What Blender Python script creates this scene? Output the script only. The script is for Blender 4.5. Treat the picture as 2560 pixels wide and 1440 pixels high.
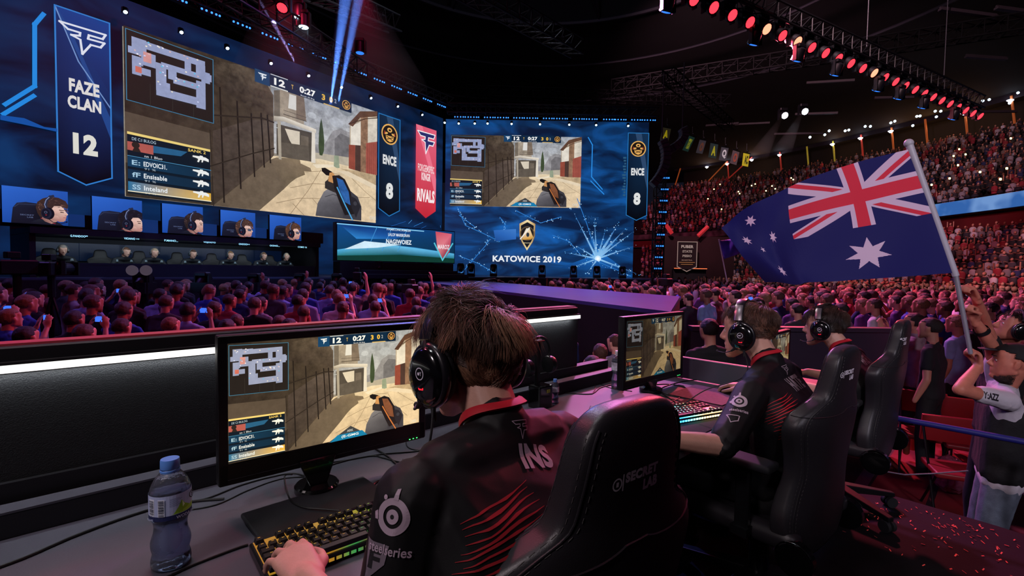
import bpy, bmesh, math, random
import numpy as np
from mathutils import Vector, Matrix, Euler, noise
from mathutils.bvhtree import BVHTree
rnd = random.Random(7)
PI = math.pi
SC = bpy.context.scene
COL = SC.collection
for _o in list(bpy.data.objects): bpy.data.objects.remove(_o)

# ------------------------------------------------------------------ camera, world, exposure
FPX = 1200.0
CAMZ = 1.35
PITCH, ROLL = math.radians(2.29), math.radians(0.94)
_F = Vector((0, math.cos(PITCH), -math.sin(PITCH)))
_R0 = Vector((1, 0, 0)); _U0 = Vector((0, math.sin(PITCH), math.cos(PITCH)))
_R = _R0*math.cos(ROLL) + _U0*math.sin(ROLL)
_U = -_R0*math.sin(ROLL) + _U0*math.cos(ROLL)
CAM = Vector((0, 0, CAMZ))
cd = bpy.data.cameras.new('camera'); cam = bpy.data.objects.new('camera', cd); COL.objects.link(cam)
cd.sensor_width = 36; cd.lens = 36*FPX/2560; cd.clip_start = 0.02; cd.clip_end = 400
cd.dof.use_dof = False
cam.matrix_world = Matrix((( _R.x, _U.x, -_F.x, CAM.x), (_R.y, _U.y, -_F.y, CAM.y), (_R.z, _U.z, -_F.z, CAM.z), (0, 0, 0, 1)))
SC.camera = cam
SC.view_settings.view_transform = 'Standard'; SC.view_settings.look = 'None'
SC.view_settings.gamma = 1.0; SC.view_settings.exposure = 0.0; SC.view_settings.use_curve_mapping = False
try:
    SC.cycles.use_denoising = True
    SC.cycles.max_bounces = 6; SC.cycles.diffuse_bounces = 2; SC.cycles.glossy_bounces = 3
    SC.cycles.transmission_bounces = 6; SC.cycles.volume_bounces = 0; SC.cycles.transparent_max_bounces = 8
    SC.cycles.sample_clamp_indirect = 3.0; SC.cycles.caustics_reflective = False; SC.cycles.caustics_refractive = False
except Exception: pass
w = bpy.data.worlds.new('dark hall'); SC.world = w; w.use_nodes = True
w.node_tree.nodes['Background'].inputs[0].default_value = (0.10, 0.10, 0.20, 1)
w.node_tree.nodes['Background'].inputs[1].default_value = 0.05

def lamp(kind, loc, target, power, color, size=0.5, angle=60, blend=0.6, size_y=None):
    l = bpy.data.lights.new('stage light', kind); o = bpy.data.objects.new('hall_or_fill_light', l); COL.objects.link(o)  # name shared by hall lamps and added fill lamps
    o.location = loc; l.energy = power; l.color = color
    d = Vector(target) - Vector(loc); o.rotation_euler = d.to_track_quat('-Z', 'Y').to_euler()
    if kind == 'AREA':
        l.size = size
        if size_y: l.shape = 'RECTANGLE'; l.size_y = size_y
    else: l.shadow_soft_size = size
    if kind == 'SPOT': l.spot_size = math.radians(angle); l.spot_blend = blend
    return o
# overhead rig and added fill lamps, above or outside the frame
lamp('SPOT', (-0.9, 1.5, 5.0), (-0.7, 1.2, 0.75), 120, (0.92, 0.94, 1.0), 0.3, 60)           # added cool fill, lifts the near desk to grey
lamp('SPOT', (-1.9, -1.2, 3.6), (0.4, 1.4, 0.9), 210, (1.0, 0.84, 0.88), 0.3, 75)            # soft white over the desks
lamp('SPOT', (-4.2, 3.6, 6.5), (0.2, 1.2, 1.0), 330, (1.0, 0.16, 0.27), 0.3, 40)           # red rim from the stage side
lamp('SPOT', (-0.8, 5.2, 5.5), (1.1, 2.1, 0.9), 260, (1.0, 0.86, 0.86), 0.3, 50)           # pale front light on the gamers
lamp('SPOT', (6.0, 5.5, 7.5), (1.0, 1.6, 1.0), 50, (1.0, 0.25, 0.35), 0.3, 45)
lamp('SPOT', (1.5, -4.0, 4.0), (2.3, 3.0, 1.4), 900, (0.95, 0.85, 1.0), 0.4, 32)           # front light on the flag
lamp('SPOT', (-1.5, -0.5, 9.0), (-4.5, 7.0, 0.3), 420, (1.0, 0.12, 0.34), 0.4, 75)       # magenta wash on the floor crowd
lamp('SPOT', (-2.0, 15.0, 8.6), (-4.5, 8.0, 0.3), 2600, (0.16, 0.22, 1.0), 0.4, 90)
lamp('SPOT', (-12.0, 6.0, 8.0), (-5, 7.0, 0.3), 800, (0.35, 0.2, 1.0), 0.4, 70)
lamp('POINT', (-5.4, 10.0, 9.3), (0, 0, 0), 160, (1.0, 0.05, 0.12), 0.3)  # added red point light for the trusses over the left wall
lamp('POINT', (2.0, 22.0, 17.0), (0, 0, 0), 500, (0.7, 0.75, 1.0), 0.5)  # added dim lamp, brings out the dome's ring and spokes
lamp('POINT', (-3.5, 12.0, 10.0), (0, 0, 0), 200, (0.9, 0.05, 0.25), 0.3)        # added red light, tints the left roof trusses
lamp('SPOT', (3.0, 14.0, 9.0), (4.5, 10.0, 0.3), 5200, (0.95, 0.25, 0.75), 0.4, 100)
lamp('SPOT', (9.0, 16.5, 9.0), (7.0, 7.0, 0.3), 11000, (1.0, 0.09, 0.16), 0.4, 95)
lamp('SPOT', (2.0, 18.0, 8.8), (6.0, 16.0, 0.5), 900, (0.45, 0.25, 1.0), 0.4, 100)
lamp('SPOT', (7.0, 3.5, 8.0), (3.4, 3.4, 0.4), 110, (1.0, 0.10, 0.22), 0.3, 70)
lamp('SPOT', (6.0, 12.0, 15.0), (26, 26, 4.0), 11000, (1.0, 0.62, 0.68), 0.6, 75)
lamp('SPOT', (6.0, 22.0, 15.0), (24, 48, 9.0), 13000, (1.0, 0.5, 0.6), 0.6, 80)
lamp('SPOT', (4.0, 30.0, 14.0), (17, 58, 9.0), 16000, (1.0, 0.05, 0.18), 0.6, 30)
lamp('SPOT', (16.0, 24.0, 9.3), (25, 24, 2.0), 2500, (1.0, 0.12, 0.2), 0.5, 110)

# ------------------------------------------------------------------ pixel and desk frames (2560 x 1440)
def ray(px, py): return (_F + _R*((px-1280)/FPX) - _U*((py-720)/FPX))
def at(px, py, Y):
    r = ray(px, py); return CAM + r*(Y/r.y)
def atz(px, py, z):
    r = ray(px, py); return CAM + r*((z-CAMZ)/r.z)
DU = Vector((0.72, 0.693, 0)).normalized(); DV = Vector((-DU.y, DU.x, 0))
DANG = math.atan2(DU.y, DU.x)
def dk(u, v, z=0.0): return Vector((DU.x*u+DV.x*v, DU.y*u+DV.y*v, z))
DKM = Matrix.Rotation(DANG, 4, 'Z')

# ------------------------------------------------------------------ materials
MATS = {}
def srgb(c):
    if isinstance(c, str):
        c = c.lstrip('#'); c = tuple(int(c[i:i+2], 16)/255 for i in (0, 2, 4))
    return tuple((x/12.92 if x <= .04045 else ((x+.055)/1.055)**2.4) for x in c[:3])
def mat(name, color, rough=0.6, metal=0.0, spec=0.5, emit=0.0, emit_color=None, noise_amt=0.0, noise_scale=8, bump=0.0, bump_scale=60,
        alpha=1.0, trans=0.0, objcolor=False, attr=None, sheen=0.0, coat=0.0, ior=1.45, sampling=None, detail=4):
    if name in MATS: return MATS[name]
    m = bpy.data.materials.new(name); MATS[name] = m; m.use_nodes = True
    nt = m.node_tree; b = nt.nodes['Principled BSDF']; L = nt.links.new
    c = (*srgb(color), 1)
    b.inputs['Base Color'].default_value = c; b.inputs['Roughness'].default_value = rough; b.inputs['Metallic'].default_value = metal
    b.inputs['Specular IOR Level'].default_value = spec; b.inputs['Alpha'].default_value = alpha
    b.inputs['Transmission Weight'].default_value = trans; b.inputs['IOR'].default_value = ior
    b.inputs['Coat Weight'].default_value = coat; b.inputs['Sheen Weight'].default_value = sheen
    src = None
    if objcolor:
        n = nt.nodes.new('ShaderNodeObjectInfo'); src = n.outputs['Color']
    if attr:
        n = nt.nodes.new('ShaderNodeAttribute'); n.attribute_name = attr; src = n.outputs['Color']
    tc = nt.nodes.new('ShaderNodeTexCoord')
    if noise_amt:
        nz = nt.nodes.new('ShaderNodeTexNoise'); nz.inputs['Scale'].default_value = noise_scale; nz.inputs['Detail'].default_value = detail
        L(tc.outputs['Object'], nz.inputs['Vector'])
        mr = nt.nodes.new('ShaderNodeMapRange'); mr.inputs[1].default_value = .3; mr.inputs[2].default_value = .7
        mr.inputs[3].default_value = 1-noise_amt; mr.inputs[4].default_value = 1+noise_amt
        L(nz.outputs[0], mr.inputs[0])
        mx = nt.nodes.new('ShaderNodeMix'); mx.data_type = 'RGBA'; mx.blend_type = 'MULTIPLY'; mx.inputs[0].default_value = 1
        if src: L(src, mx.inputs[6])
        else: mx.inputs[6].default_value = c
        L(mr.outputs[0], mx.inputs[7]); src = mx.outputs[2]
    if src: L(src, b.inputs['Base Color'])
    if bump:
        nb = nt.nodes.new('ShaderNodeTexNoise'); nb.inputs['Scale'].default_value = bump_scale; nb.inputs['Detail'].default_value = 3
        L(tc.outputs['Object'], nb.inputs['Vector'])
        bp = nt.nodes.new('ShaderNodeBump'); bp.inputs['Strength'].default_value = bump; bp.inputs['Distance'].default_value = 0.01
        L(nb.outputs[0], bp.inputs['Height']); L(bp.outputs[0], b.inputs['Normal'])
    if emit:
        b.inputs['Emission Strength'].default_value = emit
        if src and emit_color is None: L(src, b.inputs['Emission Color'])
        else: b.inputs['Emission Color'].default_value = (*srgb(emit_color or color), 1)
    if sampling: m.cycles.emission_sampling = sampling
    return m
def screen_mat(name, strength, scale=6, amt=0.25, sampling='AUTO', stretch=(1, 1, 1), gloss=False):
    """lit display: colour attribute times a fine procedural mottling"""
    if name in MATS: return MATS[name]
    m = bpy.data.materials.new(name); MATS[name] = m; m.use_nodes = True; nt = m.node_tree; L = nt.links.new
    b = nt.nodes['Principled BSDF']; b.inputs['Base Color'].default_value = (.006, .006, .008, 1); b.inputs['Roughness'].default_value = .5
    if gloss: b.inputs['Roughness'].default_value = .3
    a = nt.nodes.new('ShaderNodeAttribute'); a.attribute_name = 'Col'
    tc = nt.nodes.new('ShaderNodeTexCoord'); mp = nt.nodes.new('ShaderNodeMapping'); mp.inputs['Scale'].default_value = stretch
    L(tc.outputs['Object'], mp.inputs[0])
    nz = nt.nodes.new('ShaderNodeTexNoise'); nz.inputs['Scale'].default_value = scale; nz.inputs['Detail'].default_value = 9; nz.inputs['Roughness'].default_value = .74
    L(mp.outputs[0], nz.inputs['Vector'])
    mr = nt.nodes.new('ShaderNodeMapRange'); mr.inputs[1].default_value = .3; mr.inputs[2].default_value = .7; mr.inputs[3].default_value = 1; mr.inputs[4].default_value = 1
    # alpha of the colour attribute says how mottled that piece of the picture is
    m1 = nt.nodes.new('ShaderNodeMath'); m1.operation = 'MULTIPLY'; m1.inputs[1].default_value = amt; L(a.outputs['Alpha'], m1.inputs[0])
    m2 = nt.nodes.new('ShaderNodeMath'); m2.operation = 'SUBTRACT'; m2.inputs[0].default_value = 1; L(m1.outputs[0], m2.inputs[1])
    m3 = nt.nodes.new('ShaderNodeMath'); m3.operation = 'ADD'; m3.inputs[0].default_value = 1; L(m1.outputs[0], m3.inputs[1])
    L(nz.outputs[0], mr.inputs[0]); L(m2.outputs[0], mr.inputs[3]); L(m3.outputs[0], mr.inputs[4])
    mx = nt.nodes.new('ShaderNodeMix'); mx.data_type = 'RGBA'; mx.blend_type = 'MULTIPLY'; mx.inputs[0].default_value = 1
    L(a.outputs['Color'], mx.inputs[6]); L(mr.outputs[0], mx.inputs[7])
    L(mx.outputs[2], b.inputs['Emission Color']); b.inputs['Emission Strength'].default_value = strength
    m.cycles.emission_sampling = sampling
    return m

# ------------------------------------------------------------------ object helpers
def tag(o, label=None, cat=None, group=None, kind=None):
    if label: o['label'] = label
    if cat: o['category'] = cat
    if group: o['group'] = group
    if kind: o['kind'] = kind
    return o
def empty(name, loc=(0, 0, 0), rz=0.0, label=None, cat=None, group=None, M=None):
    o = bpy.data.objects.new(name, None); COL.objects.link(o); o.empty_display_size = .1
    if M is not None: o.matrix_world = M
    else: o.location = loc; o.rotation_euler = (0, 0, rz)
    return tag(o, label, cat, group)
def link(name, me, parent=None, m=None, smooth=None):
    o = bpy.data.objects.new(name, me); COL.objects.link(o)
    if parent: o.parent = parent
    if m is not None:
        me.materials.clear(); me.materials.append(m)
    if smooth is not None: me.polygons.foreach_set('use_smooth', [smooth]*len(me.polygons))
    return o
def copy_tree(o, parent=None):
    c = o.copy(); COL.objects.link(c)
    if parent: c.parent = parent
    for ch in KIDS.get(o.name, ()): copy_tree_k(ch, c)
    return c
def copy_tree_k(o, parent):
    c = o.copy(); COL.objects.link(c); c.parent = parent
    for k in [x for x in o.children]: copy_tree_k(k, c)
KIDS = {}
def clone(o):
    c = o.copy(); COL.objects.link(c)
    for k in list(o.children): copy_tree_k(k, c)
    return c

class MB:
    """collects simple solids, then links them as ONE mesh object"""
    def __init__(s): s.bm = bmesh.new()
    def box(s, c, size, rot=None, bevel=0.0, seg=1):
        r = bmesh.ops.create_cube(s.bm, size=1.0); vs = r['verts']
        bmesh.ops.scale(s.bm, vec=size, verts=vs)
        if bevel > 0:
            es = list({e for v in vs for e in v.link_edges})
            rr = bmesh.ops.bevel(s.bm, geom=es, offset=bevel, segments=seg, profile=.6, affect='EDGES')
            vs = list({v for f in rr['faces'] for v in f.verts} | {v for v in vs if v.is_valid})
        M = Matrix.Translation(Vector(c)) @ (rot.to_4x4() if rot is not None else Matrix())
        bmesh.ops.transform(s.bm, matrix=M, verts=vs); return s
    def cyl(s, p0, p1, r0, r1=None, n=16, cap=True):
        p0, p1 = Vector(p0), Vector(p1); r1 = r0 if r1 is None else r1; d = p1-p0
        q = d.to_track_quat('Z', 'Y').to_matrix().to_4x4()
        M = Matrix.Translation((p0+p1)/2) @ q
        bmesh.ops.create_cone(s.bm, cap_ends=cap, segments=n, radius1=r0, radius2=r1, depth=d.length, matrix=M); return s
    def sph(s, c, r, n=16, scale=(1, 1, 1), rot=None):
        M = Matrix.Translation(Vector(c)) @ (rot.to_4x4() if rot is not None else Matrix()) @ Matrix.Diagonal((*scale, 1))
        bmesh.ops.create_uvsphere(s.bm, u_segments=n, v_segments=max(6, n//2+2), radius=r, matrix=M); return s
    def tube(s, pts, r, n=8, radii=None, closed=False):
        pts = [Vector(p) for p in pts]; N = len(pts); rings = []; up = Vector((0, 0, 1)); prev = None
        for i, p in enumerate(pts):
            t = (pts[(i+1) % N] if (closed or i < N-1) else p) - (pts[i-1] if (closed or i > 0) else p)
            if t.length < 1e-9: t = Vector((1, 0, 0))
            t.normalize()
            a = (prev - t*prev.dot(t)) if prev is not None else (t.cross(up) if abs(t.z) < .95 else t.cross(Vector((1, 0, 0))))
            if a.length < 1e-6: a = t.cross(Vector((0, 1, .3)))
            a.normalize(); prev = a; b = t.cross(a); rr = radii[i] if radii else r
            rings.append([s.bm.verts.new(p + a*(rr*math.cos(2*PI*k/n)) + b*(rr*math.sin(2*PI*k/n))) for k in range(n)])
        M = N if closed else N-1
        for i in range(M):
            A, B = rings[i], rings[(i+1) % N]
            for k in range(n): s.bm.faces.new((A[k], A[(k+1) % n], B[(k+1) % n], B[k]))
        if not closed:
            s.bm.faces.new(list(reversed(rings[0]))); s.bm.faces.new(rings[-1])
        return s
    def lathe(s, prof, c=(0, 0, 0), n=24, M=None, cap=True):
        rings = []; c = Vector(c)
        for r, z in prof:
            ring = []
            for k in range(n):
                p = Vector((r*math.cos(2*PI*k/n), r*math.sin(2*PI*k/n), z))
                if M is not None: p = M @ p
                ring.append(s.bm.verts.new(p + c))
            rings.append(ring)
        for A, B in zip(rings, rings[1:]):
            for k in range(n): s.bm.faces.new((A[k], A[(k+1) % n], B[(k+1) % n], B[k]))
        if cap: s.bm.faces.new(list(reversed(rings[0]))); s.bm.faces.new(rings[-1])
        return s
    def prism(s, pts2, z0, z1, M=None):
        """extrude a polygon given in the xy plane"""
        lo = [Vector((x, y, z0)) for x, y in pts2]; hi = [Vector((x, y, z1)) for x, y in pts2]
        if M is not None: lo = [M @ p for p in lo]; hi = [M @ p for p in hi]
        a = [s.bm.verts.new(p) for p in lo]; b = [s.bm.verts.new(p) for p in hi]; n = len(a)
        s.bm.faces.new(list(reversed(a))); s.bm.faces.new(b)
        for i in range(n): s.bm.faces.new((a[i], a[(i+1) % n], b[(i+1) % n], b[i]))
        return s
    def build(s, name, m=None, parent=None, smooth=False, bevel=0.0, angle=40):
        if smooth or bevel:
            bmesh.ops.recalc_face_normals(s.bm, faces=s.bm.faces)
        me = bpy.data.meshes.new(name); s.bm.to_mesh(me); s.bm.free()
        if m is not None: me.materials.append(m)
        if smooth:
            me.polygons.foreach_set('use_smooth', [True]*len(me.polygons))
            try: me.set_sharp_from_angle(angle=math.radians(angle))
            except Exception: pass
        o = bpy.data.objects.new(name, me); COL.objects.link(o)
        if parent: o.parent = parent
        if bevel:
            md = o.modifiers.new('bevel', 'BEVEL'); md.width = bevel; md.segments = 2; md.limit_method = 'ANGLE'
        return o

def catmull(P, n=8, closed=False):
    P = [Vector(p) for p in P]; out = []; N = len(P)
    for i in range(N if closed else N-1):
        if closed: p0, p1, p2, p3 = P[i-1], P[i], P[(i+1) % N], P[(i+2) % N]
        else: p0, p1, p2, p3 = P[max(i-1, 0)], P[i], P[i+1], P[min(i+2, N-1)]
        for k in range(n):
            t = k/n; out.append(.5*((2*p1) + (p2-p0)*t + (2*p0-5*p1+4*p2-p3)*t*t + (3*p1-p0-3*p2+p3)*t*t*t))
    if not closed: out.append(P[-1])
    return out

def mesh_from(verts, faces, name='m', cols=None):
    me = bpy.data.meshes.new(name); me.from_pydata([tuple(v) for v in verts], [], faces)
    if cols is not None:
        a = me.color_attributes.new('Col', 'FLOAT_COLOR', 'CORNER')
        a.data.foreach_set('color', np.asarray(cols, dtype=np.float32).ravel())
    me.update(); return me

# union of tapered capsules and ellipsoids melted into one continuous surface
def _hull_pts(bm, pts):
    vs = [bm.verts.new(p) for p in pts]
    r = bmesh.ops.convex_hull(bm, input=vs)
    dead = [g for g in r['geom_interior'] if isinstance(g, bmesh.types.BMVert)] + [g for g in r['geom_unused'] if isinstance(g, bmesh.types.BMVert)]
    if dead: bmesh.ops.delete(bm, geom=list(set(dead)), context='VERTS')
_SP = []
for i in range(46):
    z = 1-2*(i+.5)/46; th = PI*(1+5**.5)*i; q = math.sqrt(1-z*z); _SP.append(Vector((q*math.cos(th), q*math.sin(th), z)))
def melt(parts, voxel=0.008, smooth=4, M=None, name='body'):
    bm = bmesh.new()
    for p in parts:
        b2 = bmesh.new()
        if p[0] == 'c':
            a, ra, b, rb = Vector(p[1]), p[2], Vector(p[3]), p[4]
            _hull_pts(b2, [a+s*ra for s in _SP] + [b+s*rb for s in _SP])
        elif p[0] == 'e':
            c, r = Vector(p[1]), p[2]; R = Euler([math.radians(x) for x in p[3]]).to_matrix() if len(p) > 3 else Matrix.Identity(3)
            bmesh.ops.create_icosphere(b2, subdivisions=3, radius=1.0)
            for v in b2.verts: v.co = c + R @ Vector((v.co.x*r[0], v.co.y*r[1], v.co.z*r[2]))
        elif p[0] == 'h':   # hull of several spheres
            pts = []
            for c, r in p[1]: pts += [Vector(c)+s*r for s in _SP]
            _hull_pts(b2, pts)
        t = bpy.data.meshes.new('t'); b2.to_mesh(t); b2.free(); bm.from_mesh(t); bpy.data.meshes.remove(t)
    me = bpy.data.meshes.new(name); bm.to_mesh(me); bm.free()
    o = bpy.data.objects.new('t', me); COL.objects.link(o)
    r = o.modifiers.new('r', 'REMESH'); r.mode = 'VOXEL'; r.voxel_size = voxel; r.use_smooth_shade = True
    if smooth:
        s = o.modifiers.new('s', 'SMOOTH'); s.factor = .5; s.iterations = smooth
    dg = bpy.context.evaluated_depsgraph_get(); ev = o.evaluated_get(dg)
    out = bpy.data.meshes.new_from_object(ev); out.name = name
    bpy.data.objects.remove(o); bpy.data.meshes.remove(me)
    if M is not None: out.transform(M)
    out.polygons.foreach_set('use_smooth', [True]*len(out.polygons))
    return out
def bvh_of(me, M=None):
    vs = [(M @ v.co) if M else v.co.copy() for v in me.vertices]
    return BVHTree.FromPolygons(vs, [tuple(p.vertices) for p in me.polygons])

# ------------------------------------------------------------------ flat picture painter
_TXT = {}
def text2d(s, bold=0.0):
    k = (s, bold)
    if k in _TXT: return _TXT[k]
    c = bpy.data.curves.new('t', 'FONT'); c.body = s; c.size = 1.0; c.offset = bold; c.resolution_u = 3; c.space_character = 1.0+bold*1.5
    o = bpy.data.objects.new('t', c); COL.objects.link(o)
    dg = bpy.context.evaluated_depsgraph_get(); me = bpy.data.meshes.new_from_object(o.evaluated_get(dg))
    V = [(v.co.x, v.co.y) for v in me.vertices]; Fc = [tuple(p.vertices) for p in me.polygons]
    bpy.data.objects.remove(o); bpy.data.meshes.remove(me)
    if V:
        x0 = min(v[0] for v in V); x1 = max(v[0] for v in V); y0 = min(v[1] for v in V); y1 = max(v[1] for v in V)
    else: x0, x1, y0, y1 = 0, 1, 0, 1
    _TXT[k] = ([((v[0]-x0)/(x1-x0), (v[1]-y0)/(y1-y0)) for v in V], Fc); return _TXT[k]
class Canvas:
    def __init__(s, eps=0.001): s.V = []; s.F = []; s.C = []; s.n = 0; s.eps = eps; s.T = None
    def _c(s, c, a=0.0):
        if isinstance(c, str): return (*srgb(c), a)
        return (c[0], c[1], c[2], a) if len(c) == 3 else tuple(c)
    def add(s, pts, faces, cols, tess=False):
        s.n += 1; b = len(s.V); z = s.n*s.eps
        for p in pts:
            x, y = s.T(p) if s.T else p
            s.V.append((x, y, z))
        for f in faces:
            s.F.append(tuple(b+i for i in f)); s.C += [cols[i] for i in f]
        return s
    def poly(s, pts, col, a=0.0):
        """col: one colour or one per corner; a: how mottled"""
        if isinstance(col, list): cols = [s._c(c, a) for c in col]
        else: cols = [s._c(col, a)]*len(pts)
        return s.add(pts, [tuple(range(len(pts)))], cols)
    def rect(s, x0, y0, x1, y1, col, a=0.0): return s.poly([(x0, y0), (x1, y0), (x1, y1), (x0, y1)], col, a)
    def line(s, pts, wd, col, closed=False, a=0.0):
        P = [Vector((p[0], p[1])) for p in pts]
        segs = list(zip(P, P[1:])) + ([(P[-1], P[0])] if closed else [])
        vs = []; fs = []
        for p, q in segs:
            d = (q-p)
            if d.length < 1e-9: continue
            d.normalize(); nrm = Vector((-d.y, d.x))*wd/2; e = d*wd/2*.9; b = len(vs)
            vs += [tuple(p-e+nrm), tuple(p-e-nrm), tuple(q+e-nrm), tuple(q+e+nrm)]; fs.append((b, b+1, b+2, b+3))
        return s.add(vs, fs, [s._c(col, a)]*len(vs))
    def disc(s, cx, cy, r, col, n=32, ry=None, a=0.0, a0=0, a1=2*PI):
        ry = r if ry is None else ry
        return s.poly([(cx+r*math.cos(a0+(a1-a0)*k/n), cy+ry*math.sin(a0+(a1-a0)*k/n)) for k in range(n)], col, a)
    def ring(s, cx, cy, r0, r1, col, n=36, a0=0, a1=2*PI):
        vs = []; fs = []
        for k in range(n+1):
            t = a0+(a1-a0)*k/n; vs += [(cx+r0*math.cos(t), cy+r0*math.sin(t)), (cx+r1*math.cos(t), cy+r1*math.sin(t))]
        for k in range(n): fs.append((2*k, 2*k+1, 2*k+3, 2*k+2))
        return s.add(vs, fs, [s._c(col)]*len(vs))
    def text(s, t, cx, cy, wd, ht, col, bold=0.03, align='c', slant=0.0):
        V, Fc = text2d(t, bold); x0 = cx - (wd/2 if align == 'c' else 0)
        return s.add([(x0+v[0]*wd+slant*(v[1]-.5)*ht, cy-ht/2+v[1]*ht) for v in V], Fc, [s._c(col)]*len(V))
    def mesh(s, name): return mesh_from(s.V, s.F, name, s.C)
def LERP(a, b, t): return a+(b-a)*t
# ------------------------------------------------------------------ emblems and pictures shown on screens, cloth and gear
FC_OUT = [(0, .97), (1, 1), (.93, .80), (.62, .79), (.60, .64), (.97, .66), (.88, .45), (.66, .44), (.47, 0), (.43, .52), (.24, .60), (.42, .66), (.43, .78), (.17, .78)]
def fc_logo(cv, cx, cy, w, h, col, th=None, skew=0.0, mirror=False):
    P = [((x-.5)*w*(-1 if mirror else 1)+cx, (y-.5)*h+cy + skew*(x-.5)*w) for x, y in FC_OUT]
    if th: cv.line(P, th, col, closed=True)
    else: cv.poly(P, col)
def round_emblem(cv, cx, cy, r, gold='#E0A95A', dark='#1b1512'):
    cv.disc(cx, cy, r, gold); cv.disc(cx, cy, r*.86, dark); 
    cv.disc(cx, cy+r*.42, r*.30, gold, ry=r*.22); cv.disc(cx, cy+r*.40, r*.14, dark, ry=r*.09)
    for s in (-1, 1):
        cv.poly([(cx+s*r*.62, cy+r*.30), (cx+s*r*.74, cy-r*.1), (cx+s*r*.5, cy-r*.02)], '#9c3a2a')
        cv.poly([(cx+s*r*.5, cy+r*.16), (cx+s*r*.62, cy-.1*r), (cx+s*r*.3, cy-.04*r), (cx+s*r*.2, cy+.12*r)], gold)
    cv.poly([(cx-r*.5, cy-r*.16), (cx+r*.5, cy-r*.16), (cx+r*.42, cy-r*.6), (cx, cy-r*.76), (cx-r*.42, cy-r*.6)], gold)
    cv.line([(cx-r*.4, cy-r*.24), (cx+r*.4, cy-r*.56)], r*.07, dark); cv.line([(cx+r*.4, cy-r*.24), (cx-r*.4, cy-r*.56)], r*.07, dark)
def rifle(cv, x, y, w, col):
    P = [(0, .2), (.42, .22), (.45, .3), (.62, .3), (.64, .2), (.8, .2), (1, .05), (1, -.2), (.8, -.12), (.66, -.1), (.62, -.32), (.54, -.32), (.56, -.1), (.46, -.1), (.38, -.36), (.28, -.34), (.34, -.05), (.2, .02), (0, .06)]
    cv.poly([(x+p[0]*w, y+p[1]*w*.75) for p in P], col)

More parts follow.
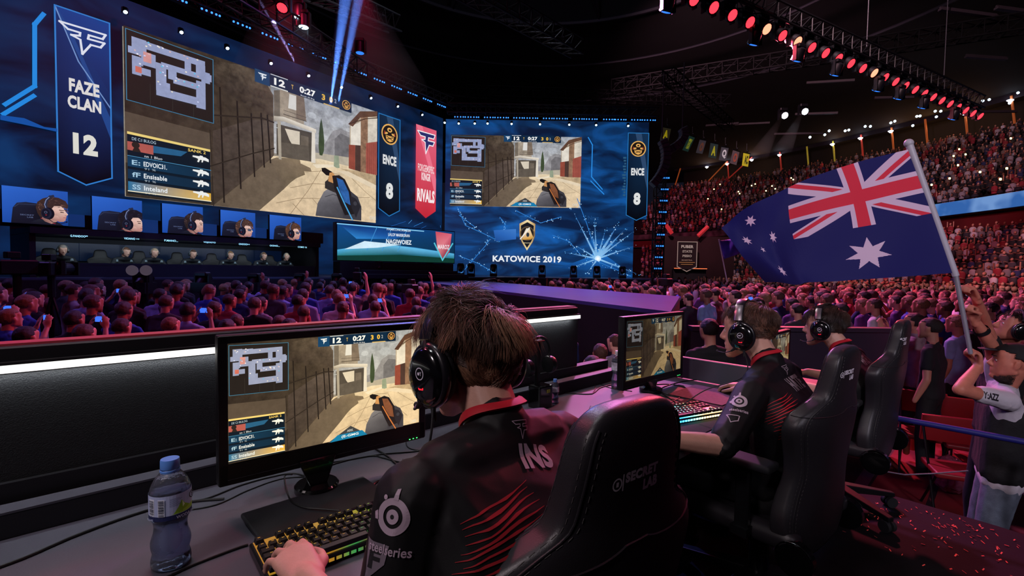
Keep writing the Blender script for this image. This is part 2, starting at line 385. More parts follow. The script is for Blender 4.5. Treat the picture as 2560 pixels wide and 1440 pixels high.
def game_picture(badge=True, skin='#7a4a32'):
    cv = Canvas(eps=0.003)
    def N(*uv): return [(16*uv[i], 9*(1-uv[i+1])) for i in range(0, len(uv), 2)]
    g = lambda *c: list(c)
    cv.poly(N(0, 0, 1, 0, 1, 1, 0, 1), '#8b8378', .5)
    # sky and far hills
    cv.poly(N(.48, 0, 1, 0, 1, .56, .48, .56), g('#8a9099', '#9da1a9', '#b9b8b8', '#aeacac'), .9)
    for x, y, r, c in ((.70, .10, .05, '#9fa4ac'), (.78, .2, .05, '#abafb6'), (.74, .34, .04, '#b0b2b6'), (.83, .08, .05, '#83898f'), (.66, .2, .03, '#b4b8be')):
        cv.disc(16*x, 9*(1-y), 16*r*.7, c, ry=9*r*.8, a=.6)
    cv.poly(N(.64, .50, .64, .44, .72, .40, .76, .28, .80, .24, .88, .26, .9, .5), '#8d8b8e', .8)
    cv.poly(N(.77, .50, .77, .34, .80, .28, .86, .30, .88, .5), '#6d6b6e', .7)
    cv.poly(N(.66, .54, .66, .49, .88, .46, .88, .55), '#b0a796', .3)
    # cypress
    cv.poly(N(.703, .20, .712, .28, .718, .38, .716, .46, .708, .50, .695, .50, .690, .44, .692, .33, .697, .25), '#3d4a33', .6)
    # ground in sun
    cv.poly(N(.40, .60, .60, .56, .70, .53, 1, .55, 1, 1, .26, 1), g('#d2bb9a', '#dcc8a6', '#e0cfb0', '#d8c3a2', '#d8c09e', '#c8b090'), .5)
    cv.poly(N(.80, .575, 1, .555, 1, .66, .92, .62), '#b39c7c', .7)
    cv.poly(N(.78, .60, .84, .585, 1, .66, 1, .70), '#dccbb0', .2)
    cv.poly(N(.66, .585, .76, .555, .80, .56, .68, .61), '#e4d6bd', .2)
    # cracks and slab joints in the paving
    for P in ((.62, .66, .72, .62, .80, .63), (.56, .80, .66, .74, .76, .72), (.50, .93, .60, .87, .70, .85), (.70, .62, .64, .80, .56, 1), (.80, .64, .84, .76, .92, .9), (.86, .64, .94, .74, 1, .8),
              (.66, .86, .70, .93, .68, 1), (.74, .66, .72, .76), (.88, .80, .96, .78), (.57, .92, .62, 1)):
        cv.line(N(*P), .035, '#8f7a60')
    # shaded ground
    cv.poly(N(.26, 1, .47, .62, .50, .59, .60, .565, .605, .60, .65, .62, .655, .645, .62, .655, .625, .68, .585, .72, .56, .76, .53, .82, .43, 1), g('#5a4d40', '#6a5c4d', '#776855', '#8a7960', '#81705a', '#7b6b56', '#7b6b56', '#7b6b56', '#76664f', '#6e604d', '#6e604d', '#66594a', '#66594a', '#5c5044')[:14], .45)
    # middle building
    cv.poly(N(.49, .10, .52, .08, .525, .30, .49, .33), '#6f665b', .6)
    cv.poly(N(.515, .05, .62, .06, .62, .31, .515, .31), '#9a8e7f', .7)
    cv.poly(N(.555, .09, .585, .09, .585, .20, .55, .20), '#d5d3cf', .1)
    cv.poly(N(.585, .08, .62, .08, .63, .26, .585, .26), '#77695c', .7)
    cv.line(N(.53, .255, .63, .262), .05, '#4f463d'); cv.line(N(.53, .225, .63, .232), .03, '#4f463d')
    cv.poly(N(.50, .34, .655, .34, .655, .57, .50, .57), '#4e473f', .5)
    cv.poly(N(.535, .36, .60, .355, .60, .46, .575, .49, .555, .44), '#cfc4b2', .2)
    cv.poly(N(.605, .38, .64, .38, .64, .47, .605, .47), '#6b6156', .5)
    cv.poly(N(.52, .47, .64, .45, .645, .57, .52, .58), '#5c544b', .5)
    cv.poly(N(.485, .29, .53, .275, .675, .305, .675, .335, .53, .31, .49, .325), g('#b9b0a2', '#d8d0c3', '#ded6c9', '#c9c0b1', '#a79d8f', '#8b8174'), .2)
    cv.poly(N(.655, .33, .670, .333, .672, .575, .652, .575), '#d9d1c4', .15)
    cv.poly(N(.503, .32, .517, .32, .520, .60, .508, .60), '#a59b8c', .2)
    cv.line(N(.475, .60, .475, .37, .503, .37), .05, '#b7b9bb')
    # right building
    cv.poly(N(.845, .18, .90, .06, 1, .0, 1, .57, .845, .565), '#ac9c88', .7)
    cv.poly(N(.85, .20, .91, .13, .915, .34, .85, .38), '#d9d2c6', .35)
    cv.poly(N(.84, .36, .875, .35, .875, .565, .84, .56), '#8c4638', .45)
    cv.poly(N(.875, .35, .91, .34, .91, .57, .875, .565), '#4a3630', .4)
    cv.poly(N(.905, .05, .945, .06, .945, .57, .905, .57), '#8a6a54', .95)
    cv.poly(N(.935, .31, 1, .27, 1, .57, .935, .57), '#9a4f44', .35)
    for i in range(5): cv.line(N(.945+.012*i, .31-.005*i, .945+.012*i, .57), .03, '#6e332d')
    cv.poly(N(.945, .08, 1, .06, 1, .27, .945, .30), '#c9c0b2', .6)
    cv.poly(N(.835, .19, .90, .05, 1, 0, 1, .045, .90, .105, .86, .20), '#5b3f31', .7)
    cv.line(N(.84, .185, .93, .10, 1, .06), .06, '#3e2b22')
    cv.poly(N(.76, .57, .762, .48, .785, .475, .79, .575, .775, .58), '#8f9a83', .4)
    k0 = len(cv.C)
    # near left building
    cv.poly(N(0, 0, .43, 0, .485, .14, .487, .58, .47, .62, .26, 1, 0, 1), g('#3b332c', '#54493c', '#73675a', '#6b5d4f', '#5e5144', '#4a4036', '#453b33'), .9)
    cv.poly(N(.25, .04, .36, .0, .44, .02, .483, .16, .483, .30, .40, .27, .30, .22, .26, .18), g('#4a4036', '#6b5f4f', '#5e5345', '#665a4d', '#5a4e43', '#554a3e', '#4c4238', '#443a32'), 1.3)
    cv.poly(N(.0, .50, .25, .52, .26, .80, .24, .82, 0, .8), '#6a5d50', .35)
    cv.poly(N(.26, .50, .40, .36, .484, .33, .487, .58, .30, .92, .26, .95), g('#5a4e46', '#645850', '#7a6c60', '#6a5d52', '#544940', '#4c423a'), .8)
    for x, y0, y1 in ((.285, .20, .97), (.345, .26, .86), (.397, .32, .76), (.435, .30, .68), (.46, .30, .64)): cv.line(N(x, y0, x+.012, y1), .09, '#2c2621')
    cv.line(N(.25, .40, .44, .33, .485, .34), .09, '#3a322b'); cv.line(N(.25, .74, .40, .60, .487, .53), .07, '#3a322b')
    cv.line(N(.25, .5, .26, 1), .05, '#3a322b')
    cv.C[k0:] = [(c[0]*.62, c[1]*.60, c[2]*.60, c[3]) for c in cv.C[k0:]]
    # mini map
    cv.poly(N(.005, .015, .262, .03, .262, .45, .005, .43), '#241f1d', .15)
    cv.line(N(.005, .015, .262, .03, .262, .45, .005, .43), .04, '#3b7396', closed=True)
    for i in range(1, 4): cv.line(N(.005+.064*i, .30, .005+.064*i, .44), .02, '#35322f')
    mp = '#8f98bb'
    def R(x0, y0, x1, y1, c=mp): cv.poly(N(x0, y0, x1, y0, x1, y1, x0, y1), c, .25)
    for q in ((.02, .05, .06, .12), (.06, .055, .105, .10), (.10, .06, .235, .10), (.01, .11, .05, .15), (.045, .12, .085, .20), (.02, .16, .05, .21), (.02, .20, .045, .27), (.085, .16, .115, .33), (.17, .09, .19, .165), (.10, .15, .235, .185),
              (.205, .09, .235, .175), (.222, .13, .25, .20), (.12, .18, .145, .24), (.135, .22, .21, .26), (.205, .2, .235, .375), (.085, .31, .235, .36), (.10, .27, .125, .31), (.225, .14, .255, .185), (.04, .22, .07, .26)): R(*q)
    R(.05, .12, .072, .18, '#c98e8d'); R(.028, .22, .045, .255, '#c46a5e')
    for i in range(40):
        q = rnd.choice(((.02, .05, .10, .10), (.10, .06, .235, .10), (.10, .15, .235, .185), (.205, .2, .235, .375), (.085, .31, .235, .36), (.085, .16, .115, .33), (.135, .22, .21, .26), (.02, .12, .085, .21))); x = rnd.uniform(q[0], q[2]-.005); y = rnd.uniform(q[1], q[3]-.01)
        R(x, y, x+.005, y+.008, rnd.choice(['#e8e4ee', '#bfc7ea', '#caa', '#57b7dd', '#e0d7c8']).replace('#caa', '#ccaaaa'))
    # top score bar
    nv = '#0d2741'; cv.poly(N(.405, .0, .84, .0, .84, .10, .405, .09), nv, .1)
    cv.poly(N(.405, .0, .463, .0, .463, .095, .405, .092), '#123f66', .1)
    fc_logo(cv, 16*.434, 9*.955, .55, .48, '#dfe6ee')
    cv.text('12', 16*.503, 9*.955, .72, .46, '#f2f2f0', .04); cv.text('T', 16*.557, 9*.955, .15, .30, '#c8a452', .03)
    cv.text('0:27', 16*.624, 9*.957, 1.15, .44, '#f4f4f2', .04); cv.text('Bomb 30 Bng', 16*.624, 9*.913, 1.0, .13, '#c8ccd2', .01)
    cv.text('3', 16*.698, 9*.955, .26, .42, '#e3b544', .04); cv.text('0', 16*.735, 9*.955, .28, .42, '#e3b544', .04); cv.text('2', 16*.757, 9*.955, .16, .30, '#a4aab2', .02)
    cv.line(N(.467, .088, .535, .09), .07, '#d6d6d2'); cv.line(N(.70, .094, .775, .096), .07, '#d7b265'); cv.line(N(.467, .004, .535, .004), .05, '#cfd6dd')
    cv.poly(N(.785, .0, .84, .0, .84, .10, .785, .10), '#0b1f36'); round_emblem(cv, 16*.812, 9*.952, .34)
    # player list
    cv.poly(N(.0, .625, .243, .64, .243, .995, .0, .985), '#0d1a26', .1)
    cv.poly(N(0, .622, .243, .637, .243, .652, 0, .637), '#e2c878')
    cv.text('DE C:I BULOG', 16*.045, 9*(1-.66), 1.05, .16, '#9fb4c4', .01)
    cv.text('SANK 2', 16*.2, 9*(1-.665), .9, .17, '#e0bf62', .02)
    cv.poly(N(.0, .68, .17, .68, .15, .715, .0, .73), '#255a82', .2)
    cv.poly(N(.0, .68, .07, .68, .07, .735, 0, .73), '#a8564f', .3); cv.disc(16*.022, 9*(1-.695), .17, '#2a2320'); cv.poly(N(.012, .735, .018, .71, .030, .71, .036, .735), '#2a2320')
    cv.text('nn 1 Bluo', 16*.07, 9*(1-.752), .8, .14, '#c2c8cf', .01)
    for i, (nm, y) in enumerate((('EDVOIC31.', .80), ('Ensisable', .872), ('Inteland', .945))):
        c = ('#123a58', '#12304a', '#2a6d96')[i]
        cv.poly(N(.0, y-.03, .243, y-.018, .243, y+.036, .0, y+.026), [c, '#10283c' if i < 2 else '#d6a63c', '#10283c' if i < 2 else '#e2b54a', c], .1)
        cv.text(nm, 16*.075, 9*(1-y), 1.05, .26, '#dfe5ea', .02); cv.text('91 %', 16*.06, 9*(1-y-.028), .5, .11, '#9aa6b0', .01)
        cv.text(('E:', 'fF', 'SS')[i], 16*.022, 9*(1-y), .36, .26, '#9fc2d8', .02)
    cv.line(N(0, .972, .243, .980), .05, '#e6dcc0'); cv.line(N(0, .765, .243, .775), .04, '#3f7ca4')
    for y in (.71, .80, .87, .94): rifle(cv, 16*.185, 9*(1-y), .82, '#e4e6e4')
    # hands and rifle in view
    cv.poly(N(.655, 1, .665, .90, .695, .80, .72, .765, .77, .80, .80, .88, .81, 1), g('#4c4a50', '#5f5d63', '#77757a', '#7d7b80', '#5c5a60', '#49474d', '#3b3a3f'), .3)
    cv.poly(N(.70, .77, .70, .72, .725, .68, .76, .70, .775, .80, .74, .79), '#2f2b2b', .4)
    cv.line(N(.70, .84, .74, .81, .79, .83), .04, '#3c3b40')
    cv.poly(N(.79, .80, .83, .76, .87, .80, .89, .88, .89, 1, .79, 1), '#3b3a41', .2)
    cv.poly(N(.683, .615, .70, .607, .735, .63, .728, .665, .705, .665, .685, .64), '#1a1716')
    cv.poly(N(.722, .64, .738, .632, .75, .655, .74, .72, .715, .71), '#c08a56', .3)
    cv.poly(N(.735, .66, .77, .645, .80, .67, .83, .76, .84, .85, .85, .95, .80, .97, .775, .88, .745, .76), '#1e1a1b', .4)
    cv.poly(N(.757, .67, .79, .68, .82, .77, .83, .88, .80, .86, .77, .76), skin, .8)
    cv.poly(N(.83, .80, .86, .82, .885, .88, .86, .98, .835, .9), '#25242a', .2)
    cv.disc(16*.855, 9*(1-.86), .16, '#3a3a42')
    cv.line(N(.76, .75, .80, .88, .84, 1), .10, '#c0703a' if skin[1] == '7' else '#4aa0d8')
    cv.text('CASS', 16*.955, 9*(1-.965), .6, .26, '#cfd0cc', .01)
    if badge:
        cv.poly(N(.455, 1, .50, .955, .575, .88, .625, .94, .66, 1), '#3d3f42', .2)
        cv.poly(N(.465, 1, .505, .945, .64, .945, .67, 1), '#1577a8', .1)
        cv.text('ARK', 16*.573, 9*(1-.923), .55, .2, '#c4c8ca', .01); cv.text('(E-GMG', 16*.573, 9*(1-.972), 1.5, .27, '#eef2f4', .02)
    return cv

def tinted(cv, t):
    cv.C = [(c[0]*t[0], c[1]*t[1], c[2]*t[2], c[3]) for c in cv.C]; return cv
def portrait(kind):
    """head shot of a seated player on a blue screen; 10 x 5 units"""
    cv = Canvas(eps=.004); hx, hair, glasses, low = kind; r = random.Random(int(hx*100)); g = lambda *c: list(c)
    hy = -low
    def P(*q): return [(hx+q[i], max(0.0, q[i+1]+hy)) for i in range(0, len(q), 2)]
    cv.poly([(0, 0), (14, 0), (14, 5), (0, 5)], ['#1b4ca8', '#153f8a', '#2456b4', '#2d66cc'], .12)
    cv.poly([(hx+2.6, 0), (14, 0), (14, 1.7), (hx+2.9, 1.9)], ['#2b5fb8', '#2453a4', '#1f4a96', '#3a70cc'], .1)
    cv.poly([(hx-3.9, 0), (hx-3.7, 2.1), (hx-3.3, 2.8), (hx-2.4, 3.0), (hx-1.1, 2.9), (hx-.6, 2.3), (hx-.4, 0)], ['#11141f', '#191e30', '#242b44', '#1e2438', '#171c2e', '#11141f', '#0d0f18'], .2)
    cv.line([(hx-3.55, 2.2), (hx-3.1, 2.65), (hx-1.2, 2.72)], .05, '#3a4464'); cv.text('SECRET', hx-2.3, 1.2, 1.4, .18, '#5d6a90', .01); cv.text('LAB', hx-2.0, .9, .6, .18, '#5d6a90', .01)
    cv.poly(P(-2.3, 0, -1.5, .9, -.4, 1.35, .7, .9, 1.5, .35, 1.8, 0), g('#0e1018', '#1a1d2a', '#262a3a', '#1a1c28', '#12141c', '#0e1018'), .2); cv.line(P(-.9, 1.25, -.2, .75, .6, .55), .07, '#b02838')
    cv.poly(P(-.8, 1.2, -.7, 2.0, .5, 1.7, .8, .9, .2, .5, -.5, .8), g('#8f6660', '#a0746c', '#c2958c', '#b98c82', '#a87a72', '#8a605a'))
    # face turned right and down
    cv.poly(P(-.55, 1.5, -.6, 3.2, .3, 3.5, 1.25, 3.25, 1.62, 2.75, 1.72, 2.45, 2.02, 2.0, 1.86, 1.84, 1.80, 1.62, 1.84, 1.48, 1.72, 1.36, 1.74, 1.15, 1.52, .92, 1.1, .86, .5, 1.05, -.1, 1.3),
            g('#b08078', '#c2948a', '#dcb2a6', '#ecc8bc', '#f0cec2', '#e8c2b4', '#f2d0c4', '#d0a093', '#cd9b8e', '#b87a72', '#c98f86', '#c4948a', '#b4857c', '#a87870', '#a87a72', '#a47670'), .06)
    cv.poly(P(.3, 2.9, 1.2, 2.75, 1.1, 2.2, .6, 2.0, .2, 2.3), g('#e6beb2', '#e9c2b6', '#dcb0a2', '#d2a498', '#d6aa9e'))
    cv.poly(P(.1, 1.9, .9, 1.7, 1.1, 1.25, .5, 1.15, 0, 1.4), g('#c99c92', '#d8aca0', '#c0928a', '#b08078', '#b48880'))
    cv.poly(P(1.02, 2.62, 1.58, 2.58, 1.60, 2.50, 1.05, 2.50), '#5a4038'); cv.poly(P(1.10, 2.30, 1.30, 2.36, 1.56, 2.28, 1.55, 2.20, 1.2, 2.22), '#4a342e'); cv.poly(P(1.62, 1.86, 1.84, 1.86, 1.78, 1.78, 1.66, 1.78), '#a06a62'); cv.poly(P(1.45, 1.54, 1.82, 1.56, 1.83, 1.48, 1.5, 1.46), '#9c5a56')
    if glasses: cv.line(P(.3, 2.45, 1.0, 2.42, 1.02, 2.1, 1.6, 2.05, 1.7, 2.4, 1.0, 2.42), .08, '#15151c'); cv.poly(P(1.05, 2.38, 1.62, 2.36, 1.55, 2.1, 1.08, 2.12), '#4c5a78')
    # hair: mass, then locks
    cv.poly(P(-1.25, 1.9, -1.42, 2.7, -1.25, 3.5, -.7, 4.05, .1, 4.4, 1.0, 4.35, 1.75, 3.95, 2.05, 3.4, 2.0, 2.9, 1.6, 2.95, 1.2, 3.15, .5, 3.1, .2, 2.6, -.1, 2.0, -.5, 1.4, -1.0, 1.4), hair, .9)
    h0 = hair.lstrip('#'); hc = [int(h0[i:i+2], 16) for i in (0, 2, 4)]
    for i in range(70):
        t = r.uniform(0, 1); x = -1.25+3.1*t; y = 3.0+1.25*math.sin(PI*min(1, t*1.05))-r.uniform(0, 1.1)*(1 if t < .7 else .5); k = r.uniform(.6, 2.1); c = '#%02x%02x%02x' % tuple(min(255, int(q*k)) for q in hc)
        L_ = r.uniform(.3, .7); a = LERP(2.4, -.9, t)+r.uniform(-.3, .3); dx, dy = math.cos(a)*L_*.8, math.sin(a)*L_*.5-.05
        cv.poly(P(x, y, x+dx*.5+.04, y+dy*.5+.05, x+dx, y+dy, x+dx*.5-.03, y+dy*.5-.05), c)
    cv.line(P(-.30, 2.5, -.48, 3.2, -.30, 3.9, .05, 4.38, .35, 4.5), .30, '#262c44'); cv.line(P(-.40, 2.6, -.55, 3.2, -.38, 3.85, -.06, 4.28), .07, '#8896c4')
    cv.disc(hx-.15, 1.95+hy, .62, '#0c0e16', ry=.85); cv.disc(hx-.38, 1.95+hy, .55, '#1c2032', ry=.78); cv.disc(hx-.45, 1.97+hy, .42, '#10131e', ry=.6); cv.ring(hx-.45, 2.1+hy, .12, .16, '#6c789c', 14); cv.disc(hx-.42, 1.72+hy, .09, '#d03040', 8, ry=.05)
    cv.line(P(-.2, 1.2, .3, .72, 1.2, .62, 1.75, .85), .08, '#0c0e16'); cv.disc(hx+1.78, .9+hy, .10, '#0c0e16', 10)
    return cv
# ------------------------------------------------------------------ setting: hall floor, stage, platform, stands, roof
FLOORZ = -0.85; STZ = 1.0
M_floor = mat('hall floor dark', '#231a1f', .7, noise_amt=.4, noise_scale=1.5)
mb = MB(); mb.box((7, 32, FLOORZ-.1), (110, 110, .2)); f = mb.build('floor', M_floor); tag(f, kind='structure')
M_plat = mat('platform vinyl', '#0b0a0e', .8, spec=.15, noise_amt=.35, noise_scale=6, bump=.08)
# players' platform, cut along the desk line
P = [dk(-3.2, 1.72), dk(3.66, 1.72), dk(3.72, .9), dk(3.68, .0), dk(3.5, -1.0), dk(3.0, -2.2), dk(-3.2, -2.4)]
mb = MB(); mb.prism([(p.x, p.y) for p in P], FLOORZ+.02, 0.0); o = mb.build('floor_platform', M_plat); tag(o, kind='structure')

# LED wall frames: origin at stage height zero, X along the wall, Y up, Z towards the hall
WL0 = Vector((-11.41, 14.05, 0)); WLD = Vector((.585, .811, 0)).normalized(); WLN = Vector((WLD.y, -WLD.x, 0))
def frame(o, dx): 
    n = Vector((dx.y, -dx.x, 0)); return Matrix(((dx.x, 0, n.x, o.x), (dx.y, 0, n.y, o.y), (0, 1, 0, o.z), (0, 0, 0, 1)))
FL = frame(WL0, WLD); FLI = FL.inverted()
WR0 = Vector((-3.53, 24.9, 0)); FR = frame(WR0, Vector((1, 0, 0))); FRI = FR.inverted()
def onp(Fm, px, py, off=0.0):
    """where the sight line through a pixel meets a wall frame: (along, up)"""
    inv = Fm.inverted(); o = inv @ CAM; d = inv.to_3x3() @ ray(px, py); t = (off-o.z)/d.z; p = o+d*t; return (p.x, p.y)

# stage deck (cut away behind the player booth)
M_deck = mat('stage deck', '#3a4c5c', .28, spec=.6, noise_amt=.2, noise_scale=1.2)
M_black = mat('black cladding', '#0d0e13', .6)
S = [(-16.5, 6.0), (-10.1, 9.4), (-7.44, 12.4), (-2.6, 17.5), (0.2, 20.3), (7.2, 20.8), (7.2, 26.5), (-5.0, 26.5), (-5.3, 22.5), (-8.9, 17.5), (-6.0, 15.4), (-9.3, 11.0), (-12.6, 13.2), (-20, 9.0)]
mb = MB(); mb.prism(S, FLOORZ, STZ-.04); o = mb.build('stage_front', M_black); tag(o, kind='structure')
mb = MB(); mb.prism(S, STZ-.04, STZ); o = mb.build('stage_deck', M_deck); tag(o, kind='structure')
# catwalk
CZ = .9
near = [atz(1054, 704, CZ), atz(1602, 770, CZ)]; far = [atz(1153, 694.5, CZ), atz(1700, 741, CZ)]
d = (near[1]-near[0]).normalized(); a0 = near[0]-d*1.5; a1 = near[1]+d*.5; wv = Vector((-d.y, d.x, 0))*2.3
M_cat = mat('catwalk top', '#3c3f86', .3, noise_amt=.12, noise_scale=2)
Pc = [(a0.x, a0.y), (a1.x, a1.y), (far[1].x, far[1].y), ((a0+wv).x, (a0+wv).y)]
mb = MB(); mb.prism(Pc, CZ-.05, CZ); o = mb.build('floor_catwalk', M_cat); tag(o, kind='structure')
mb = MB(); mb.prism(Pc, FLOORZ, CZ-.05); o = mb.build('catwalk_side', mat('catwalk side drape', '#110c13', .8, noise_amt=.3, noise_scale=3)); tag(o, kind='structure')
CATN, CATF, CATD = a0, a0+wv, d
# crowd barrier beyond the catwalk head, on the right
g0 = Vector((2.1, 5.62, FLOORZ)); g1 = Vector((4.6, 5.76, FLOORZ))
mb = MB(); dd = (g1-g0); L_ = dd.length; rot = Matrix.Rotation(math.atan2(dd.y, dd.x), 3, 'Z')
mb.box((g0+g1)/2+Vector((0, 0, .76)), (L_, .06, 1.5), rot); mb.box((g0+g1)/2+Vector((0, 0, 1.54)), (L_, .14, .05), rot)
o = mb.build('crowd_barrier', mat('barrier sheet', '#332a3c', .45)); tag(o, 'long dark grey crowd barrier crossing the hall floor beyond the catwalk', 'barrier')

# ---- stands
TP = [(9, 66), (17.5, 56), (23, 44), (24.0, 33), (23.0, 25), (21.0, 17), (17.0, 9)]       # front line of the lower tier in plan
TPc = [Vector((p.x, p.y, 0)) for p in catmull([(x, y, 0) for x, y in TP], 6)]
def outn(i):
    a = TPc[max(i-1, 0)]; b = TPc[min(i+1, len(TPc)-1)]; t = (b-a).normalized(); return Vector((-t.y, t.x, 0))
TN = [outn(i) for i in range(len(TPc))]
LOWN, LOWD, LOWR, LOWZ = 11, .85, .43, 0.0
UPN, UPD, UPR, UP0, UPZ = 20, .85, .47, 8.3, 6.3
M_conc = mat('stand concrete', '#1c161c', .85, noise_amt=.3, noise_scale=3)
def tier(n, dep, rise, off, z0, name):
    V = []; Fc = []
    prof = []
    for r in range(n): prof += [(off+r*dep, z0+r*rise), (off+(r+1)*dep, z0+r*rise)]
    prof.append((off+n*dep, z0+n*rise)); prof.insert(0, (off, z0-.5))
    for p, nn in zip(TPc, TN):
        for s, z in prof: V.append(tuple(p+nn*s+Vector((0, 0, z))))
    m = len(prof)
    for i in range(len(TPc)-1):
        for j in range(m-1): Fc.append((i*m+j, (i+1)*m+j, (i+1)*m+j+1, i*m+j+1))
    o = link(name, mesh_from(V, Fc, name), m=M_conc); tag(o, kind='structure'); return o
tier(LOWN, LOWD, LOWR, 0, LOWZ, 'floor_lower_stand'); tier(UPN, UPD, UPR, UP0, UPZ, 'floor_upper_stand')
def band(name, off, z0, z1, m, i0=0, i1=None, dz=0.0):
    V = []; Fc = []; i1 = len(TPc) if i1 is None else i1
    for i in range(i0, i1):
        p = TPc[i]+TN[i]*off; V += [(p.x, p.y, z0), (p.x, p.y, z1)]
    for i in range(i1-i0-1): Fc.append((2*i, 2*i+2, 2*i+3, 2*i+1))
    return link(name, mesh_from(V, Fc, name), m=m)
NT = len(TPc)
o = band('wall_stand_front', -.02, FLOORZ, .1, mat('stand front panel', '#1a1216', .6)); tag(o, kind='structure')
o = band('wall_under_gallery', UP0+.3, LOWZ+LOWN*LOWR, UPZ, mat('under gallery', '#571016', .7, noise_amt=.3, noise_scale=.4)); tag(o, kind='structure')
TOPS, TOPZ = UP0+UPN*UPD, UPZ+UPN*UPR
o = band('wall_stand_back', TOPS+2.6, TOPZ, TOPZ+3.4, mat('stand back wall', '#060508', .8)); tag(o, kind='structure')
# gallery soffit and front parapet
V = []; Fc = []
for p, nn in zip(TPc, TN):
    for s, z in ((UP0-.35, UPZ-.55), (UP0+.3, UPZ-.55)): q = p+nn*s; V.append((q.x, q.y, z))
for i in range(NT-1): Fc.append((2*i, 2*i+2, 2*i+3, 2*i+1))
o = link('trim_1', mesh_from(V, Fc, 'soffit'), m=mat('gallery soffit', '#7a1c22', .6)); tag(o, kind='structure')
# fascia: printed banners at the far end, a lit ribbon board on the near side
KS = next(j for j in range(NT) if 1280+1200*(TPc[j]+TN[j]*UP0).x/(TPc[j]+TN[j]*UP0).y > 2120)
o = band('gallery_parapet', UP0-.36, UPZ-.55, UPZ+.15, mat('parapet panel', '#4a4048', .7, noise_amt=.7, noise_scale=1.3, detail=1), 0, KS+1); tag(o, 'strip of grey printed banners along the far gallery front', 'banner strip')
mr_ = bpy.data.materials.new('ribbon board'); mr_.use_nodes = True; nt = mr_.node_tree; b = nt.nodes['Principled BSDF']
nz = nt.nodes.new('ShaderNodeTexNoise'); nz.inputs['Scale'].default_value = .55; tc = nt.nodes.new('ShaderNodeTexCoord'); nt.links.new(tc.outputs['Object'], nz.inputs['Vector'])
cr = nt.nodes.new('ShaderNodeValToRGB'); cr.color_ramp.elements[0].position = .4; cr.color_ramp.elements[0].color = (.03, .13, .42, 1); cr.color_ramp.elements[1].position = .6; cr.color_ramp.elements[1].color = (.16, .32, .66, 1)
nt.links.new(nz.outputs[0], cr.inputs[0]); nt.links.new(cr.outputs[0], b.inputs['Emission Color']); b.inputs['Emission Strength'].default_value = .9; b.inputs['Base Color'].default_value = (.01, .01, .01, 1)
o = band('ribbon_display', UP0-.4, UPZ-.5, UPZ+.45, mr_, KS, NT); tag(o, 'long pale blue lit ribbon display along the gallery front', 'display')
o = band('gallery_rail', UP0-.36, UPZ+.5, UPZ+.56, mat('dark rail', '#17151c', .4, metal=.6)); tag(o, 'thin dark guard rail along the gallery front', 'railing')

# ---- roof
M_roof = mat('dark roof boards', '#09080c', .9, noise_amt=.5, noise_scale=.35)
RC = Vector((2, 22, 0))
prof = [(78, 18.6), (50, 19.0), (32, 19.3), (14.2, 19.5), (13.5, 21.5), (0.1, 24.5)]
mb = MB(); mb.lathe(prof, RC, 64, cap=False); o = mb.build('ceiling', M_roof, smooth=True); tag(o, kind='structure')
M_steel = mat('dark roof steel', '#26262f', .5, metal=.2)
M_tr2 = mat('shade-darkened truss', '#060608', .8, spec=.1)  # truss black deepened so the colour itself carries the roof's shade
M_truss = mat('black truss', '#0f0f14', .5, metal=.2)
def ringbeam(R_, z, r, name, lab):
    mb = MB(); pts = [RC+Vector((R_*math.cos(a), R_*math.sin(a), z)) for a in np.linspace(0, 2*PI, 97)[:-1]]
    mb.tube(pts, r, 6, closed=True)
    return tag(mb.build(name, M_steel, smooth=True), lab, 'roof beam')
ringbeam(13.6, 19.2, .16, 'ring_beam', 'inner dark steel ring beam under the dome of the roof')
ringbeam(18.5, 18.2, .09, 'ring_beam', 'outer thin steel ring beam around the dome of the roof')
ringbeam(24.0, 17.2, .10, 'ring_beam', 'widest steel ring beam hanging under the dark roof')
for k in range(16):
    a = 2*PI*k/16+.1
    mb = MB(); e = Vector((math.cos(a), math.sin(a), 0)); e2 = Vector((math.cos(a+.2), math.sin(a+.2), 0))
    mb.tube([RC+e*13.6+Vector((0, 0, 19.2)), RC+e*5+Vector((0, 0, 20.6)), RC+Vector((0, 0, 21))], .07, 5)
    mb.tube([RC+e*13.6+Vector((0, 0, 19.2)), RC+e2*5+Vector((0, 0, 20.6))], .05, 5)
    o = mb.build('roof_spoke', M_steel); tag(o, 'thin dark steel spoke inside the roof ring', 'roof beam', 'spokes of the roof ring')
def truss(name, p0, p1, w_, label, r=.035, bays=None, m=None, cat='truss', group=None):
    p0, p1 = Vector(p0), Vector(p1); d = p1-p0; n = bays or max(3, int(d.length/(w_*1.1))); t = d.normalized()
    s = t.cross(Vector((0, 0, 1)));
    if s.length < .1: s = Vector((1, 0, 0))
    s.normalize(); u_ = s.cross(t); root = empty(name, p0, label=label, cat=cat, group=group)
    ch = [s*w_/2+u_*w_/2, -s*w_/2+u_*w_/2, -s*w_/2-u_*w_/2, s*w_/2-u_*w_/2]
    mb = MB()
    for c in ch: mb.cyl(c, c+d, r, n=6)
    mb.build('chords', m or M_truss, root, smooth=True)
    mb = MB()
    for i in range(n):
        a, b_ = d*(i/n), d*((i+1)/n)
        for k in range(4):
            c0, c1 = ch[k], ch[(k+1) % 4]; mb.cyl(a+c0, b_+c1 if i % 2 else b_+c1, r*.55, n=5); mb.cyl(a+c0, a+c1, r*.5, n=5)
    mb.build('lacing', m or M_truss, root, smooth=True); return root
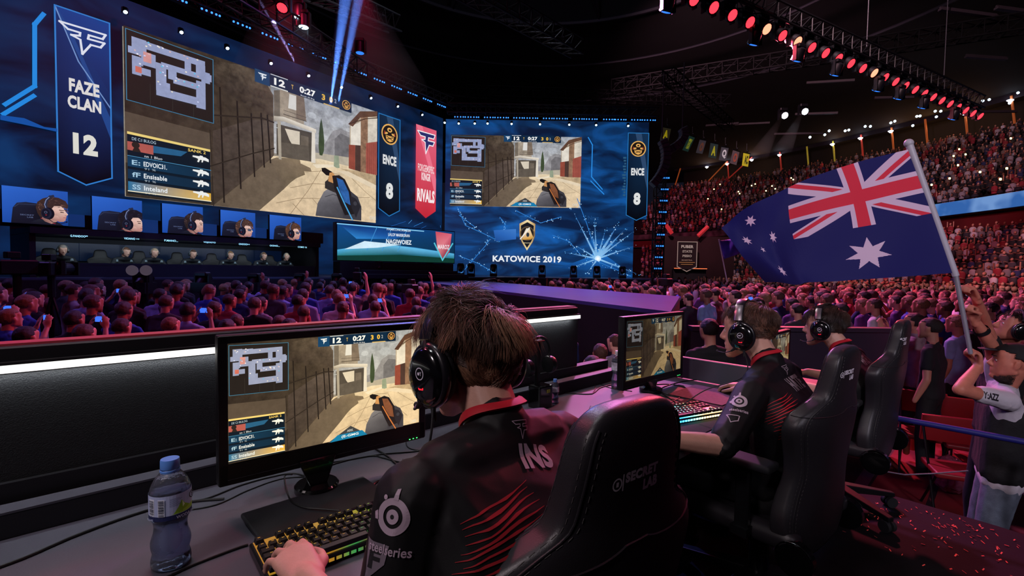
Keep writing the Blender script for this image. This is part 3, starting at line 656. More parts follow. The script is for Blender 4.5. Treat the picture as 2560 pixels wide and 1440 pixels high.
# long side truss carrying the red lamps
RT0, RT1 = Vector((4.3, 13.6, 9.65)), Vector((22.2, 23.4, 9.65))
truss('lighting_truss', RT0, RT1, .55, 'long lighting truss running to the right with red lamps below', r=.04)
for t in (.18, .5, .82):
    p = RT0.lerp(RT1, t); mb = MB(); mb.cyl(p+Vector((0, 0, .3)), p+Vector((0, 0, 8.2)), .02, n=5)
    tag(mb.build('hanging_cable', M_steel), 'thin steel cable holding the truss of red lamps', 'cable', 'cables of the red lamp truss')
# secondary trusses in the dark roof
truss('roof_truss', (-7.5, 8.5, 9.6), (2.5, 20, 10.4), .6, 'truss hanging high over the left of the stage', r=.035)
truss('roof_truss', at(520, -60, 10.5), at(925, 195, 16.5), .5, 'truss slanting over the left wall beside the crossing beams', r=.035)
truss('roof_truss', at(640, -90, 12), at(985, 60, 19), .55, 'highest truss over the left wall, running to the roof ring', r=.04)
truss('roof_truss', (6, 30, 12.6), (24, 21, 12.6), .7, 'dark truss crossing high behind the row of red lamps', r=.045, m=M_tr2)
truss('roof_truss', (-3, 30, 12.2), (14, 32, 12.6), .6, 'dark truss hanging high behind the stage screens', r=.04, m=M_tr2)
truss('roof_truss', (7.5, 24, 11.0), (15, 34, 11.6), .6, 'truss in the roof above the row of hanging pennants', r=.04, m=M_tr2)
# dim roof strips on the right
M_strip = mat('unlit roof strip', '#282228', .5)
for (px, py, Y, L2, a) in ((2420, 33, 22, 2.6, .02), (2560, 30, 22, 2.6, .02), (2465, 145, 26, 2.0, -.1), (2040, 285, 40, 3, -.5), (1995, 335, 46, 4, -.5), (2235, 245, 36, 2.4, -.4), (1880, 310, 46, 3, -.6), (1805, 312, 46, 3, -.7), (2075, 205, 36, 3, -.5), (2480, 280, 38, 3, -.4)):
    p = at(px, py, Y); mb = MB(); mb.box((0, 0, 0), (L2, .2, .1)); mb.box((0, 0, .08), (L2, .08, .1)); o = mb.build('roof_strip_lamp', M_strip); o.location = p; o.rotation_euler = (0, .1, a)
    tag(o, 'unlit pale strip lamp fixed under the dark roof', 'ceiling light', 'unlit strip lamps on the roof')
# ------------------------------------------------------------------ LED walls
def back_mat(name, strength, c0, c1, c2, scale, top, rot=0.0):
    m = bpy.data.materials.new(name); m.use_nodes = True; nt = m.node_tree; L = nt.links.new; b = nt.nodes['Principled BSDF']
    b.inputs['Base Color'].default_value = (.01, .01, .012, 1)
    tc = nt.nodes.new('ShaderNodeTexCoord'); mp = nt.nodes.new('ShaderNodeMapping'); mp.inputs['Scale'].default_value = (.7, 1.9, 1); mp.inputs['Rotation'].default_value = (0, 0, rot)
    L(tc.outputs['Object'], mp.inputs[0]); nz = nt.nodes.new('ShaderNodeTexNoise'); nz.inputs['Scale'].default_value = scale; nz.inputs['Detail'].default_value = 5; nz.inputs['Distortion'].default_value = 1.2
    L(mp.outputs[0], nz.inputs['Vector'])
    cr = nt.nodes.new('ShaderNodeValToRGB'); e = cr.color_ramp.elements; e[0].position = .36; e[0].color = (*srgb(c0), 1); e[1].position = .70; e[1].color = (*srgb(c2), 1)
    k = e.new(.52); k.color = (*srgb(c1), 1); L(nz.outputs[0], cr.inputs[0])
    sp = nt.nodes.new('ShaderNodeSeparateXYZ'); L(tc.outputs['Object'], sp.inputs[0])
    mr = nt.nodes.new('ShaderNodeMapRange'); mr.inputs[1].default_value = STZ; mr.inputs[2].default_value = top; mr.inputs[3].default_value = 1.25; mr.inputs[4].default_value = .55; L(sp.outputs[1], mr.inputs[0])
    mx = nt.nodes.new('ShaderNodeMix'); mx.data_type = 'RGBA'; mx.blend_type = 'MULTIPLY'; mx.inputs[0].default_value = 1; L(cr.outputs[0], mx.inputs[6]); L(mr.outputs[0], mx.inputs[7])
    L(mx.outputs[2], b.inputs['Emission Color']); b.inputs['Emission Strength'].default_value = strength; return m
M_game = screen_mat('game picture light', 1.05, 3.2, .55)
M_art = screen_mat('led art light', 1.0, 1.2, .2)
M_case = mat('screen casing', '#0b0c10', .6)
WT = 8.95
def place_pic(cv, name, Fm, parent, x0, y0, x1, y1, uw, uh, m, off, shear=0.0):
    """hang a picture drawn in uw x uh units on a wall frame rectangle"""
    me = cv.mesh(name); sx, sy = (x1-x0)/uw, (y1-y0)/uh
    me.transform(Matrix(((sx, 0, 0, x0), (0, sy, 0, y0), (0, 0, sx, off), (0, 0, 0, 1)))); return link(name, me, parent, m)
def arrow_pts(x0, x1, y0, y1, tip): return [(x0, y1), (x1, y1), (x1, y0), ((x0+x1)/2, y0-tip), (x0, y0)]

# left wall, running away from the camera
wl = empty('led_wall', M=FL, label='towering blue LED wall left of the stage with the largest game picture and a team banner reading 12', cat='LED wall')
mb = MB(); mb.box((4.2, (WT+STZ)/2, -.25), (18.2, WT-STZ, .46)); mb.build('casing', M_case, wl)
mb = MB(); bm = mb.bm
def quad(x0, y0, x1, y1, z): 
    vs = [bm.verts.new((x, y, z)) for x, y in ((x0, y0), (x1, y0), (x1, y1), (x0, y1))]; bm.faces.new(vs)
quad(-4.9, STZ, 13.25, WT, 0)
mb.build('backdrop_picture', back_mat('backdrop left light', .9, '#031026', '#06244c', '#0a3566', .4, 11), wl)
a = onp(FL, 305, 70); b2 = onp(FL, 938, 553); c = onp(FL, 305, 497); d2 = onp(FL, 935, 275)
gx0, gx1 = a[0], b2[0]; gy1 = (a[1]+d2[1])/2; gy0 = (c[1]+b2[1])/2
gp = place_pic(game_picture(badge=False, skin='#2a5a9a'), 'game_picture', FL, wl, gx0, gy0, gx1, gy1, 16, 9, M_game, .02)
cv = Canvas(.0015)
def WLP(*p): return [onp(FL, p[i], p[i+1]) for i in range(0, len(p), 2)]
# team banner with the large 12
x0 = onp(FL, 142, 300)[0]; x1 = onp(FL, 277, 300)[0]; yt = onp(FL, 142, 15)[1]; yb = onp(FL, 142, 428)[1]; xm = (x0+x1)/2; bw = x1-x0
ys = LERP(yt, yb, .55)
A = arrow_pts(x0, x1, yb, yt, .28)
cv.poly(A, ['#0d2f6a', '#123a80', '#04080f', '#04070e', '#04080f'])
cv.poly([(x0, yt), (x0+bw*.1, yt), (x1, ys-.3), (x1, ys-.9), (x0+bw*.45, LERP(yt, yb, .30))], '#1d4588'); cv.poly([(x0+.02, yt), (x1, ys+.4), (x1, yt)], ['#143c86', '#0a2558', '#153f8a'])
cv.line([(x0, yt), (x0+bw*.4, LERP(yt, yb, .3)), (x1, ys)], .03, '#6f8fc4')
cv.line(A, .035, '#2f79c8', closed=True)
fc_logo(cv, xm, LERP(yt, yb, .165), bw*.84, bw*.62, '#d8dcea', th=.05)
cv.text('FAZE', xm, LERP(yt, yb, .455), bw*.56, bw*.31, '#d9d6d4', .045); cv.text('CLAN', xm, LERP(yt, yb, .558), bw*.62, bw*.30, '#d9d6d4', .045)
cv.text('12', xm, LERP(yt, yb, .81), bw*.46, bw*.50, '#d9d7cf', .055)
# lit bracket lines left of the banner
for P_ in ((108, 36, 86, 62, 86, 216, 12, 262), (84, 240, 8, 286)): cv.line(WLP(*P_), .09, '#1f86dc')
cv.poly(WLP(0, 288, 60, 296, 110, 318, 142, 322, 142, 330, 60, 312, 0, 300), '#0f4fa0')
# narrow banner with the 8, right of the game picture
def small_banner(cv, x0, x1, y0, y1, name, num, sc=1.0):
    w_ = x1-x0; xm = (x0+x1)/2; A = arrow_pts(x0, x1, y0, y1, w_*.25); H = y1-y0
    cv.poly(A, ['#0c2440', '#123050', '#03060c', '#03060c', '#03060c']); cv.poly([(x0+w_*.35, y1), (x0+w_*.65, y1), (x1, y0+H*.5), (x1, y0+H*.3)], '#2b4668'); cv.line(A, w_*.035, '#2472b4', closed=True)
    round_emblem(cv, xm, y0+H*.81, w_*.38); cv.text(name, xm, y0+H*.53, w_*.64, w_*.36, '#d8dadc', .05); cv.text(num, xm, y0+H*.20, w_*.34, w_*.60, '#dcdede', .055)
e0 = onp(FL, 945, 410)[0]; e1 = onp(FL, 998, 410)[0]; small_banner(cv, e0, e1, onp(FL, 945, 520)[1], onp(FL, 945, 283)[1], 'ENCE', '8')
# red banner near the corner
r0, r1 = onp(FL, 1037, 420)[0], onp(FL, 1088, 420)[0]; ry0, ry1 = onp(FL, 1037, 521)[1], onp(FL, 1037, 310)[1]; rw = r1-r0; rm = (r0+r1)/2; RH = ry1-ry0
cv.poly(arrow_pts(r0, r1, ry0, ry1, rw*.3), ['#d8506a', '#e0607c', '#d02c3c', '#c02030', '#c83040']); cv.poly([(r0, ry1), (r0+rw*.6, ry0+RH*.55), (r1, ry0+RH*.15), (r1, ry0+RH*.4), (r0+rw*.3, ry1)], '#ea7088')
fc_logo(cv, rm, ry0+RH*.81, rw*.85, rw*.75, '#2a2c68'); fc_logo(cv, rm, ry0+RH*.81, rw*.85, rw*.75, '#f0e8ee', th=.05)
cv.text('FORGEMSPEC', rm, ry0+RH*.50, rw*.8, rw*.26, '#f0c8cc', .03); cv.text('KINGR', rm, ry0+RH*.40, rw*.45, rw*.28, '#f4dde0', .04); cv.text('RIVALS', rm, ry0+RH*.17, rw*.86, rw*.46, '#f6e6e8', .05)
# streaks of light in the artwork
for i in range(26):
    x = rnd.uniform(9.3, 13.1); y = rnd.uniform(STZ+.3, 3.6); cv.line([(x, y), (x+rnd.uniform(-.5, .9), y+rnd.uniform(-.3, .6))], .02, rnd.choice(['#2f7fd0', '#1c5aa8', '#4f9ce0']))
link('banner_picture', (lambda me: (me.transform(Matrix.Translation((0, 0, .02))), me)[1])(cv.mesh('banner_picture')), wl, M_art)

# right wall, square on to the camera
wr = empty('led_wall', M=FR, label='wide blue LED wall facing the hall with KATOWICE 2019 under a gold shield', cat='LED wall')
xr = onp(FR, 1622, 330)[0]; xl2 = onp(FR, 1583, 620)[0]; ysplit = onp(FR, 1583, 548)[1]
mb = MB(); mb.box((xr/2, (WT+ysplit)/2, -.25), (xr-.1, WT-ysplit, .46)); mb.box((xl2/2, (STZ+ysplit)/2, -.25), (xl2-.1, ysplit-STZ, .46)); mb.build('casing', M_case, wr)
mb = MB(); bm = mb.bm; quad(0.0, ysplit, xr, WT, 0); quad(0.0, STZ, xl2, ysplit, 0)
mb.build('backdrop_picture', back_mat('backdrop right light', 1.1, '#061a3a', '#0a3566', '#1258a4', .5, 11), wr)
def WRP(*p): return [onp(FR, p[i], p[i+1]) for i in range(0, len(p), 2)]
a, b2 = onp(FR, 1128, 338), onp(FR, 1450, 520)
place_pic(game_picture(), 'game_picture', FR, wr, a[0], b2[1], b2[0], a[1], 16, 9, M_game, .02)
cv = Canvas(.0015)
# burst of light streaks, lower right, and drifting sparks
bx, by = onp(FR, 1492, 647)
cv.poly([(bx-1.9, by-.5), (bx-.4, by+.1), (bx, by+.5), (bx+.5, by+.15), (bx+1.6, by-.6), (bx, by-.45)], ['#0c3c78', '#1a66b8', '#2a86d8', '#1a66b8', '#0c3c78', '#0f4c92'])
for ang, ln, wd in ((95, 2.1, .05), (118, 2.7, .06), (60, 2.0, .10), (75, 1.5, .06), (38, 2.4, .05), (48, 2.0, .10), (20, 2.0, .05), (150, 1.3, .05), (170, 1.7, .05), (-20, 2.2, .05), (200, 1.5, .05), (235, .9, .05), (105, 1.3, .09)):
    t = math.radians(ang); n = 14
    e = Vector((math.cos(t), math.sin(t))); nn = Vector((-e.y, e.x))
    cv.poly([(bx+nn.x*wd, by+nn.y*wd), (bx+e.x*ln, by+e.y*ln), (bx-nn.x*wd, by-nn.y*wd)], ['#8fc8f4', '#1d62ac', '#8fc8f4'])
    for k in range(n):
        q = rnd.uniform(.3, 1.1)*ln; s = rnd.uniform(.01, .035); x, y = bx+e.x*q+rnd.uniform(-.08, .08), by+e.y*q+rnd.uniform(-.08, .08); cv.disc(x, y, s, rnd.choice(['#7fc0f0', '#4aa0e8', '#bfe2ff']), n=6)
cv.disc(bx, by, .16, '#cfeaff', n=10); cv.disc(bx, by, .08, '#f4fbff', n=10)
for P_ in ((1145, 520, 1165, 565, 1210, 585, 1250, 605), (1150, 540, 1190, 570), (1250, 545, 1262, 560, 1265, 590), (1150, 690, 1180, 655, 1215, 615, 1225, 600), (1440, 500, 1463, 560, 1482, 620), (1380, 590, 1420, 605, 1450, 640), (1150, 640, 1200, 660, 1236, 682), (1480, 650, 1530, 672, 1570, 690), (1290, 530, 1350, 560, 1400, 545)):
    Q = WRP(*P_); cv.line(Q, .035, '#2b78c8'); 
    for p, q in zip(Q, Q[1:]):
        for k in range(10):
            t = rnd.random(); cv.disc(LERP(p[0], q[0], t)+rnd.uniform(-.1, .1), LERP(p[1], q[1], t)+rnd.uniform(-.1, .1), rnd.uniform(.01, .03), rnd.choice(['#7fb8ee', '#a8d4fa', '#3f90dc']), n=6)
cv.poly(WRP(1235, 578, 1290, 575, 1290, 600, 1240, 605), ['#2a66b8', '#3f7cc8', '#2a66b8', '#1a4a90'])
for P_ in ((1466, 352, 1476, 370, 1474, 448, 1500, 478), (1472, 458, 1504, 490)): cv.line(WRP(*P_), .05, '#2a8ae0')
x0, x1 = onp(FR, 1562, 400)[0], onp(FR, 1612, 400)[0]; small_banner(cv, x0, x1, onp(FR, 1562, 541)[1], onp(FR, 1562, 341)[1], 'ENCE', '8')
for k in range(14): cv.rect(x0-.28+rnd.uniform(0, .12), onp(FR, 1562, 400+7*k)[1], x0-.08, onp(FR, 1562, 404+7*k)[1], '#2c5878')
# gold shield and the city name
sx, sy = onp(FR, 1317, 590); s = 1.0
SH = [(-.62, .86), (0, 1.18), (.62, .86), (.60, -.1), (.42, -.55), (0, -1.18), (-.42, -.55), (-.60, -.1)]; sc_ = .62
def shp(k, dy=0): return [(sx+x*sc_*k*.98, sy+y*sc_*k+dy) for x, y in SH]
cv.poly(shp(1.06), ['#caa36a', '#f2dfb0', '#b88c4c', '#8a6434', '#c79a58', '#f0d8a0', '#7a5830', '#a27a42']); cv.poly(shp(.90), '#14171f'); cv.line(shp(.9), .02, '#e8cf98', closed=True)
cv.ring(sx, sy+.08, .30, .36, '#5a4a38'); cv.disc(sx, sy+.06, .30, '#1b1a1c'); cv.poly([(sx-.28, sy-.12), (sx-.05, sy+.34), (sx+.12, sy+.34), (sx+.3, sy-.10), (sx+.2, sy-.22), (sx-.22, sy-.24)], ['#c58f3c', '#efe6d4', '#e8d0a0', '#d9a650', '#b57e30', '#d29a44'])
cv.line([(sx-.34, sy-.2), (sx+.1, sy+.36)], .05, '#f2f0ee'); cv.disc(sx+.03, sy+.02, .075, '#26323e', ry=.11); cv.text('MAJOR', sx, sy-.40, .32, .06, '#d8c8a0', .01)
x0, y0 = onp(FR, 1233, 646); x1 = onp(FR, 1400, 649)[0]; cv.text('KATOWICE 2019', (x0+x1)/2, y0-.02, x1-x0, .32, '#e8ecf2', .035)
cv.text('Nmz', onp(FR, 1478, 548)[0], onp(FR, 1478, 548)[1], .55, .2, '#1b4a80', .01)
link('banner_picture', (lambda me: (me.transform(Matrix.Translation((0, 0, .02))), me)[1])(cv.mesh('banner_picture')), wr, M_art)

# free-standing screen on the stage, in front of the corner
s0 = at(843, 650, 14.6); s1 = at(1135, 655, 17.6); ds = Vector((s1.x-s0.x, s1.y-s0.y, 0)); LS = ds.length; ds.normalize()
FS = frame(Vector((s0.x, s0.y, 0)), ds); zb = s0.z; zt = at(843, 557, 14.6).z
st = empty('stage_screen', M=FS, label='low wide screen standing on the stage before the corner, cyan picture with a red shield', cat='screen')
mb = MB(); mb.box((LS/2, (zb+zt)/2, -.12), (LS+.08, zt-zb+.06, .2)); mb.build('casing', M_case, st)
mb = MB(); mb.box((LS/2, (STZ+zb)/2-.02, -.2), (LS*.97, zb-STZ-.03, .5)); mb.build('plinth', M_black, st)
cv = Canvas(.0015); W_, H_ = LS, zt-zb
cv.poly([(0, 0), (W_, 0), (W_, H_), (0, H_)], ['#0b3a4a', '#0a3038', '#0a3c74', '#0d4c8c'], .3)
cv.poly([(0, H_*.28), (W_*.3, H_*.5), (W_*.62, H_*.44), (W_, H_*.3), (W_, H_*.12), (W_*.5, H_*.2), (0, H_*.1)], ['#4fb0e0', '#6fc4ee', '#2a88c8', '#58b4e4', '#1a6a70', '#0f5058', '#187070'], .4)
cv.poly([(0, H_*.95), (W_*.12, H_*.8), (W_*.4, H_*.6), (W_*.7, H_*.85), (W_*.7, H), (0, H)] if False else [(W_*.02, H_*.95), (W_*.14, H_*.6), (W_*.45, H_*.66), (W_*.62, H_*.9)], ['#123e80', '#2f86d0', '#1c5ca8', '#0e3a78'], .6)
cv.line([(0, H_*.98), (W_*.7, H_*.95)], .03, '#8ad0f4'); cv.poly([(0, 0), (W_, 0), (W_, H_*.14), (W_*.5, H_*.2), (0, H_*.12)], '#0d3a30', .8)
for x in (.30, .42, .55): cv.line([(W_*x, H_*.98), (W_*(x-.08), H_*.3)], .02, '#3f90d0')
cv.poly([(W_*.05, H_*.3), (W_*.2, H_*.55), (W_*.5, H_*.5), (W_*.3, H_*.38)], '#cfeaf8', .9)
cv.text('PAMKONORMESR', W_*.48, H_*.93, .9, .07, '#cfe0ee', .01); cv.text('LALOF MARIBORAN', W_*.48, H_*.78, .8, .1, '#e2eaf2', .02); cv.text('NAGIWOIEZ', W_*.48, H_*.58, .95, .15, '#e8f0f6', .03)
cv.poly([(W_*.81, H_*.97), (W_*.97, H_*.93), (W_*.95, H_*.35), (W_*.89, H_*.1), (W_*.83, H_*.38)], ['#c84a5c', '#d8647a', '#b83a48', '#8a2c40', '#e08890'], .3); cv.line([(W_*.80, H_*.6), (W_*.88, H_*.08), (W_*.98, H_*.62)], .05, '#57c4d8'); cv.text('MAROZ', W_*.89, H_*.5, .5, .16, '#f2dce2', .03)
me = cv.mesh('picture'); me.transform(Matrix.Translation((0, zb, .0))); link('picture', me, st, M_art)
# risers under that screen
mb = MB(); mb.box((LS/2, STZ+.12, .55), (LS*.8, .24, .5)); mb.box((LS/2, STZ+.06, .95), (LS*.9, .12, .4)); o = mb.build('stage_steps', mat('stage steps', '#141a26', .5)); o.matrix_world = FS
tag(o, 'dark low steps on the stage below the free-standing screen', 'steps')

# ------------------------------------------------------------------ player booth with five portrait screens
q0 = at(170, 600, 10.8); FB = frame(Vector((q0.x, q0.y, 0)), WLD)
def BP(px, py): return onp(FB, px, py)
bx0, bx1 = BP(95, 620)[0], BP(782, 640)[0]; zt_ = BP(100, 582)[1]; zlo = BP(100, 655)[1]
booth = empty('player_booth', M=FB, label='long black open-fronted booth on the stage sheltering seven seated players', cat='booth')
mb = MB(); BL = bx1-bx0
mb.box(((bx0+bx1)/2, zt_+.05, -.85), (BL+.3, .14, 2.1)); mb.build('canopy', M_black, booth)
mb = MB(); mb.box(((bx0+bx1)/2, (zt_+STZ)/2-.1, -1.9), (BL+.3, zt_-STZ+.6, .06)); mb.build('back_panel', mat('booth back panel', '#0b1220', .6), booth)
for x in (bx0-.1, bx1+.1):
    mb = MB(); mb.box((x, (zt_+STZ)/2, -.9), (.1, zt_-STZ, 2.0)); mb.build('side_panel', M_black, booth)
mb = MB(); mb.box(((bx0+bx1)/2, zlo-.03, -.12), (BL, .05, .5)); mb.box(((bx0+bx1)/2, (zlo+STZ)/2-.03, .1), (BL, zlo-STZ-.04, .05)); mb.build('long_desk', mat('booth desk grey', '#1c2630', .5), booth)
px_p = (170, 303, 403, 500, 588, 665, 735)
for i, px in enumerate(px_p):
    x, z = BP(px, 640); mb = MB(); mb.box((x+.1, (zt_+zlo)/2-.05, -1.82), (.95, (zt_-zlo)*.72, .04)); mb.build('screen_panel', mat('booth screen dim', '#0d1c38', .3, emit=.12, emit_color='#0f2c5c'), booth)
    cv = Canvas(.001); cv.text(('G.PANDOO**', 'VIOANO ++', 'P.MANO...', 'VOJOGTO', 'ONOOO++', 'OOHO...', 'COMO 16')[i], x+.15, zt_-.04, .30, .05, '#8fd0e8', .02)
    me = cv.mesh('name_light'); me.transform(Matrix.Translation((0, 0, .22))); link('name_light', me, booth, mat('name light', '#8fd0e8', emit=1.6, emit_color='#8fd0e8'))
# portrait screens standing on the booth
M_port = screen_mat('portrait light', .95, 3, .25)
PR = [((5, 170, 466, 558, 477, 562), (7.0, '#3c2a26', 0, .35)), ((230, 355, 489, 574, 503, 580), (7.2, '#1a171e', 0, .9)), ((405, 507, 508, 582, 518, 587), (7.4, '#2b211f', 0, .45)), ((551, 638, 524, 589, 533, 594), (6.2, '#4a342c', 1, .8)), ((674, 753, 536, 597, 545, 603), (6.8, '#54392e', 1, .6))]
PL = ('reddish-brown hair seen in profile, leftmost', 'black fringe, second from the left', 'short dark hair, middle of five', 'brown hair, fourth from left', 'light brown hair and dark glasses, rightmost')
for i, ((pa, pb, ta, ba, tb, bb), kd) in enumerate(PR):
    x0, x1 = BP(pa, 520)[0], BP(pb, 520)[0]; y1 = (BP(pa, ta)[1]+BP(pb, tb)[1])/2; y0 = max((BP(pa, ba)[1]+BP(pb, bb)[1])/2, zt_+.13)
    r = empty('portrait_screen', M=FB, label='blue screen over the booth showing a player with '+PL[i], cat='screen', group='portrait screens over the booth')
    mb = MB(); mb.box(((x0+x1)/2, (y0+y1)/2, -.05), (x1-x0, y1-y0, .09)); mb.build('casing', M_case, r)
    asp = 5*(x1-x0)/(y1-y0); cv = portrait((kd[0]*asp/10, kd[1], kd[2], kd[3])); cv2 = cv
    cv.V = [(min(max(vx, 0), asp), vy, vz) for vx, vy, vz in cv.V]
    place_pic(cv, 'picture', FB, r, x0, y0, x1, y1, asp, 5, M_port, .0)
    if i < 4:
        xa = x1+.02; xb = BP((220, 402, 548, 672)[i], 560)[0]-.05; mb = MB(); hh = (y1-y0)*(.42 if i else .36); mb.box(((xa+xb)/2, y0+hh/2, -.06), (xb-xa, hh, .06))
        o = mb.build('side_screen', mat('side screen blue', '#0c2450', emit=.35, emit_color='#1a4a96')); o.matrix_world = FB
        tag(o, ('small plain blue screen right of the first portrait', 'small plain blue screen right of the second portrait', 'small plain blue screen right of the third portrait', 'small plain blue screen right of the fourth portrait')[i], 'screen', 'small blue screens over the booth')
mb = MB(); mb.box(((bx0+bx1)/2-.6, zt_+.30, -.35), (BL+2.2, .34, .3)); o = mb.build('booth_fascia', M_black); o.matrix_world = FB; tag(o, 'black fascia shelf that carries the portrait screens', 'shelf')

# ------------------------------------------------------------------ stage lamps
M_hous = mat('lamp housing', '#131318', .45, metal=.3)
M_dot = mat('blue lamp lens', '#6fb8ff', emit=2.6, emit_color='#2f80ff', sampling='NONE'); M_wh = mat('cool lamp lens', '#cfeaff', emit=9, emit_color='#bfe4ff', sampling='NONE')
M_redl = mat('red lamp lens', '#ff4a50', emit=3.2, emit_color='#ff2a36', sampling='NONE'); M_salm = mat('salmon lamp lens', '#ff9a80', emit=2.4, emit_color='#ff8a6a', sampling='NONE'); M_dim = mat('dim blue lens', '#2a6ac8', emit=1.6, emit_color='#2a70e0', sampling='NONE')
def led_bar(parent=None):
    r = empty('led_batten', label='short batten of blue lamps on the truss above the stage screens', cat='stage light', group='blue battens over the stage screens')
    mb = MB(); mb.box((0, 0, 0), (.62, .14, .16), bevel=.02); mb.build('housing', M_hous, r)
    mb = MB(); [mb.sph((x, -.08, -.01), .032, 8) for x in (-.24, -.11, .04, .17, .27)]; mb.build('lenses', M_dot, r); return r
def head(name, lens, label, cat='stage light', group=None, tilt=0, s=1.0):
    r = empty(name, label=label, cat=cat, group=group)
    mb = MB(); mb.box((0, 0, .18*s), (.26*s, .2*s, .1*s), bevel=.02); mb.box((-.15*s, 0, 0), (.03*s, .1*s, .36*s)); mb.box((.15*s, 0, 0), (.03*s, .1*s, .36*s)); mb.build('yoke', M_hous, r)
    M = Matrix.Rotation(tilt, 4, 'X'); mb = MB(); mb.lathe([(.05*s, .16*s), (.11*s, .12*s), (.13*s, -.05*s), (.14*s, -.16*s)], (0, 0, 0), 14, M.to_3x3()); mb.build('barrel', M_hous, r, smooth=True)
    mb = MB(); mb.sph(M.to_3x3() @ Vector((0, 0, -.155*s)), .115*s, 12, (1, 1, .25), M.to_3x3()); mb.build('lens', lens, r, smooth=True); return r
truss('stage_truss', FL @ Vector((-5, 9.5, .55)), FL @ Vector((13.2, 9.6, .55)), .42, 'black truss along the top of the left LED wall', cat='truss')
truss('stage_truss', FR @ Vector((.2, 9.20, .85)), FR @ Vector((10.6, 9.16, .85)), .42, 'black truss along the top of the LED wall with the gold shield', cat='truss')
bar0 = led_bar(); first = True
def put_bar(p, rz):
    global first
    b_ = bar0 if first else clone(bar0); first = False; b_.location = p; b_.rotation_euler = (0, 0, rz)
aL = math.atan2(WLD.y, WLD.x)
for k in range(19): put_bar(FL @ Vector((-4.4+k*.93, 9.215, .68)), aL)
for px in (1150, 1183, 1224, 1257, 1297, 1330, 1371, 1404, 1446, 1478, 1521, 1550, 1591, 1623):
    p = at(px, 293+(px-1150)*.017, 24.0); put_bar(p, 0)
sp0 = head('spot_lamp', M_wh, 'small round cool white lamp under the truss over the stage screens', group='small white lamps over the stage screens', s=.45, tilt=-.8); first2 = True
def put_sp(p, rz, src='sp0'):
    global first2
    b_ = sp0 if first2 else clone(sp0); first2 = False; b_.location = p; b_.rotation_euler = (0, 0, rz)
for px, py in ((312, 27), (452, 78), (567, 118), (676, 156), (770, 187), (852, 216), (926, 243), (993, 264), (1054, 285)):
    x, y = onp(FL, px, py, .8); p = FL @ Vector((x, y, .0)); q = onp(FL, px, py); p = FL @ Vector((q[0], q[1], .0)) 
    pr = CAM.lerp(p, .955); put_sp(pr, aL)
for px, py in ((1112, 305), (1147, 307), (1187, 307), (1219, 307), (1279, 308), (1350, 309), (1423, 310), (1490, 311), (1570, 313)): put_sp(at(px, py, 23.7), 0)
# the row of red lamps
N_ = 25; red = head('red_par_lamp', M_redl, 'round red lamp hanging from the long truss on the right', group='red lamps along the long truss', tilt=-.9, s=1.45)
sal = head('salmon_par_lamp', M_salm, 'round salmon-coloured lamp among the red lamps of the long truss', group='salmon lamps among the red ones', tilt=-.9, s=1.45); fr = fs = True
for k in range(N_):
    t = (k/(N_-1)); p = RT0.lerp(RT1, .03+.95*t)+Vector((0, -.12, -.62+.0*t))
    if k in (4, 6, 12): o = sal if fs else clone(sal); fs = False
    else: o = red if fr else clone(red); fr = False
    o.location = p; o.rotation_euler = (0, 0, .5)
dimh = head('blue_moving_lamp', M_dim, 'dim blue moving lamp hanging below the red lamp row', group='dim blue lamps below the red lamp row', tilt=.5, s=1.3)
for j, t in enumerate((-.02, .16, .27, .38, .52, .60, .70, .84)):
    o = dimh if j == 0 else clone(dimh); o.location = RT0.lerp(RT1, t)+Vector((.1, -.3, -1.15)); o.rotation_euler = (0, 0, .4)
# loose lamps in the roof to the left
for px, py, Y, m_, lab in ((710, 19, 12, M_redl, 'lone red lamp high over the left of the stage'), (759, 60, 13, M_wh, 'white downlight high over the left LED wall'), (748, 36, 13, M_wh, 'half-lit white lamp above the downlight'), (900, 127, 15, M_dim, 'faint lamp at the end of the left roof truss')):
    o = head('roof_lamp', m_, lab, tilt=-.6 if m_ is M_redl else 0, s=1.1); o.location = at(px, py-9, Y)
# follow spots and small lamps far right in the roof
for px, py, lab in ((1957, 287, 'bright white follow spot high in the roof, left of the pair'), (2007, 277, 'bright white follow spot high in the roof, right of the pair')):
    o = head('follow_spot', mat('follow spot lens', '#ffffff', emit=40, emit_color='#e8f6ff', sampling='NONE'), lab, tilt=-1.1, s=1.7); o.location = at(px, py, 30)
sm = MB(); sm.sph((0, 0, 0), .10, 8); sm0 = sm.build('pinpoint_lamp', M_wh); tag(sm0, 'tiny cold white lamp far away under the roof', 'stage light', 'tiny cold lamps far away under the roof'); fp = True
for px, py in ((2073, 327), (2062, 337), (2113, 327), (2122, 325), (2163, 316), (2176, 316), (2227, 307), (2237, 303), (2292, 291), (2300, 290), (2338, 278), (2352, 278), (2341, 292), (2282, 314), (2457, 252), (2473, 249), (2524, 258), (2545, 232), (2386, 280), (2025, 343)):
    o = sm0 if fp else clone(sm0); fp = False; o.location = at(px, py, 42)
# lighting tower at the right end of the stage
tb, tt = at(1643, 692, 22.6), at(1650, 440, 22.6); tw = truss('lighting_tower', (tb.x, tb.y, STZ-.2), (tt.x, tt.y, tt.z), .42, 'upright black truss tower with blue lamps at the right end of the stage', cat='truss')
for k in range(9):
    o = led_bar(); tag(o, 'blue lamp cluster on the upright tower at the right end of the stage', None, 'blue lamps on the tower'); o.location = (tb.x-.1+.03*k, tb.y-.3, tb.z+.4+k*.52); o.scale = (.6, 1, 1.2); 
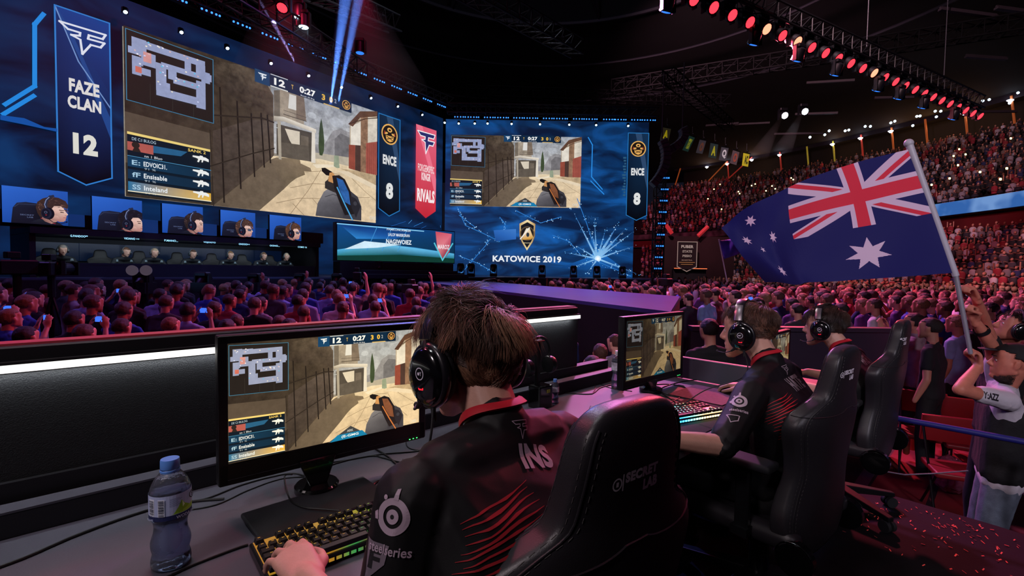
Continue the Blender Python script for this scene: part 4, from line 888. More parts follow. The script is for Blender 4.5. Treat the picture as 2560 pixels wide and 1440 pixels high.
# line arrays
def line_array(px0, py0, px1, py1, Y, bend, lab, n=11):
    r = empty('line_array_speaker', at(px0, py0, Y), label=lab, cat='speaker'); p0 = at(px0, py0, Y); p1 = at(px1, py1, Y); mid = (p0+p1)/2+Vector((bend, 0, 0))
    P_ = [p0*(1-t)**2+mid*2*t*(1-t)+p1*t*t for t in np.linspace(0, 1, n+1)]
    for a_, b_ in zip(P_, P_[1:]):
        c_ = (a_+b_)/2-p0; q = Matrix.Rotation(math.atan2(-(b_-a_).x, -(b_-a_).z), 3, 'Y'); mb = MB(); mb.box(c_, (.36, .45, (b_-a_).length*.92), q, bevel=.03); mb.build('cabinet', mat('speaker cabinet', '#3a3a44', .5), r)
    mb = MB(); mb.cyl((0, 0, 0), (0, 0, 14.5-p0.z if False else 3), .03, n=6); mb.build('hanging_cable', M_steel, r)
line_array(1655, 350, 1630, 463, 22.0, .75, 'long curved line of black speakers hanging right of the LED wall')
line_array(1706, 320, 1668, 378, 22.5, .7, 'short curved line of black speakers behind the yellow pennant', 8)

# hanging pennants
PEN = [(1657, 317, 1678, 321, 1650, 350, '#3a3524', '#d8c51e', 'A', 'yellow letter pennant hanging nearest the LED wall'), (1724, 338, 1738, 343, 1706, 375, '#23413a', '#b5bd35', 'TEX', 'dark green pennant with yellow words'),
       (1750, 348, 1766, 351, 1740, 382, '#4a444c', '#7a4a3a', 'o', 'plain grey pennant with a faint red mark'), (1777, 356, 1796, 360, 1771, 393, '#2f3c3c', '#c4c22e', 'A', 'grey pennant with a tall yellow letter'),
       (1804, 366, 1822, 369, 1797, 400, '#4c4850', '#e0dce0', 'Q', 'grey pennant with a white figure'), (1833, 374, 1849, 379, 1825, 408, '#5a4a50', '#a04a3a', 'O', 'grey pennant with a round red emblem'), (1859, 381, 1874, 384, 1855, 414, '#c9bc2c', '#2a2a18', 'AC', 'all yellow pennant at the far end of the row')]
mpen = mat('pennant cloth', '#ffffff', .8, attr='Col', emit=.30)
for (xa, ya, xq, yq, xb, yb_, c0, c1, tx, lab) in PEN:
    Y = 26.0; p0 = at(xa, ya, Y); p1 = at(xq, yq, Y+.2); p2 = at(xb, yb_, Y); ex = (p1-p0); ey = (p2-p0); cv = Canvas(0); Z = ex.cross(ey).normalized()
    r = empty('pennant', p0, label=lab, cat='pennant')
    def mk(pl, dz):
        V = [tuple(ex*x+ey*y+Z*dz*(-1)) for x, y in pl]; return V
    mb = MB(); vs = mk([(0, 0), (1, 0), (1, 1), (0, 1)], 0); me = mesh_from(vs+[tuple(Vector(v)+Z*.01) for v in vs], [(0, 1, 2, 3), (7, 6, 5, 4), (0, 4, 5, 1), (1, 5, 6, 2), (2, 6, 7, 3), (3, 7, 4, 0)], 'cloth', [(*srgb(c0), 1)]*24); link('cloth', me, r, mpen)
    V, Fc = text2d(tx, .05); me = mesh_from(mk([(.22+v[0]*.56, .85-v[1]*.65) for v in V], .03), Fc, 'print', [(*srgb(c1), 1)]*sum(len(f_) for f_ in Fc)); link('print', me, r, mpen)
    mb = MB(); mb.cyl(-ex*.1, ex*1.1, .03, n=6); mb.cyl(ex*.5, ex*.5+Vector((0, 0, .5)), .02, n=5); mb.sph(ex*.5+Vector((0, -.1, .08)), .06, 8); mb.build('hanging_bar', M_hous, r)
# board under the far gallery
b0 = at(1717, 640, 38); r = empty('sign_board', b0, label='tall framed dark sign with pale lettering on the wall under the far gallery', cat='sign')
bw_, bh_ = 48/1200*38, 70/1200*38
mb = MB(); mb.prism([(-bw_/2, -bh_*.38), (0, -bh_*.55), (bw_/2, -bh_*.38), (bw_/2, bh_/2), (-bw_/2, bh_/2)], -.06, 0, Matrix.Rotation(PI/2, 4, 'X')); mb.build('board', mat('sign board', '#1c1014', .6), r)
cv = Canvas(.002); W2, H2 = bw_, bh_; A = [(-W2/2, H2/2), (W2/2, H2/2), (W2/2, -H2*.38), (0, -H2*.55), (-W2/2, -H2*.38)]; cv.line(A, .06, '#b89890', closed=True)
cv.text('PUBER', 0, H2*.33, W2*.64, .24, '#c4a8a0', .05); cv.text('STATE', 0, H2*.16, W2*.5, .2, '#b0948c', .05); cv.text('PESIO', 0, 0, W2*.48, .2, '#b0948c', .05); cv.text('MAESTRA', 0, -H2*.15, W2*.55, .1, '#a88070', .02); cv.line([(-W2*.4, -H2*.23), (W2*.4, -H2*.23)], .04, '#c98450'); cv.line([(-W2*.3, -H2*.3), (W2*.3, -H2*.3)], .04, '#c98450')
me = cv.mesh('lettering'); me.transform(Matrix.Rotation(PI/2, 4, 'X')); me.transform(Matrix.Translation((0, -.07, 0))); link('lettering', me, r, screen_mat('sign lettering', .55))
c0 = at(1660, 700, 39.0); c1 = at(1835, 700, 39.0); mb = MB(); zt2 = at(1700, 590, 39).z; mb.box(((c0.x+c1.x)/2, 39.3, (zt2+FLOORZ)/2), (c1.x-c0.x, .4, zt2-FLOORZ)); o = mb.build('wall_far', mat('far panel wall', '#24080e', .6, noise_amt=.5, noise_scale=.3)); tag(o, kind='structure')
c2 = at(1722, 683, 38.4); mb = MB(); mb.box((c2.x, 38.4, c2.z-.2), (2.6, .4, 1.0)); mb.box((c2.x, 38.1, c2.z+.32), (2.6, .5, .06)); o = mb.build('bar_counter', M_black); tag(o, 'black counter below the framed sign at the far end', 'counter')
mb = MB(); mb.box((c2.x, 38.05, c2.z+.37), (2.6, .04, .05)); o = mb.build('light_strip', mat('counter light', '#ff8a50', emit=1.5, emit_color='#ff7040')); tag(o, 'thin orange light strip along the far black counter', 'light strip')
# tunnel mouth: lit red edges in the wall below the gallery
for (xa, ya, xb, yb_) in ((1665, 562, 1680, 584), (1745, 590, 1770, 566)):
    p0, p1 = at(xa, ya, 38.5), at(xb, yb_, 38.5); mb = MB(); mb.cyl(p0, p1, .16, n=4); o = mb.build('tunnel_edge', mat('red lit edge', '#b0303a', emit=.45, emit_color='#c02c30')); tag(o, 'red lit slanting edge of the tunnel opening under the far gallery, '+('left side' if xa < 1700 else 'right side'), 'edge light')
# ------------------------------------------------------------------ players' desk, barrier and what stands on it
DZ = .75
M_desk = mat('desk laminate', '#4a4a55', .5, noise_amt=.14, noise_scale=3, bump=.03, bump_scale=200)
M_edge = mat('desk edge', '#6e6468', .5); M_blk = mat('satin black', '#0c0c0f', .38); M_blk2 = mat('matt black', '#101014', .7, bump=.04, bump_scale=300)
M_gloss = mat('gloss black', '#08080a', .14, coat=.5)
def dobj(name, label, cat, u=0, v=0, z=0, rz=0.0, group=None): return empty(name, dk(u, v, z), DANG+rz, label, cat, group)
desk = dobj('long_desk', 'long grey desk in the foreground where the gamers sit', 'desk')
mb = MB(); mb.box((.49, 1.115, .735), (4.12, .73, .03), bevel=.003); mb.build('desk_top', M_desk, desk)
mb = MB(); mb.box((.49, .752, .733), (4.12, .006, .028)); mb.build('front_edge', M_edge, desk)
for u in (-1.4, .0, 1.2, 2.5):
    mb = MB(); mb.box((u, 1.2, .36), (.05, .5, .72)); mb.build('leg', M_blk2, desk)
desk2 = dobj('desk_section', 'lower desk section behind the second gamer, mostly hidden', 'desk')
mb = MB(); mb.box((3.1, 1.1, .645), (.98, .7, .03)); mb.build('desk_top', M_desk, desk2)
for u in (2.7, 3.5):
    mb = MB(); mb.box((u, 1.15, .315), (.05, .5, .63)); mb.build('leg', M_blk2, desk2)
dv = dobj('desk_divider', 'low grey divider panel at the end of the desk behind the second monitor', 'divider')
mb = MB(); mb.box((2.585, 1.12, .805), (.03, .80, .11), bevel=.002); mb.build('panel', mat('divider grey', '#3c3c46', .6), dv)
mb = MB(); mb.box((2.585, 1.12, .8635), (.034, .80, .006)); mb.build('top_trim', mat('trim grey', '#5a5a66', .5), dv)
rs = dobj('cable_riser', 'low grey ledge running along the back of the desk below the barrier', 'ledge')
mb = MB(); mb.box((.32, 1.503, .7775), (3.86, .05, .053)); mb.build('front_panel', mat('riser face', '#14141b', .6), rs)
mb = MB(); mb.box((.32, 1.503, .8065), (3.86, .052, .005)); mb.build('top', mat('riser top', '#45454f', .5), rs)
br = dobj('desk_barrier', 'black padded screen behind the desk with a white light strip', 'barrier')
M_pad = mat('barrier vinyl', '#0b0c0f', .55, bump=.25, bump_scale=350)
mb = MB(); mb.box((.38, 1.575, .40), (3.74, .05, .80)); mb.box((.38, 1.575, .82), (3.74, .05, .055)); mb.build('base_panel', mat('barrier base', '#121217', .5), br)
mb = MB(); mb.box((.245, 1.59, .97), (3.49, .05, .245)); mb.build('padded_face', M_pad, br)
mb = MB(); mb.box((.245, 1.600, 1.125), (3.49, .07, .06), bevel=.004); mb.build('top_board', mat('barrier top board', '#15151a', .5), br)
mb = MB(); mb.box((.245, 1.61, 1.1575), (3.49, .055, .005)); mb.build('top_trim', mat('barrier top trim', '#b0404a', .35), br)
mb = MB(); mb.box((.245, 1.558, 1.106), (3.49, .018, .017)); mb.build('light_strip', mat('strip light', '#fff6e6', emit=1.5, emit_color='#f4f4ee'), br)
mb = MB(); mb.box((.245, 1.560, 1.1185), (3.49, .024, .006)); mb.build('light_shade', M_blk2, br)

q_ = lamp('AREA', dk(.245, 1.545, 1.093), dk(.245, 1.60, .95), 3.0, (.9, .95, 1.0), 3.4, size_y=.008)
# ---- monitors
M_mon = screen_mat('monitor picture light', 1.2, 32, .5, gloss=True)
M_mon2 = screen_mat('monitor picture light dim', .42, 32, .5, gloss=True)
def monitor(u, v, rz, z0, label, W=.555, H=.36, stand=-.05, pic=None, full=True, m=None):
    r = dobj('monitor', label, 'monitor', u, v, 0, rz)
    mb = MB(); mb.box((0, .016, z0+H/2), (W, .03, H), bevel=.004, seg=2); mb.box((0, .04, z0+H*.45), (W*.6, .03, H*.5), bevel=.01); mb.build('housing', M_blk, r, smooth=True)
    bz = .021; sw = W-2*bz; sh = sw*9/16; st_ = z0+H-bz*.95
    mb = MB()
    for a in ((0, st_+bz*.45, W-.004, bz*.9), (0, z0+(st_-sh-z0)/2, W-.004, st_-sh-z0)): mb.box((a[0], -.001, a[1]), (a[2], .006, a[3]), bevel=.0015)
    for s in (-1, 1): mb.box((s*(W/2-bz/2), -.001, z0+H/2), (bz, .006, H-.004), bevel=.0015)
    mb.build('bezel', M_blk, r)
    cv = tinted(game_picture(), (1.10, 1.02, .84) if m is None else (1.1, .96, .66)); me = cv.mesh('picture'); k = sw/16; me.transform(Matrix(((k, 0, 0, -sw/2), (0, 0, -k*.4, .000), (0, k, 0, st_-sh), (0, 0, 0, 1)))); link('picture', me, r, m or M_mon)
    if full:
        mb = MB()
        for i, c in enumerate(range(3)): mb.box((W/2-.03-.012*i, -.0045, z0+.006), (.004, .002, .002))
        mb.build('status_lights', mat('status light', '#60ff80', emit=2.5, emit_color='#40ff70', sampling='NONE'), r)
        mb = MB(); mb.box((0, -.0045, z0+.013), (W*.93, .001, .0012)); mb.build('chin_line', mat('chin line', '#2c2c32', .4), r)
    mb = MB(); x = stand; s = min(.11, max(.03, z0-DZ+.05))
    mb.prism([(x-.055, .0), (x+.05, .0), (x+.032, .05), (x-.02, .05)], z0-.0, z0+.06)
    vb = [(x-.052, -.012), (x+.05, -.012), (x+.04, .045), (x-.04, .045)]; vt = [(x-.022, -.018), (x+.022, -.018), (x+.02, .02), (x-.02, .02)]
    B_ = [mb.bm.verts.new((a, b, z0+.02)) for a, b in vb]; T_ = [mb.bm.verts.new((a, b, DZB+.02)) for a, b in vt]
    for i in range(4): mb.bm.faces.new((B_[i], B_[(i+1) % 4], T_[(i+1) % 4], T_[i]))
    mb.bm.faces.new(T_[::-1]); mb.bm.faces.new(B_); mb.build('stand_neck', M_gloss, r, bevel=.004)
    mb = MB(); mb.lathe([(.054, DZB), (.056, DZB+.004), (.056, DZB+.017), (.052, DZB+.021), (.02, DZB+.022)], (x, 0, 0), 40); mb.build('stand_base', M_gloss, r, smooth=True)
    return r
DZB = .7505
m1 = monitor(.555, 1.262, -.058, .822, 'large monitor beside the water bottle, nearest the camera')
m2 = monitor(2.175, 1.22, -.03, .792, 'second black monitor, in front of the profile gamer', H=.345, W=.55, m=M_mon2, stand=-.03)
DZB = .6605
m3 = monitor(3.38, 1.03, 0.0, .672, 'third monitor, mostly hidden behind the profile gamer', H=.30, W=.5, full=False, m=M_mon2)
DZB = .7505

# ---- water bottles
M_pet = mat('clear plastic', '#dce6ff', .05, trans=.93, ior=1.2, spec=.8, bump=.5, bump_scale=55)
M_water = mat('water', '#c6d6ff', .02, trans=.72, ior=1.2)
M_cap = mat('blue cap', '#5f9af0', .4); M_lab = mat('bottle label', '#ffffff', .5, attr='Col', emit=.03)
def bottle(u, v, s, label, ribs=True, cap=None, rz=0.0, detail=True):
    r = dobj('water_bottle', label, 'bottle', u, v, DZ, rz)
    prof = [(.012, .002), (.028, .0), (.0335, .006), (.0335, .018), (.031, .03), (.0335, .042), (.0335, .055), (.0295, .07), (.028, .082), (.030, .094), (.0345, .108), (.0345, .150), (.033, .160), (.027, .175), (.017, .188), (.0135, .192), (.0135, .200)]
    P_ = [Vector((a*s, b*s, 0)) for a, b in prof]; C_ = catmull(P_, 4)
    mb = MB(); mb.lathe([(p.x, p.y) for p in C_], n=40); mb.build('bottle_body', M_pet, r, smooth=True, angle=80)
    mb = MB(); mb.lathe([(max(p.x*.93, .002), p.y+.0015) for p in C_ if p.y < .158*s], n=40); mb.build('water', M_water, r, smooth=True, angle=80)
    mb = MB(); mb.lathe([(.0155*s, .195*s), (.0165*s, .197*s), (.0162*s, .211*s), (.0155*s, .214*s), (.001, .2145*s)], n=36); mb.build('cap', cap or M_cap, r, smooth=True)
    mb = MB(); mb.lathe([(.0165*s, .1885*s), (.017*s, .19*s), (.017*s, .193*s), (.0160*s, .194*s)], n=30, cap=False); mb.build('cap_ring', cap or M_cap, r, smooth=True)
    if detail:
        # wrapped label: flat art bent round the bottle
        cv = Canvas(.00006); Lw = .175; H0, H1 = .104, .152
        cv.rect(-Lw/2, H0, Lw/2, H1, '#a9b4d8'); cv.rect(-Lw/2, H0, Lw/2, H0+.009, '#1c2450')
        cv.poly([(.012, .115), (.020, .126), (.026, .139), (.032, .130), (.042, .124), (.048, .114)], '#7fae2c'); cv.poly([(.008, .114), (.03, .119), (.056, .125), (.056, .114), (.03, .1135)], '#9cc83e'); cv.poly([(.027, .137), (.032, .128), (.028, .124)], '#dff0c0')
        for x0, x1 in ((-.033, -.022), (-.012, -.003)):
            cv.rect(x0-.001, .1135, x1+.001, .147, '#d8dcec'); y = .114
            while y < .145: h = rnd.choice((.0004, .0008, .0012)); cv.rect(x0, y, x1, y+h, '#20243a'); y += h+rnd.choice((.0005, .0009))
        for i in range(9): cv.rect(.006, .1455-.0018*i, .006+rnd.uniform(.012, .02), .1462-.0018*i, '#5a6288')
        cv.ring(.046, .142, .0055, .0075, '#1c2a20'); cv.text('3', .046, .142, .004, .007, '#1c2a20'); cv.text('WODA 0.5', .033, .1085, .035, .006, '#c6d0f0', .02); cv.text('12345', -.0275, .1085, .014, .0035, '#c6d0f0', .01)
        me = cv.mesh('label'); bm = bmesh.new(); bm.from_mesh(me)
        bmesh.ops.triangulate(bm, faces=bm.faces)
        for _ in range(5):
            es = [e for e in bm.edges if abs(e.verts[0].co.x-e.verts[1].co.x) > .006]
            if not es: break
            bmesh.ops.subdivide_edges(bm, edges=es, cuts=1)
        bmesh.ops.triangulate(bm, faces=bm.faces)
        for v_ in bm.verts:
            R_ = .0353*s+v_.co.z; th = v_.co.x/.0353; v_.co = Vector((R_*math.sin(th), -R_*math.cos(th), v_.co.y*s))
        bm.to_mesh(me); bm.free(); link('label', me, r, M_lab)
    else:
        cv = Canvas(0); mb = MB(); mb.lathe([(.0353*s, .106*s), (.0353*s, .150*s)], n=30, cap=False); mb.build('label', mat('plain label', '#b9b4c6', .5, noise_amt=.5, noise_scale=60), r, smooth=True)
    return r
bottle(.165, 1.14, 1.0, 'clear water bottle with blue cap, largest of the three', rz=-.35)
bottle(1.62, 1.395, .52, 'small water bottle beside the headset stand', detail=False)
bottle(2.075, 1.37, .9, 'tall water bottle left of the second monitor', detail=False, cap=mat('white cap', '#c8ccd8', .4))

# ---- keyboards
M_key = mat('keycap black', '#131316', .42)
def keyboard(u, v, rz, label, colfn, glow, z=DZ, s=1.0, leg=True):
    r = dobj('keyboard', label, 'keyboard', u, v, z, rz); W, D = .362*s, .136*s; p = .0190*s
    mb = MB(); mb.box((W/2, D/2, .011), (W+.012, D+.010, .020), bevel=.003); mb.build('case', mat('keyboard case', '#1b1b1f', .35, metal=.4), r)
    cv = Canvas(.00002); n = 24
    for i in range(n):
        for j in range(6):
            x0, x1 = W*i/n, W*(i+1)/n; y0, y1 = D*j/6, D*(j+1)/6; c = [tuple(q*glow for q in srgb(colfn(x/W, y/D))) for x, y in ((x0, y0), (x1, y0), (x1, y1), (x0, y1))]
            cv.poly([(x0, y0), (x1, y0), (x1, y1), (x0, y1)], c)
    me = cv.mesh('backlight'); me.transform(Matrix.Translation((0, 0, .0215))); mk = screen_mat('key light', 1.0, 5, 0); link('backlight', me, r, mk)
    cv = Canvas(0)
    for i in range(n): 
        c0, c1 = [tuple(q*glow*1.2 for q in srgb(colfn(x, 0))) for x in (i/n, (i+1)/n)]; cv.poly([(W*i/n+.002, 0), (W*(i+1)/n-.002, 0), (W*(i+1)/n-.002, .007), (W*i/n+.002, .007)], [c0, c1, c1, c0])
    me = cv.mesh('front_light'); me.transform(Matrix(((1, 0, 0, 0), (0, 0, 1, -.0062), (0, 1, 0, .008), (0, 0, 0, 1)))); link('front_light', me, r, mk)
    rows = [(5, [(0, 1)]+[(2+i, 1) for i in range(4)]+[(6.5+i, 1) for i in range(4)]+[(11+i, 1) for i in range(4)]+[(15.25+i, 1) for i in range(3)]),
            (4, [(i, 1) for i in range(13)]+[(13, 2)]+[(15.25+i, 1) for i in range(3)]), (3, [(0, 1.5)]+[(1.5+i, 1) for i in range(12)]+[(13.5, 1.5)]+[(15.25+i, 1) for i in range(3)]),
            (2, [(0, 1.75)]+[(1.75+i, 1) for i in range(11)]+[(12.75, 2.25)]), (1, [(0, 2.25)]+[(2.25+i, 1) for i in range(10)]+[(12.25, 2.75), (16.25, 1)]),
            (0, [(0, 1.25), (1.25, 1.25), (2.5, 1.25), (3.75, 6.25), (10, 1.25), (11.25, 1.25), (12.5, 1.25), (13.75, 1.25)]+[(15.25+i, 1) for i in range(3)])]
    kx = W/18.35; ky = D/6.35; cache = {}; cl = Canvas(0)
    for j, ks in rows:
        for x, wd in ks:
            key = wd
            if key not in cache:
                mb = MB(); w2 = (wd*kx-.0022)/2; d2 = (ky-.0022)/2; a, b = .0014, .0022
                lo = [mb.bm.verts.new((sx*w2, sy*d2, 0)) for sx, sy in ((-1, -1), (1, -1), (1, 1), (-1, 1))]; hi = [mb.bm.verts.new((sx*(w2-b), sy*(d2-b)+.0008, .0088)) for sx, sy in ((-1, -1), (1, -1), (1, 1), (-1, 1))]
                mb.bm.faces.new(lo[::-1]); mb.bm.faces.new(hi)
                for q in range(4): mb.bm.faces.new((lo[q], lo[(q+1) % 4], hi[(q+1) % 4], hi[q]))
                bmesh.ops.bevel(mb.bm, geom=list(mb.bm.edges), offset=.0005, segments=1, affect='EDGES')
                o = mb.build('key', M_key, r); cache[key] = o
            else:
                o = cache[key].copy(); COL.objects.link(o); o.parent = r
            cx = (x+wd/2)*kx; cy = (j+.5)*ky+(ky*.32 if j == 5 else 0); hz = .0235+(.0012 if j in (0, 5) else 0)
            o.location = (cx, cy, hz); c = tuple(min(q*glow*1.6, 6) for q in srgb(colfn(cx/W, cy/D)))
            if wd < 3: cl.rect(cx-.0024, cy+.0012, cx-.0004, cy+.0038, c); cl.rect(cx+.0004, cy+.0012, cx+.0022, cy+.0036, c)
    me = cl.mesh('legends'); me.transform(Matrix.Translation((0, 0, .0336))); link('legends', me, r, screen_mat('key legend light', .9, 5, 0, sampling='NONE'))
    return r
def lerpc(a, b, t):
    a, b = [int(a[i:i+2], 16) for i in (1, 3, 5)], [int(b[i:i+2], 16) for i in (1, 3, 5)]; return '#%02x%02x%02x' % tuple(int(LERP(x, y, t)) for x, y in zip(a, b))
def ramp(stops, t):
    for (t0, c0), (t1, c1) in zip(stops, stops[1:]):
        if t <= t1: return lerpc(c0, c1, max(0, min(1, (t-t0)/(t1-t0))))
    return stops[-1][1]
def kb1(x, y): return ramp([(0, '#ffb040'), (.25, '#e0b030'), (.40, '#f0a030'), (.5, '#40d070'), (.6, '#d05030'), (.72, '#ff2030'), (1, '#ff2040')], x*.78+(.5-y)*.30) if y < .55 else ramp([(0, '#ffb040'), (.45, '#ffc860'), (.62, '#e0d040'), (.8, '#30e080'), (1, '#20e0a0')], x)
def kb2(x, y): return ramp([(0, '#30ff60'), (.06, '#30d8ff'), (.3, '#40a0ff'), (.52, '#60c8ff'), (.66, '#60ffc0'), (.74, '#ffe080'), (.84, '#ff4060'), (1, '#ff6060')], x) if y > .25 else ramp([(0, '#80ff20'), (.15, '#30ffa0'), (.35, '#30a0ff'), (.55, '#80ffe0'), (.7, '#ffd080'), (1, '#ffe0a0')], x)
keyboard(.285, .935, -.07, 'backlit black keyboard under the hand of the nearest gamer', kb1, .42)
keyboard(1.665, .915, -.30, 'rainbow-lit keyboard before the second monitor', kb2, 5.5)
mp = dobj('desk_board', 'thin dark board lying between monitor stand and keyboard, nearest the camera', 'board'); mb = MB(); mb.box((.47, 1.162, .7565), (.31, .155, .012), bevel=.003)
mb.build('board', mat('dark stained board', '#1d1d22', .45, noise_amt=.3, noise_scale=20), mp)
mp = dobj('mouse_mat', 'large black mouse mat under the rainbow keyboard', 'mouse mat'); mb = MB(); mb.box((1.95, .90, .752), (.92, .27, .003), bevel=.001); mb.build('mat', mat('mouse mat cloth', '#0d0d11', .85), mp)
mp = dobj('patterned_mat', 'dark patterned mouse mat by the hand with the mouse', 'mouse mat'); mb = MB(); mb.box((2.3, 1.0, .7555), (.30, .26, .003)); mb.build('mat', mat('patterned mat cloth', '#2a1c22', .7, noise_amt=.9, noise_scale=70, detail=1), mp)
def mouse(u, v, z, rz, label):
    r = dobj('mouse', label, 'mouse', u, v, z, rz)
    me = melt([('h', [((-.018, -.035, .008), .008), ((.018, -.035, .008), .008), ((-.02, .03, .008), .007), ((.02, .03, .008), .007), ((0, -.01, .028), .010), ((0, -.03, .022), .010)])], .002, 4, name='shell'); link('shell', me, r, M_blk)
    mb = MB(); mb.cyl((-.003, .026, .023), (.003, .026, .023), .006, n=14); mb.build('wheel', M_gloss, r)
mouse(2.43, .95, .757, .1, 'black mouse under the hand of the profile gamer'); mouse(.87, .97, .7515, 0, 'black mouse in the right hand of the nearest gamer')
# headset stand with a spare headset, beside the small bottle
hs = dobj('headset_stand', 'black headset stand behind the nearest gamer\'s head', 'stand', 1.53, 1.40, DZ)
mb = MB(); mb.box((0, 0, .05), (.085, .07, .10), bevel=.008, seg=2); mb.build('base', M_gloss, hs); mb = MB(); mb.box((-.005, .015, .19), (.022, .02, .19), bevel=.004); mb.build('post', M_blk, hs)
mb = MB(); mb.box((0, .015, .288), (.05, .03, .008), bevel=.003); mb.build('cradle', M_blk, hs); mb = MB(); mb.box((.012, -.0365, .075), (.018, .003, .014)); mb.build('sticker', mat('yellow sticker', '#8a8a30', .5), hs)
hh = dobj('headset', 'spare black headset hanging on the stand on the desk', 'headset', 1.53, 1.415, DZ+.292)
mb = MB(); mb.tube([(.072*math.cos(a), 0, -.055+.068*math.sin(a)) for a in np.linspace(-.25, PI+.25, 22)], .006, 8); mb.build('headband', M_blk, hh, smooth=True)
for s in (-1, 1):
    mb = MB(); mb.lathe([(.02, -.014), (.036, -.012), (.040, 0), (.036, .016), (.02, .02)], (s*.07, 0, -.115), 22, (Matrix.Rotation(s*PI/2, 3, 'Y'))); mb.build('ear_cup', M_blk, hh, smooth=True)
# small things
pc = dobj('phone', 'pale flat phone lying on the desk beyond the nearest chair', 'phone', 1.69, 1.17, DZ, .55); mb = MB(); mb.box((0, 0, .006), (.075, .14, .010), bevel=.003, seg=2); mb.build('body', mat('phone shell', '#5c6068', .25, metal=.5), pc); mb = MB(); mb.box((0, 0, .0112), (.068, .128, .0006)); mb.build('screen', mat('phone glass', '#9aa0ac', .12), pc)
ad = dobj('audio_puck', 'round dark audio control with white words beneath the near headset', 'audio control', .93, 1.27, DZ); mb = MB(); mb.lathe([(.026, 0), (.03, .003), (.03, .01), (.024, .013)], n=30); mb.build('body', M_blk, ad, smooth=True)
cv = Canvas(0); cv.text('ULTIMATE', 0, 0, .042, .008, '#d0d0d8', .03); me = cv.mesh('lettering'); me.transform(Matrix.Translation((0, 0, .0136))); link('lettering', me, ad, mat('white lettering', '#d4d4dc', .5, emit=.15, emit_color='#d4d4dc'))
cd_ = dobj('flat_card', 'small dark printed card lying on the ledge behind the headset stand', 'card', 1.30, 1.50, .8091, 0); mb = MB(); mb.box((0, 0, .0009), (.10, .035, .0018)); mb.build('card', mat('card print', '#3a2a30', .5, noise_amt=.8, noise_scale=60), cd_)
# cables on the desk: points given where they lie on the top
def cable(pts, r, label, zs=None, name='cable', m=None, group=None):
    P_ = [atz(x, y, DZ+r+(zs[i] if zs else 0)) for i, (x, y) in enumerate(pts)]
    mb = MB(); mb.tube(catmull(P_, 8), r, 7); return tag(mb.build(name, m or mat('cable rubber', '#0b0b0d', .5), smooth=True), label, 'cable', group)
cable([(-60, 1438), (60, 1395), (200, 1335), (365, 1277), (480, 1254), (560, 1247)], .0032, 'thick black cable running behind the large water bottle to the left')
cable([(440, 1262), (520, 1245), (600, 1214), (680, 1192), (740, 1184), (800, 1205)], .0022, 'black cable passing beneath the large monitor, upper of two')
cable([(450, 1278), (540, 1262), (620, 1226), (700, 1198), (760, 1192)], .0018, 'thin black cable passing beneath the large monitor, lower of two')
cable([(400, 1452), (470, 1418), (540, 1390), (600, 1368), (620, 1362)], .0028, 'braided cable from the near keyboard towards the large bottle')
cable([(730, 1186), (712, 1190), (716, 1222), (728, 1252), (760, 1268), (800, 1272), (850, 1276)], .0022, 'cable looping past the round monitor base to the board', zs=(.03, .02, .012, .012, .014, .014, .014))
cable([(815, 1158), (870, 1150), (930, 1140), (960, 1145), (1000, 1155), (1008, 1148)], .0022, 'cable end lying right of the large monitor stand')
cable([(935, 1120), (968, 1140), (995, 1165), (1000, 1180), (965, 1196), (935, 1210), (935, 1232), (960, 1246), (975, 1250)], .0030, 'thick cable curling from the monitor to the near keyboard')
cable([(820, 1165), (880, 1148), (960, 1135), (1040, 1128), (1130, 1110), (1160, 1100)], .0022, 'cable crossing the desk in front of the audio control')
cable([(1015, 1100), (1020, 1118), (1050, 1125), (1100, 1112), (1140, 1096), (1150, 1080)], .0018, 'thin cable looped around the audio control')
for k, pts in enumerate([[(1410, 982), (1440, 984), (1480, 984), (1500, 970), (1530, 962), (1570, 958)], [(1476, 935), (1480, 950), (1500, 960), (1520, 968), (1540, 972), (1580, 978)], [(1480, 985), (1488, 970), (1484, 950), (1478, 934)],
        [(1620, 985), (1640, 975), (1680, 990), (1740, 985), (1800, 980), (1850, 978)], [(1610, 965), (1660, 960), (1700, 965), (1760, 985), (1820, 995)], [(1625, 1005), (1650, 990), (1690, 1000), (1740, 1010), (1790, 1000)], [(1612, 1012), (1660, 1022), (1690, 1008), (1650, 975), (1700, 955), (1760, 948)], [(1650, 985), (1640, 1000), (1665, 1010), (1720, 985), (1770, 970)]]):
    cable(pts, .0020 if k % 2 else .0026, 'thin black cable tangled on the desk around the second monitor' if k > 2 else 'black cable lying on the desk left of the second monitor', group='cables around the second monitor' if k > 2 else 'cables left of the second monitor')

